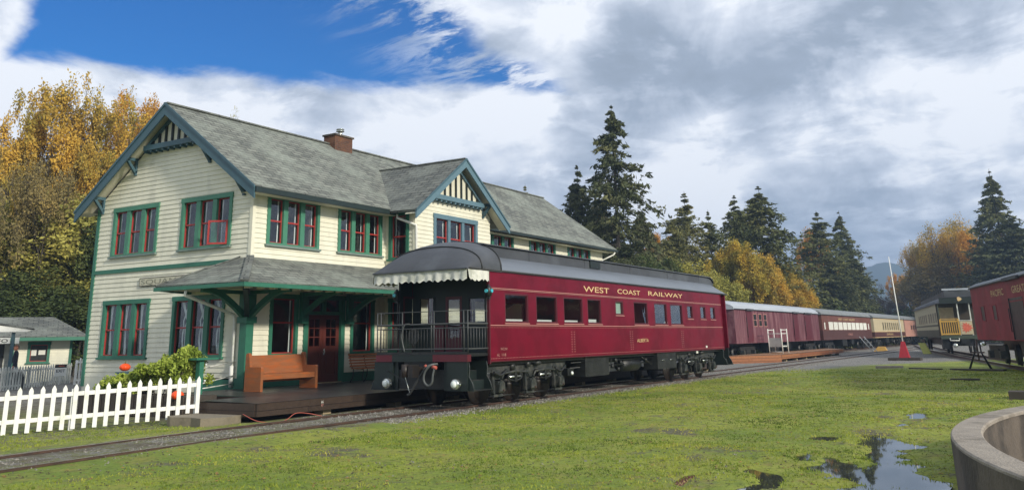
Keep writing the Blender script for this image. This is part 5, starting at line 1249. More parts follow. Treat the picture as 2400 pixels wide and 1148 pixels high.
def pumpkin(loc, r, label):
    t = thing('pumpkin', label, 'pumpkin', loc, 'orange pumpkins'); mb = MB(); rows = []
    for i in range(13):
        ph = PI * i / 12; rows.append([(loc[0] + r * (1 + .05 * math.cos(9 * th)) * math.sin(ph) * math.cos(th), loc[1] + r * (1 + .05 * math.cos(9 * th)) * math.sin(ph) * math.sin(th), loc[2] + r * .80 * (1 - math.cos(ph) * (1 - .12 * math.sin(ph) ** 0)) ) for th in np.linspace(0, 2 * PI, 37)[:-1]])
    mb.grid(rows, close=True); mb.build('rind', 'orange', t); mb = MB(); mb.tube([(loc[0], loc[1], loc[2] + r * 1.5), (loc[0] + .01, loc[1], loc[2] + r * 1.95)], [.02, .012], 6); mb.build('stalk', 'stem', t)
pumpkin((17.2, 23.8, .87), .155, 'orange pumpkin sitting on the dark blue post beside the shrub')
pumpkin((15.0, 18.62, .30), .15, 'orange pumpkin half hidden behind the white pickets near the platform')
ps = thing('rail_post', 'dark blue-green wooden post carrying a pumpkin by the end wall', 'post', (17.2, 23.8, 0))
mb = MB(); mb.box(17.12, 17.28, 23.7, 23.86, -.15, .80); mb.build('shaft', 'slate_blue', ps); mb = MB(); mb.box(17.02, 17.38, 23.58, 24.0, .80, .865); mb.build('cap', 'slate_blue', ps)
mb = MB(); mb.bar((17.2, 23.7, .74), (17.2, 21.5, .8), .05, .09); mb.build('rail', 'slate_blue', ps)

# ------------------------------------------------------------------ carriages farther off
def farcar(name, label, L_, body, wins=(), z0=1.08, z1=3.30, hw=1.5, roof='silver_roof', ztop=3.95, doors=(), lower=None, band=None, text=(), ends=(True, True), winmat='window_dark', framemat=None, arch=True, dark='maroon_door', win_rows=1):
    """built along +x from 0 to L_ with the near side at y = -hw"""
    t = thing(name, label, 'railway carriage'); P = Pl((0, -hw, 0), (1, 0, 0), (0, -1, 0))
    mb = MB(); mb.box(0, L_, -hw, hw, z0, z1); mb.build('body', body, t)
    if lower: 
        mb = MB(); mb.box(-.004, L_ + .004, -hw - .006, hw + .006, lower[0], lower[1]); mb.build('lower_panel', lower[2], t)
    if band:
        mb = MB()
        for zb_ in band[0]: mb.box(-.006, L_ + .006, -hw - .014, hw + .014, zb_ - .025, zb_ + .025)
        mb.build('band', band[1], t)
    rows = []
    for x, q in ((-.12, .72), (.15, .93), (.6, 1), (L_ - .6, 1), (L_ - .15, .93), (L_ + .12, .72)):
        rows.append([(x, -(hw + .05) * math.cos(PI * k / 12), z1 - .02 + (ztop - z1) * q * (math.sin(PI * k / 12) ** .75)) for k in range(13)])
    mb = MB(); mb.grid(rows); mb.poly(rows[0]); mb.poly(rows[-1]); mb.build('roof', roof, t)
    mb = MB(); mb.box(-.05, L_ + .05, -hw - .07, -hw - .02, z1 - .03, z1 + .03); mb.build('drip_rail', 'iron_black', t)
    for wn_ in wins:
        a, b_, c, d = wn_[:4]; fm = framemat or body
        mb = MB(); e_ = .05
        mb.pbox(P, a - e_, a, c - e_, d + e_, -.0, .02); mb.pbox(P, b_, b_ + e_, c - e_, d + e_, 0, .02); mb.pbox(P, a, b_, d, d + e_, 0, .02); mb.pbox(P, a, b_, c - e_, c, 0, .025)
        if len(wn_) > 5: mb.pbox(P, a, b_, (c + d) / 2 - .02, (c + d) / 2 + .02, 0, .02)
        fr = mb.build('window', fm, t); mb = MB(); mb.pbox(P, a, b_, c, d, -.01, .006); mb.build('pane', wn_[4] if len(wn_) > 4 and wn_[4] else winmat, fr)
    for a, b_, c, d in doors:
        mb = MB(); mb.pbox(P, a, b_, c, d, -.0, .012); mb.box(a, a + .06, -hw - .04, -hw, c, d); dr = mb.build('door', dark, t); mb = MB(); mb.tube([P(a - .08, c + .3, .06), P(a - .08, d - .4, .06)], .018, 5); mb.build('handrail', 'iron_black', dr)
        mb = MB(); mb.pbox(P, a - .1, b_ + .1, z1 - .06, z1 + .06, 0, .14); mb.build('hood', 'roof_grey', dr)
    for x in (3.0, L_ - 3.0):
        m_ = MB(); m_.box(x - 1.7, x + 1.7, -hw + .2, -hw + .32, .62, .85); m_.box(x - .5, x + .5, -hw + .15, -hw + .3, .3, .7); tk = m_.build('truck', 'iron_grey', t)
        for a in (x - 1.2, x + 1.2):
            for y, s_ in ((-.72, -1), (.72, 1)):
                m_ = MB(); m_.lathe((a, y, .44), (0, s_, 0), [(-.06, .48), (-.04, .44), (.06, .43), (.06, .1), (.08, .02)], 18); m_.build('wheel', 'iron_grey', tk)
            m_ = MB(); m_.box(a - .16, a + .16, -hw + .05, -hw + .35, .28, .62); m_.build('journal_box', 'truck_grey', tk)
    mb = MB(); mb.box(.5, L_ - .5, -.5, .5, .6, z0); mb.box(L_ * .36, L_ * .45, -hw + .15, -.4, .45, z0); mb.box(L_ * .55, L_ * .60, -hw + .2, -.4, .55, z0); each(mb, 'underframe', 'iron_black', t)
    mb = MB(); mb.box(-.35, -.01, -.7, .7, z0, z1 + .1); mb.box(L_ + .01, L_ + .35, -.7, .7, z0, z1 + .1); mb.build('diaphragm', 'iron_black', t)
    for body_, u, z, h, wd, mt in text: text_mesh(body_, P, u, z, h, 'lettering', mt, t, width=wd, d=.022, bold=.01)
    return t
c1 = farcar('baggage_car', 'weathered maroon wooden baggage car with pale silver roof behind the timber platform', 24.1, 'maroon_wood', [(4.3 + k * 1.28, 5.0 + k * 1.28, 2.22, 3.02, None, 1) for k in range(3)], doors=[(2.6, 4.0, 1.15, 3.2), (15.2, 16.8, 1.15, 3.2), (19.0, 21.4, 1.15, 3.1)], framemat='coach_line')
c1.location = (59.0, 19.8, 0)
c2 = farcar('day_coach', 'brown coach with a row of white window blinds, second in the far row', 24.2, 'brown_car', [(.75, 1.25, 2.02, 2.62, 'shade_white')] + [(2.6 + k * 2.12, 4.52 + k * 2.12, 1.97, 2.68, 'shade_white') for k in range(9)] + [(22.3, 22.9, 2.02, 2.62, 'shade_white')], roof='dull_roof', lower=(1.1, 1.93, 'brown_dark'), text=[('WEST  COAST  RAILWAY', 7.0, 2.86, .20, 8.2, 'gold'), ('1060', 11.0, 1.45, .20, 2.2, 'coach_line')])
c2.location = (84.4, 19.8, 0)
c3 = farcar('dining_car', 'cream and dark brown striped carriage, third in the far row', 22.8, 'car_cream', [(5.9 + k * 1.62, 6.55 + k * 1.62, 1.98, 2.82) for k in range(8)], roof='dull_roof', lower=(1.14, 1.72, 'brown_dark'), band=((1.12, 1.76, 3.2), 'gold'), text=[('CENTENNIAL', 8.0, 1.36, .2, 5.0, 'gold')])
c3.location = (110.4, 19.8, 0)
c4 = farcar('sleeping_car', 'faded pinkish carriage at the far end of the row', 15.0, 'car_pink', [(5.5 + k * 2.0, 6.5 + k * 2.0, 2.0, 2.6) for k in range(4)], roof='dull_roof')
c4.location = (134.0, 19.8, 0)
# cars on the siding at the right
def stretch_ang(s): return math.atan(s)
pg = farcar('mail_car', 'red box-like carriage lettered in gold, cut by the right edge of the photo', 22.0, 'pge_red', [(2.0, 2.75, 1.95, 2.58), (4.6, 5.3, 1.95, 2.55)], ztop=3.86, roof='dull_roof', z0=1.08, z1=3.5, doors=[(7.9, 10.2, 1.12, 2.75)], band=((2.62,), 'pge_red'), dark='window_dark')
# PGE car: its left side faces the camera; local -y is the near side, so local +x points towards the camera's right
pg.rotation_euler = (0, 0, math.atan2(-.25, -1)); 
dv = Vector((-1, -.25, 0)).normalized(); nv = Vector((-dv.y, dv.x, 0))       # local +y direction
pg.location = Vector((50.3, 3.68, .13)) + nv * 1.5
for body_, u, wd in (('PACIFIC', 4.75, 2.45), ('GREAT', 8.75, 2.1), ('EASTERN', 12.4, 2.9)):
    P_ = Pl((0, -1.5, 0), (1, 0, 0), (0, -1, 0)); tm = text_mesh(body_, P_, u, 2.93, .27, 'lettering', 'gold', None, width=wd, d=.02, bold=.008); tm.parent = pg
ob = thing('observation_car', 'cream and dark green observation car with yellow gate on its open end platform', 'railway carriage')
def obs():
    L_ = 23.0; hw = 1.42; P = Pl((0, hw, 0), (1, 0, 0), (0, 1, 0))
    mb = MB(); mb.box(1.0, L_, -hw, hw, 1.1, 3.35); mb.build('body', 'car_cream_green', ob)
    mb = MB(); mb.box(.99, L_ + .01, -hw - .006, hw + .006, 1.1, 1.62); mb.build('lower_panel', 'car_dark_green', ob)
    mb = MB(); mb.box(.985, L_ + .01, -hw - .015, hw + .015, 1.86, 1.98); mb.build('band', 'car_dark_green', ob)
    for k in range(9):
        a = 1.6 + k * 1.9 + (.9 if k > 3 else 0); mb = MB(); mb.pbox(P, a, a + 1.0, 2.12, 2.78, -.01, .012); fr = mb.build('window', 'window_dark', ob)
        mb = MB(); mb.pbox(P, a + .46, a + .54, 2.12, 2.78, .012, .02); mb.build('mullion', 'car_cream_green', fr)
    rows = []
    for x, q in ((-.1, .25), (.1, .6), (.5, .9), (1.2, 1), (L_ - .5, 1), (L_ + .1, .6)): rows.append([(x, -(hw + .08) * math.cos(PI * k / 12), 3.33 + .52 * q * math.sin(PI * k / 12) ** .7) for k in range(13)])
    mb = MB(); mb.grid(rows); mb.poly(rows[0]); mb.poly(rows[-1]); mb.build('roof', 'roof_grey', ob)
    rows = [[(x, y, 3.75 + dz_ * q) for y, dz_ in ((-.85, 0), (-.85, .42), (-.5, .52), (0, .58), (.5, .52), (.85, .42), (.85, 0))] for x, q in ((.2, .85), (.5, 1), (L_ - 1, 1))]
    mb = MB(); mb.grid(rows, smooth=False); mb.poly(rows[0]); mb.build('clerestory', 'roof_grey', ob)
    mb = MB(); mb.box(.15, .3, -.95, .95, 4.22, 4.34); mb.build('roof_lip', 'silver_roof', ob)
    mb = MB()
    for k in range(14): mb.box(1 + k * 1.5, 1.35 + k * 1.5, .5, .9, 4.15, 4.5)
    o = mb.build('roof_vents', 'iron_black', ob); tag(o, kind='stuff')
    mb = MB(); mb.box(0, 1.05, -hw, hw, 1.12, 1.24); mb.box(-.05, .02, -hw, hw, 1.0, 1.24); each(mb, 'platform_floor', 'car_dark_green', ob)
    mb = MB(); mb.box(.98, 1.02, -hw, hw, 1.2, 3.35); mb.build('bulkhead', 'dark_wood', ob); mb = MB(); mb.box(.95, .979, .35, 1.25, 2.1, 3.1); mb.build('end_window', 'pale_wood', ob)
    for y in (-hw + .05, -.55, .18, hw - .05):
        mb = MB(); mb.box(.0, .08, y - .035, y + .035, 1.2, 3.34); mb.build('platform_post', 'grey_paint' if abs(y) < 1 else 'car_dark_green', ob)
    G_ = Pl((-.03, 0, 0), (0, 1, 0), (-1, 0, 0))
    mb = MB(); mb.pbox(G_, .22, 1.38, 2.12, 2.22, 0, .04); mb.pbox(G_, .22, 1.38, 1.28, 1.38, 0, .04); mb.pbox(G_, .2, .3, 1.26, 2.3, 0, .05); mb.pbox(G_, 1.3, 1.4, 1.26, 2.3, 0, .05)
    for k in range(7): mb.pbox(G_, .38 + k * .13, .43 + k * .13, 1.38, 2.12, .01, .03)
    mb.build('end_gate', 'yellow_paint', ob); mb = MB(); mb.pbox(G_, .25, 1.35, 2.3, 2.34, 0, .03); mb.pbox(G_, -.6, .2, 2.18, 2.22, 0, .03, 'grey_paint'); each(mb, 'gate_rail', 'yellow_paint', ob)
    def leafshape(c, r, d, mt, nm):
        pts = []
        for k in range(22): a = 2 * PI * k / 22 + PI / 2; rr = r * (1.0 if k % 2 == 0 else .62) * (1 - .12 * math.cos(a * 3)); pts.append(G_(c[0] + rr * math.cos(a), c[1] + rr * math.sin(a), d))
        mb = MB(); mb.prism(pts, (-.015, 0, 0)); return mb.build(nm, mt, ob)
    mb = MB(); mb.pbox(G_, -.58, .15, 1.3, 2.15, -.01, .02); mb.build('drumhead_panel', 'car_cream', ob)
    leafshape((-.22, 1.74), .36, .022, 'logo_red', 'drumhead'); leafshape((.0, 3.62), .17, .10, 'gold', 'roof_emblem')
    mb = MB(); mb.pbox(G_, -1.25, 1.25, 3.34, 3.72, .05, .09); mb.build('hood_face', 'green_black', ob)
    mb = MB(); mb.tube([G_(.9, 1.05, .0), G_(.9, .9, .1), G_(.35, .9, .1), G_(.35, 1.05, 0)], .03, 6); mb.build('step_handle', 'white_paint', ob)
    mb = MB(); mb.box(-.2, .1, -.25, .25, .7, 1.0); mb.build('coupler', 'iron_black', ob)
    mb = MB(); mb.lathe((-.1, .65, .58), (-1, 0, 0), [(0, .14), (.1, .15), (.14, .10), (.15, .02)], 16); mb.build('end_lamp', 'lamp_metal', ob); mb = MB(); mb.lathe((-.1, -.9, .62), (-1, 0, 0), [(0, .14), (.1, .15), (.14, .10), (.15, .02)], 16); mb.build('end_lamp', 'lamp_metal', ob)
    mb = MB(); mb.box(.2, L_, -.6, .6, .55, 1.1); mb.box(.2, 1.0, hw - .5, hw - .05, .35, 1.1); each(mb, 'underframe', 'iron_black', ob)
    for x in (3.2, L_ - 3):
        m_ = MB(); m_.box(x - 1.7, x + 1.7, hw - .32, hw - .2, .6, .85); tk = m_.build('truck', 'iron_black', ob)
        for a in (x - 1.2, x + 1.2):
            for y in (-.72, .72): m_ = MB(); m_.lathe((a, y, .44), (0, 1 if y > 0 else -1, 0), [(-.06, .48), (-.04, .44), (.06, .43), (.06, .1), (.08, .02)], 18); m_.build('wheel', 'iron_grey', tk)
obs()
an = math.atan(OB_S); ob.rotation_euler = (0, 0, an); nv = Vector((-math.sin(an), math.cos(an), 0)); ob.location = Vector((68.7, 7.2, .13)) - nv * 1.42
# switch stand, beam, planks, blocks on the lawn edge
ss = thing('switch_stand', 'dark spindly iron stand on splayed legs in front of the red carriage', 'switch stand', (48.4, 3.62, -.1))
mb = MB()
for dx, dy in ((-.3, .45), (.3, .45), (-.3, -.45), (.3, -.45)): mb.tube([(48.4 + dx, 3.62 + dy, -.1), (48.4 + dx * .2, 3.62 + dy * .3, .65), (48.4 + dx * .2, 3.62 + dy * .25, 1.15)], .03, 6)
mb.build('leg', 'iron_black', ss); mb = MB(); mb.tube([(48.4, 3.62, .3), (48.4, 3.62, 1.25)], .035, 6); mb.box(48.3, 48.5, 3.35, 3.9, .62, .68); mb.build('mast', 'steel_rust', ss)
mb = MB(); mb.lathe((48.3, 3.3, 1.05), (-1, 0, 0), [(0, .10), (.03, .10), (.05, .02)], 12); mb.build('target', 'lamp_metal', ss)
def plank(label, x0, y0, x1, y1, z, w_, h, name='plank', cat='timber', mt='dark_wood', kind=None):
    mb = MB(); mb.bar((x0, y0, z), (x1, y1, z), w_, h); return tag(mb.build(name, mt), label, cat)
plank('long dark timber lying under the iron stand', 47.0, 4.7, 46.0, 2.5, -.07, .3, .10)
plank('dark broken timber lying in the grass well in front of the siding', 37.6, 3.85, 37.7, 2.9, -.08, .22, .07)
plank('short dark timber beside the gravel edge between flagpole and iron stand', 48.5, 6.6, 47.3, 5.2, -.08, .3, .09)
mb = MB(); mb.box(49.6, 50.3, 7.2, 8.4, -.12, -.0); tag(mb.build('concrete_block', 'concrete'), 'pale low concrete block at the gravel edge', 'block')
mb = MB(); mb.box(27.3, 28.0, .85, 1.5, -.12, .09); tag(mb.build('timber_block', 'dark_wood'), 'dark timber block on the lawn at the right edge', 'block')
fp = thing('flagpole', 'tall thin white pole rising from a red tapered stand', 'flagpole', (63.7, 8.95, 0))
mb = MB(); mb.tube([(63.7, 8.95, .9), (63.7, 9.1, 6.45)], [.042, .024], 8); mb.build('pole', 'white_paint', fp)
mb = MB(); mb.hexa([(63.4, 8.62, -.1), (64.0, 8.62, -.1), (64.0, 9.3, -.1), (63.4, 9.3, -.1), (63.6, 8.85, 1.05), (63.8, 8.85, 1.05), (63.8, 9.05, 1.05), (63.6, 9.05, 1.05)]); mb.build('stand', 'red_paint', fp)
mb = MB(); mb.box(63.2, 64.3, 8.0, 9.9, -.15, .06); mb.build('base_timber', 'dark_wood', fp)
# timber boarding platform with white step stand
tp = thing('boarding_platform', 'low new orange-brown timber platform beside the maroon baggage car', 'platform', (60, 15.8, 0)); TZ = .38
mb = MB(); mb.poly([(60, 15.75, TZ), (81, 16.1, TZ), (84, 18.1, TZ), (56.0, 18.15, TZ)]); mb.build('decking', 'deck_new', tp)
mb = MB(); mb.prism([(60, 15.75, -.1), (60, 15.75, TZ - .01), (56, 18.15, TZ - .01), (56, 18.15, -.1)], (.05, .05, 0)); mb.build('end_boards', 'planks_orange', tp)
mb = MB(); mb.prism([(60, 15.74, .08), (60, 15.74, TZ - .01), (81, 16.08, TZ - .01), (81, 16.08, .08)], (0, .05, 0)); mb.build('side_boards', 'planks_orange', tp)
for k in range(7):
    mb = MB(); x = 62 + k * 3; mb.box(x, x + .25, 16.0 + k * .05, 16.3 + k * .05, -.15, .1); mb.build('pier', 'pale_wood', tp)
ws = thing('step_stand', 'white railed boarding steps standing on the timber platform', 'steps', (63.6, 17.0, TZ))
def sp(a, b_, z): return (63.5 + a * .75 + b_ * .2, 16.55 + b_ * .95 , TZ + z)
for a, b_ in ((0, 0), (0, 1), (2, 0), (2, 1)):
    mb = MB(); mb.tube([sp(a, b_, 0), sp(a, b_, 1.62)], .035, 6); mb.build('post', 'white_paint', ws)
mb = MB()
for z in (1.55, 1.3): mb.tube([sp(0, 0, z), sp(2, 0, z)], .025, 6); mb.tube([sp(0, 1, z), sp(2, 1, z)], .025, 6)
mb.tube([sp(0, 0, 1.3), sp(0, 1, 1.3)], .025, 6); mb.tube([sp(0, 0, .1), sp(0, 1, .1)], .025, 6); each(mb, 'rail', 'white_paint', ws)
mb = MB(); mb.hexa([sp(0, .05, .42), sp(.08, .05, .42), sp(.08, .95, .42), sp(0, .95, .42), sp(0, .05, 1.02), sp(.08, .05, 1.02), sp(.08, .95, 1.02), sp(0, .95, 1.02)]); mb.build('panel', 'grey_paint', ws)
mb = MB(); mb.hexa([sp(.3, .05, .42), sp(2, .05, .42), sp(2, .95, .42), sp(.3, .95, .42), sp(.3, .05, .5), sp(2, .05, .5), sp(2, .95, .5), sp(.3, .95, .5)]); mb.build('tread', 'grey_paint', ws)
ws2 = thing('step_ladder', 'small white folding steps leaning by the gap between brown and cream carriages', 'steps', (92.4, 15.5, 0))
for dy in (-.2, .2):
    mb = MB(); mb.tube([(92.4, 15.5 + dy, -.1), (92.2, 16.5 + dy, 1.3)], .04, 6); mb.build('stile', 'white_paint', ws2)
mb = MB()
for k in range(4): mb.tube([(92.36 - .04 * k, 15.7 + .2 * k, .2 + k * .28), (92.36 - .04 * k, 15.4 + .25 * k, .2 + k * .28)], .03, 5)
each(mb, 'rung', 'white_paint', ws2)
mb = MB(); mb.hexa([(94, 14.7, -.1), (94.8, 14.7, -.1), (94.8, 15.9, -.1), (94, 15.9, -.1), (94.2, 14.9, .35), (94.6, 14.9, .35), (94.6, 15.5, .35), (94.2, 15.5, .35)]); tag(mb.build('derail_block', 'yellow_paint'), 'small bright yellow wedge beside the far track', 'block')
mb = MB(); mb.hexa([(82, 9.5, -.1), (82.6, 9.5, -.1), (82.6, 10.1, -.1), (82, 10.1, -.1), (83, 10.0, .75), (83.5, 10.0, .75), (83.5, 10.5, .75), (83, 10.5, .75)]); tag(mb.build('buffer_wedge', 'yellow_dull'), 'dull yellow wedge beside the wheels of the cream observation car', 'block')

# ------------------------------------------------------------------ booth, kiosk, sign, visitor
U = Vector((.846, -.533, 0)); Vn = Vector((-.533, -.846, 0))
Pbo = Pl((27.2, 42.0, 0), U, Vn)
bt = thing('ticket_booth', 'small cream booth with low grey hip roof and green trim behind the picket fence', 'building', (27.2, 42.0, -.2))
mb = MB(); siding(mb, Pbo, -2.55, 0, -.1, 1.98, [(-1.95, -.95, .86, 1.86)], e=.13, D=.015); Pside = Pl((27.2, 42.0, 0), -Vn, U)
siding(mb, Pside, 0, 3.6, -.1, 1.98, e=.13, D=.015); mb.pbox(Pbo, -2.62, -2.55, -.1, 1.98, -.9, 0); mb.build('wall', 'cream', bt)
mb = MB(); mb.pbox(Pbo, -7.5, -2.62, -.1, 1.98, -.92, -.88); mb.build('recessed_wall', 'grey_paint', bt)
window(Pbo, -1.95, -.95, .86, 1.86, 1, bt, frame='green', sash='sash_red', glass='window_dark', case=.13, rail=False)
mb = MB(); mb.pbox(Pbo, -1.78, -1.55, 1.22, 1.50, -.04, -.03); mb.build('notice', 'shade_white', bt); mb = MB(); mb.pbox(Pbo, -1.46, -1.16, 1.26, 1.48, -.04, -.03); mb.build('notice', 'shade_white', bt)
mb = MB(); mb.pbox(Pbo, -.09, .03, -.1, 1.98, -.02, .04); mb.pbox(Pbo, -2.68, -2.53, -.1, 1.98, -.02, .04); each(mb, 'corner_board', 'green', bt)
mb = MB(); mb.pbox(Pbo, -7.5, -4.4, .3, 1.85, -.875, -.86); mb.pbox(Pbo, -3.9, -3.0, -.1, 1.85, -.875, -.86); mb.build('dark_opening', 'window_dark', bt)
mb = MB()
e0, e1, f0, f1 = -8.5, .75, .85, -4.2; zr_, ze_ = 3.1, 2.12; mid = (f0 + f1) / 2
slab(mb, [Pbo(e0, ze_, f0), Pbo(e1, ze_, f0), Pbo(e1 - 1.7, zr_, mid), Pbo(e0, zr_, mid)], .06); slab(mb, [Pbo(e1, ze_, f0), Pbo(e1, ze_, f1), Pbo(e1 - 1.7, zr_, mid)], .06); slab(mb, [Pbo(e0, ze_, f1), Pbo(e1, ze_, f1), Pbo(e1 - 1.7, zr_, mid), Pbo(e0, zr_, mid)], .06); mb.build('roof', 'shingle_dark', bt, fixn=True)
mb = MB(); mb.pbox(Pbo, e0, e1, ze_ - .20, ze_ - .04, f0 - .06, f0 + .03); mb.build('fascia', 'green', bt)
kk = thing('information_kiosk', 'white gabled kiosk canopy on a dark blue post at the left edge', 'kiosk', (22.1, 38.4, -.2)); Pk = Pl((22.1, 38.4, 0), U, Vn)
mb = MB(); mb.pbox(Pk, -.09, .05, -.2, 2.25, -.14, 0); mb.build('post', 'slate_blue', kk)
mb = MB(); mb.prism([Pk(-4.2, 3.22, .25), Pk(.75, 2.42, .25), Pk(.75, 2.35, .25), Pk(-4.2, 3.15, .25)], -Vn * 1.6); mb.build('roof', 'shingle_dark', kk)
mb = MB(); mb.prism([Pk(-4.2, 3.14, .2), Pk(.7, 2.35, .2), Pk(.5, 2.27, .2), Pk(-4.2, 2.27, .2)], -Vn * .06); mb.build('gable_panel', 'white_paint', kk)
sg = thing('information_sign', 'white sign board with black capital letters hanging on the dark blue post', 'sign', (22.1, 38.4, 1.8))
mb = MB(); mb.pbox(Pk, -1.3, -.11, 1.78, 2.04, .02, .05); mb.pbox(Pk, .07, .24, 1.78, 2.04, .02, .05); each(mb, 'board', 'white_paint', sg)
mb = MB(); mb.pbox(Pk, -1.32, -.10, 1.76, 1.785, .02, .055); mb.pbox(Pk, -1.32, -.10, 2.035, 2.06, .02, .055); each(mb, 'board_edge', 'black_ink', sg)
text_mesh('INFO', Pk, -.94, 1.83, .15, 'lettering', 'black_ink', sg, width=.74, d=.056, bold=.012)
ex = thing('exit_sign', 'white exit sign with a black top strip on the fence before the booth', 'sign', (26.4, 40.9, .4)); Pe = Pl((25.85, 40.05, 0), U, Vn)
mb = MB(); mb.pbox(Pe, -.55, -.05, .30, .66, 0, .03); each(mb, 'board', 'white_paint', ex); mb = MB(); mb.pbox(Pe, -.55, -.05, .67, .82, 0, .03); mb.build('top_strip', 'black_ink', ex); mb = MB(); mb.pbox(Pe, -.4, -.15, .735, .76, .031, .034); mb.build('strip_mark', 'logo_red', ex)
mb = MB(); mb.pbox(Pe, -.34, -.28, -.2, .3, -.03, 0); mb.build('stake', 'grey_paint', ex)
text_mesh('EXIT', Pe, -.48, .47, .13, 'lettering', 'black_ink', ex, width=.38, d=.032, bold=.02)
mb = MB(); c0 = Vector((22.68, 38.80, -.02)); rows = []
pts = [c0 + U * (.30 * math.cos(a)) + Vector((0, 0, .42 + .28 * math.sin(a))) for a in np.linspace(PI, 0, 13)]
mb.prism([c0 - U * .30 + Vector((0, 0, -.2))] + pts + [c0 + U * .30 + Vector((0, 0, -.2))], Vn * -.05, 'iron_black'); mb.tube(pts, .04, 6, 'shade_white'); tag(mb.build('round_topped_board', 'iron_black'), 'dark round-topped board with pale rim behind the grey fence', 'board')
def person(loc, yaw):
    root = thing('person', 'person in a dark jacket and jeans standing by the blue post, facing left', 'person')
    J = [(0, 0, .94), (0, .01, 1.12), (0, .02, 1.34), (0, .01, 1.46), (.02, 0, 1.54), (.0, .19, 1.41), (.03, .27, 1.15), (.12, .25, .93), (0, -.19, 1.41), (.03, -.27, 1.15), (.12, -.25, .94), (0, .09, .88), (.03, .10, .48), (0, .11, .08), (.14, .12, .03), (0, -.09, .88), (-.03, -.10, .48), (-.06, -.11, .08), (.08, -.12, .03)]
    E_ = [(0, 1), (1, 2), (2, 3), (3, 4), (3, 5), (5, 6), (6, 7), (3, 8), (8, 9), (9, 10), (0, 11), (11, 12), (12, 13), (13, 14), (0, 15), (15, 16), (16, 17), (17, 18)]
    Rr = [.125, .115, .13, .08, .055, .06, .048, .038, .06, .048, .038, .095, .07, .05, .04, .095, .07, .05, .04]
    me = bpy.data.meshes.new('body'); me.from_pydata(J, E_, []); o = bpy.data.objects.new('body', me); COL.objects.link(o)
    m_ = o.modifiers.new('s', 'SKIN'); 
    for i, r in enumerate(Rr): me.skin_vertices[0].data[i].radius = (r * .8, r); me.skin_vertices[0].data[i].use_root = (i == 0)
    o.modifiers.new('ss', 'SUBSURF').levels = 2; o.modifiers['ss'].render_levels = 2
    dg = bpy.context.evaluated_depsgraph_get(); m2_ = bpy.data.meshes.new_from_object(o.evaluated_get(dg)); bpy.data.objects.remove(o)
    for q in ('jacket', 'jeans', 'iron_black', 'hand_skin'): m2_.materials.append(MATS[q])
    for p in m2_.polygons:
        z = p.center.z; p.material_index = 1 if z < .86 and abs(p.center.y) < .19 and p.center.x < .1 else 0
        if z < .10: p.material_index = 2
        p.use_smooth = True
    b_ = bpy.data.objects.new('body', m2_); COL.objects.link(b_); b_.parent = root
    mb = MB(); rows = []
    for i in range(13):
        ph = PI * i / 12; row = []
        for th in np.linspace(0, 2 * PI, 21)[:-1]:
            x = math.sin(ph) * math.cos(th) * .095; y = math.sin(ph) * math.sin(th) * .075; z = math.cos(ph) * .118
            if x > .03 and z < 0: x += .012
            if abs(z + .005) < .03 and x > .085: x += .028
            row.append((x + .025, y, 1.645 + z))
        rows.append(row)
    mb.grid(rows, close=True)
    for s in (-1, 1): mb.tube([(.02, s * .072, 1.63), (.015, s * .088, 1.66)], [.018, .022], 6); mb.tube([(.108, s * .03, 1.665), (.116, s * .03, 1.665)], .010, 6, 'black_ink')
    mb.tube([(.115, -.02, 1.595), (.115, .02, 1.595)], .006, 5, 'logo_red'); mb.build('head', 'skin', root)
    for s in (-1, 1):
        mb = MB(); w0 = Vector((.125, s * .25, .92)); mb.tube([w0 + Vector((0, 0, .02)), w0 + Vector((.01, 0, -.05)), w0 + Vector((.015, 0, -.085))], [.030, .040, .034], 8)
        for k in range(4): mb.tube([w0 + Vector((-.015 + k * .018, 0, -.08)), w0 + Vector((-.012 + k * .02, -s * .006, -.125 - .008 * (k in (1, 2)))), w0 + Vector((-.008 + k * .02, -s * .02, -.160 - .01 * (k in (1, 2)))) ], [.010, .009, .007], 6)
        mb.tube([w0 + Vector((.035, 0, -.03)), w0 + Vector((.06, -s * .01, -.07)), w0 + Vector((.058, -s * .02, -.10))], [.012, .010, .008], 6); mb.build('hand', 'hand_skin', root)
    mb = MB(); rows = [[(-.01 + math.cos(t_) * .10 * math.sin(ph), math.sin(t_) * .082 * math.sin(ph), 1.645 + .118 * math.cos(ph)) for t_ in np.linspace(PI * .55, PI * 1.45, 9)] for ph in np.linspace(.5, 1.75, 6)]
    mb.grid(rows); mb.build('hair', 'bark_pale', root)
    root.rotation_euler = (0, 0, yaw); root.scale = (1.08,) * 3; root.location = loc; return root
person((22.80, 39.25, -.17), math.atan2(U.y, U.x) + PI + .3)

# ------------------------------------------------------------------ trees
def tubes_np(segs, k=4):
    """segments (p0, p1, r0, r1) to triangles"""
    S = np.array([np.concatenate([a, b_, [r0, r1]]) for a, b_, r0, r1 in segs]); p0, p1 = S[:, :3], S[:, 3:6]; d = p1 - p0; d /= np.linalg.norm(d, axis=1)[:, None] + 1e-9
    up = np.where(np.abs(d[:, 2:3]) < .9, np.array([[0, 0, 1.0]]), np.array([[1.0, 0, 0]])); x = np.cross(d, up); x /= np.linalg.norm(x, axis=1)[:, None]; y = np.cross(d, x); out = []
    for j in range(k):
        a0, a1 = 2 * PI * j / k, 2 * PI * (j + 1) / k; c0 = x * math.cos(a0) + y * math.sin(a0); c1 = x * math.cos(a1) + y * math.sin(a1)
        A, B = p0 + c0 * S[:, 6:7], p0 + c1 * S[:, 6:7]; C_, D_ = p1 + c1 * S[:, 7:8], p1 + c0 * S[:, 7:8]; out.append(np.stack([A, B, C_, A, C_, D_], 1))
    return np.concatenate(out, 1).reshape(-1, 3)
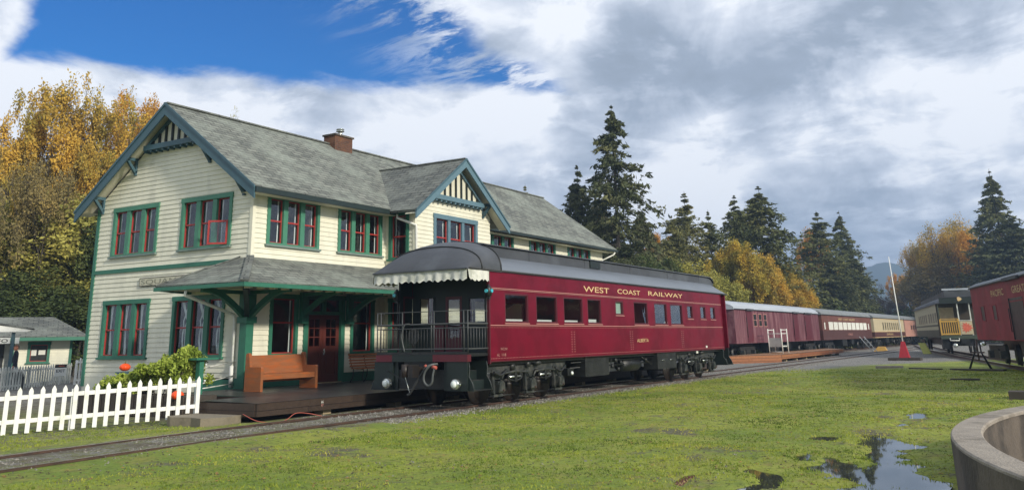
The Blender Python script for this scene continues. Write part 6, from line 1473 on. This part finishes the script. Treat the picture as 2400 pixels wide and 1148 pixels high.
def conifer_mesh(seed, H, W, base=.05, dens=1.0, gap=.0, droop=.35, top=.0, lsz=.17, clump=True, asym=.25, power=.85):
    rng = np.random.RandomState(seed); trunk = []; nseg = 14; pts = [np.array([.02 * H * math.sin(k * .9 + seed) * .15, .015 * H * math.cos(k * .7) * .15, H * k / nseg]) for k in range(nseg + 1)]
    for k in range(nseg): trunk.append((pts[k], pts[k + 1], max(.02, H * .014 * (1 - k / nseg)), max(.012, H * .014 * (1 - (k + 1) / nseg))))
    br = []; C = []; n_ = int(105 * dens * H / 18); lob = rng.uniform(0, 6.28, 3)
    for i in range(n_):
        q = rng.rand() ** .85; z = H * (base + (1 - base) * (1 - q) ); f_ = (1 - (z / H - base) / (1 - base)); f_ = max(f_, 0)
        L_ = W * (f_ ** power) * rng.uniform(.50, 1.15) + .12
        a = rng.uniform(0, 2 * PI); L_ *= min(1, .30 + f_ * 3.2); L_ *= 1 + asym * math.sin(a + lob[0]) * .5 + asym * .6 * math.sin(z * 1.1 + lob[1] + a)
        if rng.rand() < gap * (1 if f_ > .15 else .4) or (f_ < .10 and rng.rand() > .60 + f_ * 4): continue
        dirv = np.array([math.cos(a), math.sin(a), 0]); p = np.array([0, 0, z]); ns = 5; prev = p; rise = rng.uniform(.0, .25)
        for s in range(1, ns + 1):
            t_ = s / ns; cur = p + dirv * L_ * t_ + np.array([0, 0, L_ * (rise * t_ - droop * t_ * t_ * 1.6)]) + rng.normal(0, .04 * L_, 3) * [1, 1, .5]
            if cur[2] < .2: cur[2] = .2
            br.append((prev, cur, max(.008, .035 * (1 - t_) * H / 18), max(.005, .035 * (1 - t_ - .15) * H / 18)))
            if t_ > (.30 if f_ > .3 else .1):
                for _ in range(2):
                    off = rng.normal(0, .13 * L_ * .8 + .05 * min(1, f_ * 6), 3) * [1, 1, .45]; C.append((*(cur + off - np.array([0, 0, .08 * L_])), .05 + .07 * min(1, f_ * 6) + .08 * L_ * rng.uniform(.4, 1.2)))
            prev = cur
    C = np.array(C); N_ = int(len(C) * 10 * (1 if clump else 1.4)); i = rng.randint(0, len(C), N_); p = rng.normal(0, .5, (N_, 3)); c = C[i, :3] + p * C[i, 3:4] * [1, 1, .7]; c[:, 2] = np.clip(c[:, 2], .15, None)
    out_ = c[:, :2] / (np.linalg.norm(c[:, :2], axis=1)[:, None] + .01); ax_ = np.concatenate([out_ * .6, -np.full((N_, 1), .45)], 1) + rng.normal(0, .5, (N_, 3)); ax_ /= np.linalg.norm(ax_, axis=1)[:, None]
    b_ = np.cross(ax_, rng.normal(0, 1, (N_, 3))); b_ /= np.linalg.norm(b_, axis=1)[:, None]; s = (rng.uniform(lsz * .6, lsz * 1.4, N_) * np.clip(.45 + (H - c[:, 2]) / (H * .18), .45, 1))[:, None]
    V = np.stack([c - ax_ * s * .9, c + b_ * s * .32, c + ax_ * s, c - ax_ * s * .9, c + ax_ * s, c - b_ * s * .32], 1).reshape(-1, 3)
    return tubes_np(trunk, 6), tubes_np(br, 3), V
def broad_mesh(seed, H, W, trunk_h=.22, leafn=14000, lsz=.13, bare=.0, levels=5, multi=1, spread=.55, cl=.30, up=.35):
    rng = np.random.RandomState(seed); segs = []; tips = []
    def grow(p, d, L_, r, lv):
        n_ = 3; prev = p
        for k in range(n_):
            d = d + rng.normal(0, .10, 3) + np.array([0, 0, up * .12]); d /= np.linalg.norm(d); cur = prev + d * L_ / n_
            segs.append((prev, cur, r * (1 - .2 * k / n_), r * (1 - .2 * (k + 1) / n_))); prev = cur
            if lv <= 2: tips.append((*cur, lv))
        if lv == 0: tips.append((*prev, 0)); return
        for _ in range(rng.randint(2, 4)):
            nd = d + rng.normal(0, spread, 3); nd[2] += up * .5; nd /= np.linalg.norm(nd); grow(prev, nd, L_ * rng.uniform(.62, .86), r * rng.uniform(.55, .7), lv - 1)
    for m_ in range(multi):
        d = np.array([rng.normal(0, .12 if multi == 1 else .28), rng.normal(0, .12 if multi == 1 else .28), 1.0]); grow(np.array([rng.normal(0, .1 * multi), rng.normal(0, .1 * multi), 0.0]), d / np.linalg.norm(d), H * trunk_h, H * .0095, levels)
    T = np.array([t_[:3] for t_ in tips]); sz = max(T[:, 2]); sxy = np.percentile(np.abs(T[:, :2]), 96); sc = np.array([W / sxy, W / sxy, H / sz])
    segs = [(a * sc, b_ * sc, r0, r1) for a, b_, r0, r1 in segs]; T = T * sc; tl = np.array([t_[3] for t_ in tips])
    keep = T[(tl <= 2)]; hz = keep[:, 2] / H; keep = keep[rng.rand(len(keep)) > bare * np.clip(hz * 1.2 - .2, 0, 1)]
    cs = np.concatenate([keep, np.full((len(keep), 1), cl * W * .36)], 1); V = leaves(cs, leafn, lsz * .6, lsz * 1.3, rng, .2); V[:, 2] = np.clip(V[:, 2], .1, None)
    return tubes_np(segs, 4), None, V
PROT = {}
def proto(key, fn, *a, **k):
    if key not in PROT:
        r = fn(*a, **k); ms = []
        for nm, V in zip(('trunk', 'branches', 'crown'), r):
            if V is None: ms.append(None); continue
            me = bpy.data.meshes.new(nm + '_' + key); nv = len(V); me.vertices.add(nv); me.vertices.foreach_set('co', V.astype(np.float32).ravel()); me.loops.add(nv); me.loops.foreach_set('vertex_index', np.arange(nv)); me.polygons.add(nv // 3); me.polygons.foreach_set('loop_start', np.arange(0, nv, 3)); me.polygons.foreach_set('loop_total', np.full(nv // 3, 3)); me.update(); me.materials.append(None); ms.append(me)
        PROT[key] = ms
    return PROT[key]
def plant(name, label, key, loc, H, W, leaf, rot=0, group=None, bark='bark', cat='tree', H0=18.0, W0=4.0):
    """a tree from a prototype of height H0 and half width W0"""
    t = thing(name, label, cat, loc, group); t.rotation_euler = (0, 0, rot)
    for nm, me in zip(('trunk', 'branches', 'crown'), PROT[key]):
        if me is None: continue
        o = bpy.data.objects.new(nm, me); COL.objects.link(o); o.parent = t; o.scale = (W / W0, W / W0, H / H0)
        o.material_slots[0].link = 'OBJECT'; o.material_slots[0].material = MATS[leaf if nm == 'crown' else bark]
    return t
proto('cedar_a', conifer_mesh, 1, 18, 4.0, dens=2.9, gap=.03, droop=.30, asym=.15, power=.66)
proto('cedar_b', conifer_mesh, 2, 18, 4.0, dens=3.2, gap=.0, droop=.38, asym=.2, power=.62)
proto('cedar_open', conifer_mesh, 3, 18, 4.0, base=.08, dens=2.3, gap=.08, droop=.30, asym=.18, lsz=.19, power=.58)
proto('fir', conifer_mesh, 4, 18, 4.0, dens=2.6, gap=.03, droop=.10, lsz=.15, asym=.15, power=.70)
proto('fir_dense', conifer_mesh, 5, 18, 4.0, dens=3.0, gap=.0, droop=.18, power=.6)
proto('spire', conifer_mesh, 6, 18, 4.0, base=.05, dens=2.7, gap=.10, droop=.42, power=.80, asym=.25)
proto('poplar', broad_mesh, 11, 18, 5.0, leafn=17000, lsz=.115, bare=.60, levels=6, multi=2, spread=.42, cl=.26)
proto('poplar_b', broad_mesh, 12, 18, 5.0, leafn=22000, lsz=.12, bare=.42, levels=6, multi=2, spread=.45, cl=.30)
proto('alder', broad_mesh, 13, 18, 5.0, leafn=26000, lsz=.16, bare=.05, levels=5, multi=3, spread=.55, cl=.42)
proto('bushy', broad_mesh, 14, 18, 5.0, leafn=32000, lsz=.20, bare=.0, levels=4, multi=5, spread=.7, cl=.7, trunk_h=.16)
proto('bare', broad_mesh, 15, 18, 5.0, leafn=9000, lsz=.14, bare=.4, levels=6, multi=2, spread=.42, cl=.4)
proto('twiggy', broad_mesh, 16, 18, 5.0, leafn=16000, lsz=.13, bare=.1, levels=6, multi=3, spread=.45, cl=.42)
def at(px, dist):                                # bearing of a column of the photo at horizon height, turned into a place on the ground
    y = 795; d = cf * F + cr * (px - PX) - cu * (y - PY); return Vector((d.x, d.y, 0)).normalized() * dist
def top(px, py, dist):
    d = cf * F + cr * (px - PX) - cu * (py - PY); return 1.6 + d.z / math.hypot(d.x, d.y) * dist
def wid(dpx, dist): return dpx / F * dist * .93
CON = 'conifers behind the carriages'; AUT = 'autumn trees left of the station'; LOW = 'yellowing trees behind the far carriages'; RGT = 'trees behind the right-hand carriages'
def T(name, label, key, px, py, hw_px, dist, leaf, group, rot=0, bark='bark', W0=4.0, lean=0):
    if W0 == 4.0 and key != 'spire': hw_px *= 1.22
    lx = px + lean; p = at(lx, dist); H_ = top(px, py, dist); return plant(name, label, key, p, H_, wid(hw_px, dist), leaf, rot, group, bark, 'tree', 18.0, W0)
T('cedar_tree', 'dark bushy cedar just right of the station roof end', 'cedar_a', 1355, 388, 92, 78, 'needle_dark', CON, .4, lean=14)
T('cedar_tree', 'tallest open-branched cedar rising above the red coach', 'cedar_open', 1440, 245, 125, 74, 'needle_dark', CON, 1.3, lean=22)
T('cedar_tree', 'brownish cedar filling the gap between the two dark cedars', 'cedar_b', 1405, 450, 92, 86, 'needle_brown', CON, 2.2, lean=10)
T('cedar_tree', 'lower dark cedar on the right flank of the tallest cedar', 'cedar_b', 1508, 480, 84, 82, 'needle_brown', CON, 3.0, lean=10)
T('cedar_tree', 'low dark cedar on the left flank of the tallest cedar', 'fir_dense', 1470, 560, 90, 70, 'needle_dark', CON, 3.6, lean=6)
T('birch_tree', 'narrow orange tree showing between cedar and grey-green fir', 'alder', 1552, 545, 42, 95, 'leaf_orange', CON, 1, W0=5.0)
T('fir_tree', 'pale sparse-topped fir with yellow-green flank', 'fir', 1620, 447, 92, 96, 'needle_olive', CON, .8, lean=8)
T('fir_tree', 'olive fir standing left of and below the pale sparse-topped fir', 'fir_dense', 1588, 505, 72, 90, 'needle_olive', CON, 1.8, lean=6)
T('fir_tree', 'slim dark fir with pointed top between the pale fir and the twin cedars', 'fir', 1678, 490, 72, 98, 'needle_mid', CON, 2.8, lean=6)
T('cedar_tree', 'left one of the twin dense cedars', 'cedar_a', 1745, 457, 92, 104, 'needle_mid', CON, 3.8, lean=6)
T('cedar_tree', 'right and broader one of the twin dense cedars', 'cedar_b', 1802, 435, 122, 106, 'needle_mid', CON, 4.9, lean=9)
T('willow_tree', 'yellow-green rounded tree below the left twin cedar', 'alder', 1738, 560, 62, 92, 'leaf_yellowgreen', LOW, .3, W0=5.0)
T('willow_tree', 'golden tree below the right twin cedar', 'bushy', 1792, 602, 50, 95, 'leaf_amber', LOW, 1.3, W0=5.0)
T('willow_tree', 'bright yellow tree right of the twin cedars', 'alder', 1850, 612, 58, 105, 'leaf_yellowgreen', LOW, 2.2, W0=5.0)
T('willow_tree', 'low rust tinted tree above the brown carriage', 'bushy', 1893, 660, 40, 100, 'leaf_amber', LOW, 3.2, W0=5.0)
T('willow_tree', 'olive undergrowth tree above the maroon car roof', 'bushy', 1700, 640, 60, 86, 'leaf_olive', LOW, 4.2, W0=5.0)
T('willow_tree', 'dull olive tree just over the red coach roof end', 'bushy', 1640, 620, 70, 84, 'leaf_olive', LOW, 5.2, W0=5.0)
T('willow_tree', 'dull green tree between olive tree and tallest cedar', 'bushy', 1572, 610, 60, 82, 'leaf_dark', LOW, 0.2, W0=5.0)
T('willow_tree', 'dark low tree over the middle of the red coach roof', 'bushy', 1500, 600, 80, 72, 'leaf_dark', LOW, 2.7, W0=5.0)
T('maple_tree', 'bright orange foliage showing behind the tiered fir', 'alder', 1925, 535, 36, 140, 'leaf_orange', CON, .7, W0=5.0)
T('fir_tree', 'tiered fir with spreading level branches and orange leaves behind', 'fir', 1940, 492, 92, 130, 'needle_mid', CON, 5.3, lean=8)
T('spruce_tree', 'narrow dark spruce with crooked top right of the tiered fir', 'spire', 1988, 492, 92, 150, 'needle_mid', CON, 1.1, lean=14)
T('spruce_tree', 'broad dark lower spruce beneath the crooked spruce', 'fir_dense', 2015, 590, 66, 142, 'needle_dark', CON, 2.1, lean=6)
T('spruce_tree', 'low dark spruce behind the roof of the brown carriage', 'fir_dense', 1960, 610, 66, 128, 'needle_dark', CON, 3.9, lean=6)
T('poplar_tree', 'far orange-topped poplar left of the flagpole top', 'poplar_b', 2112, 640, 32, 190, 'leaf_orange', LOW, .5, W0=5.0, bark='bark_pale')
T('poplar_tree', 'far orange-topped poplar right of the flagpole', 'poplar_b', 2152, 652, 28, 188, 'leaf_orange', LOW, 1.5, W0=5.0, bark='bark_pale')
T('poplar_tree', 'greyish leafless tree left of the far orange poplars', 'bare', 2078, 665, 30, 182, 'twig_grey', LOW, 2.5, W0=5.0, bark='bark_pale')
T('poplar_tree', 'greyish leafless tree right of the flagpole base', 'bare', 2130, 680, 44, 168, 'twig_grey', LOW, 3.5, W0=5.0, bark='bark_pale')
T('poplar_tree', 'thin half-bare amber tree at the left of the right-hand group', 'twiggy', 2178, 548, 38, 172, 'leaf_amber', RGT, .5, W0=5.0)
T('poplar_tree', 'tall half-bare brown tree above the cream observation car', 'twiggy', 2238, 502, 66, 165, 'leaf_amber', RGT, 1.9, W0=5.0)
T('poplar_tree', 'orange leafed tree in the middle of the right-hand group', 'alder', 2300, 538, 46, 160, 'leaf_orange', RGT, 2.9, W0=5.0)
T('poplar_tree', 'dull brown bushy tree directly over the red box-like carriage', 'bushy', 2270, 580, 90, 168, 'leaf_rust', RGT, 3.7, W0=5.0)
T('poplar_tree', 'low grey-brown thicket tree behind the observation car roof', 'twiggy', 2190, 640, 60, 180, 'leaf_rust', RGT, 4.7, W0=5.0)
T('spruce_tree', 'tall ragged spruce at the right edge', 'spire', 2362, 392, 112, 150, 'needle_mid', RGT, 5.0, lean=24)
T('spruce_tree', 'broad dark spruce cut by the right edge', 'fir_dense', 2400, 500, 110, 145, 'needle_dark', RGT, .9, lean=14)
T('spruce_tree', 'dark spruce behind the orange tree near the right edge', 'cedar_b', 2345, 560, 60, 156, 'needle_brown', RGT, 1.4, lean=6)
T('spruce_tree', 'sparse treetop peeping over the far slope of the station roof', 'fir', 1236, 430, 60, 70, 'needle_olive', CON, 2.0, lean=4)
T('spruce_tree', 'small bare treetop just above the station ridge near its left end', 'twiggy', 490, 255, 40, 76, 'leaf_olive', CON, 2.0, W0=5.0)
# left group
T('poplar_tree', 'tall thinly leaved poplar with dark branches at the upper left', 'poplar', 122, 155, 120, 62, 'leaf_amber', AUT, .2, W0=5.0)
T('poplar_tree', 'tall gold poplar cut by the left edge', 'poplar_b', 10, 185, 110, 64, 'leaf_amber', AUT, 1.2, W0=5.0)
T('poplar_tree', 'orange poplar midway between the left edge and the station gable', 'poplar_b', 232, 205, 84, 68, 'leaf_orange', AUT, 2.4, W0=5.0)
T('maple_tree', 'bright orange tree nearest the station gable peak', 'alder', 322, 235, 66, 74, 'leaf_orange', AUT, 3.3, W0=5.0)
T('maple_tree', 'golden brown tree below the orange poplar', 'poplar_b', 180, 330, 110, 60, 'leaf_amber', AUT, 4.1, W0=5.0)
T('maple_tree', 'grey-brown half-bare tree in the middle of the left group', 'twiggy', 90, 360, 100, 58, 'leaf_rust', AUT, 5.1, W0=5.0)
T('maple_tree', 'dark green tree against the left slope of the gable', 'bushy', 262, 380, 84, 62, 'leaf_dark', AUT, .6, W0=5.0)
T('maple_tree', 'dark green tree close to the left corner of the station', 'bushy', 205, 500, 90, 58, 'leaf_dark', AUT, 1.6, W0=5.0)
T('maple_tree', 'olive yellow rounded tree above the booth roof', 'bushy', 60, 446, 150, 59, 'leaf_olive', AUT, 2.6, W0=5.0)
T('maple_tree', 'olive green tree at the left edge behind the booth', 'bushy', -20, 470, 120, 61, 'leaf_olive', AUT, 3.6, W0=5.0)
T('maple_tree', 'low dark green thicket tree right behind the booth roof', 'bushy', 95, 640, 120, 58, 'leaf_dark', AUT, 5.6, W0=5.0)
T('maple_tree', 'dark tree filling the space behind booth and station corner', 'bushy', 150, 590, 110, 60, 'leaf_olive', AUT, 4.6, W0=5.0)
# far off wooded masses and low growth
def mass(name, label, pts, n_, s0, s1, leaf, seed):
    rng = np.random.RandomState(seed); cs = []
    for (x0, y0, x1, y1, h, th, k) in pts:
        q = rng.rand(k); x = x0 + (x1 - x0) * q + rng.normal(0, th, k); y = y0 + (y1 - y0) * q + rng.normal(0, th, k); hh = h * (.6 + .6 * np.abs(np.sin(q * 17 + seed)) * rng.rand(k)); z = rng.rand(k) * hh
        cs.append(np.stack([x, y, z, np.full(k, h * .20 + .3)], 1))
    V = leaves(np.concatenate(cs), n_, s0, s1, rng); V[:, 2] = np.clip(V[:, 2], -.1, None); return tag(tri_obj(name, V, leaf), kind='stuff')
mass('undergrowth', '', [(52, 27, 110, 27, 4.5, 1.6, 260), (105, 26, 175, 27, 5.0, 1.6, 220), (150, 25, 172, 16, 4.5, 1.5, 90)], 60000, .10, .28, 'leaf_dark', 4)
mass('undergrowth', '', [(172, 24, 178, -2, 6.5, 2.0, 200), (130, 4, 128, -10, 6.0, 2.0, 140)], 36000, .10, .26, 'leaf_rust', 6)
mass('undergrowth', '', [(24, 62, 52, 50, 5.0, 1.5, 260), (14, 68, 34, 60, 7.0, 2.0, 160)], 60000, .08, .2, 'leaf_dark', 5)
# wooded slope behind the left trees and blue mountains far off
def ridge(name, pts, z_fn, mt, depth=200):
    mb = MB(); rows = [[], [], []]
    for (x, y, h) in pts:
        v = Vector((x, y, 0)).normalized(); rows[0].append((x, y, -5)); rows[1].append((x + v.x * depth * .5, y + v.y * depth * .5, h * .55)); rows[2].append((x + v.x * depth, y + v.y * depth, h))
    mb.grid(rows); return tag(mb.build(name, mt), kind='structure')
mat('hill_left', (.035, .035, .018), .95, .5, .12, col2=(.10, .06, .02), mixscale=.06)
mat('mountain', (.020, .040, .030), .95, .4, .004, col2=(.03, .05, .035), mixscale=.002)
def prof(px0, px1, n_, dist, fy, seed, rough):
    rng = np.random.RandomState(seed); out = []
    for k in range(n_ + 1):
        px = px0 + (px1 - px0) * k / n_; p = at(px, dist); out.append((p.x, p.y, top(px, fy(px) + rng.normal(0, rough), dist * 1.0)))
    return out
hl = prof(-300, 620, 60, 85, lambda px: 330 - .0 * px + 25 * math.sin(px * .012), 3, 5)
mb = MB(); rows = [[], [], [], []]
for x, y, h in hl:
    v = Vector((x, y, 0)).normalized(); rows[0].append((x, y, -1)); rows[1].append((x + v.x * 8, y + v.y * 8, h * .35)); rows[2].append((x + v.x * 22, y + v.y * 22, h * .8)); rows[3].append((x + v.x * 34, y + v.y * 34, h * 1.28))
mb.grid(rows); tag(mb.build('hill', 'hill_left'), kind='structure')
rng = np.random.RandomState(8); cs = []
for i in range(900):
    x, y, h = hl[rng.randint(0, len(hl))]; q = rng.rand(); v = Vector((x, y, 0)).normalized(); dd = 34 * q; hh = h * 1.28 * q ** .9; cs.append((x + v.x * dd + rng.normal(0, 1.2), y + v.y * dd + rng.normal(0, 1.2), hh + rng.uniform(0, 1.2), 1.3))
tag(tri_obj('hillside_woods', leaves(cs, 70000, .12, .32, rng), 'leaf_rust'), kind='stuff')
def mtn(px0, px1, dist, fy, seed, nm):
    pr_ = prof(px0, px1, 90, dist, fy, seed, 1.6); mb = MB(); rows = [[], [], []]
    for x, y, h in pr_:
        v = Vector((x, y, 0)).normalized(); rows[0].append((x - v.x * dist * .25, y - v.y * dist * .25, -5)); rows[1].append((x - v.x * dist * .12, y - v.y * dist * .12, h * .5)); rows[2].append((x, y, h))
    mb.grid(rows); return tag(mb.build(nm, 'mountain'), kind='structure')
mtn(1750, 2700, 1300, lambda px: 640 - 20 * math.exp(-((px - 2070) / 110.0) ** 2) - 26 * math.exp(-((px - 2290) / 120.0) ** 2) - 22 * math.exp(-((px - 1880) / 40.0) ** 2) + 6 * math.sin(px * .05), 5, 'mountain')
mtn(1500, 2100, 900, lambda px: 700 + 12 * math.sin(px * .02), 6, 'mountain')
# haze: even air round camera and scene
hb = MB(); hb.box(-300, 1360, -700, 1000, -7, 125)
hz = hb.build('haze', 'cream', None, uv=False, fixn=True); hz.data.materials.clear()
hm = bpy.data.materials.new('haze'); hm.use_nodes = True; hn = hm.node_tree.nodes
for x in list(hn): hn.remove(x)
ho = hn.new('ShaderNodeOutputMaterial'); pv = hn.new('ShaderNodeVolumePrincipled'); pv.inputs['Color'].default_value = (.50, .70, 1.0, 1); pv.inputs['Density'].default_value = .0006; pv.inputs['Anisotropy'].default_value = .2
hm.node_tree.links.new(pv.outputs[0], ho.inputs['Volume']); hz.data.materials.append(hm); tag(hz, kind='stuff')
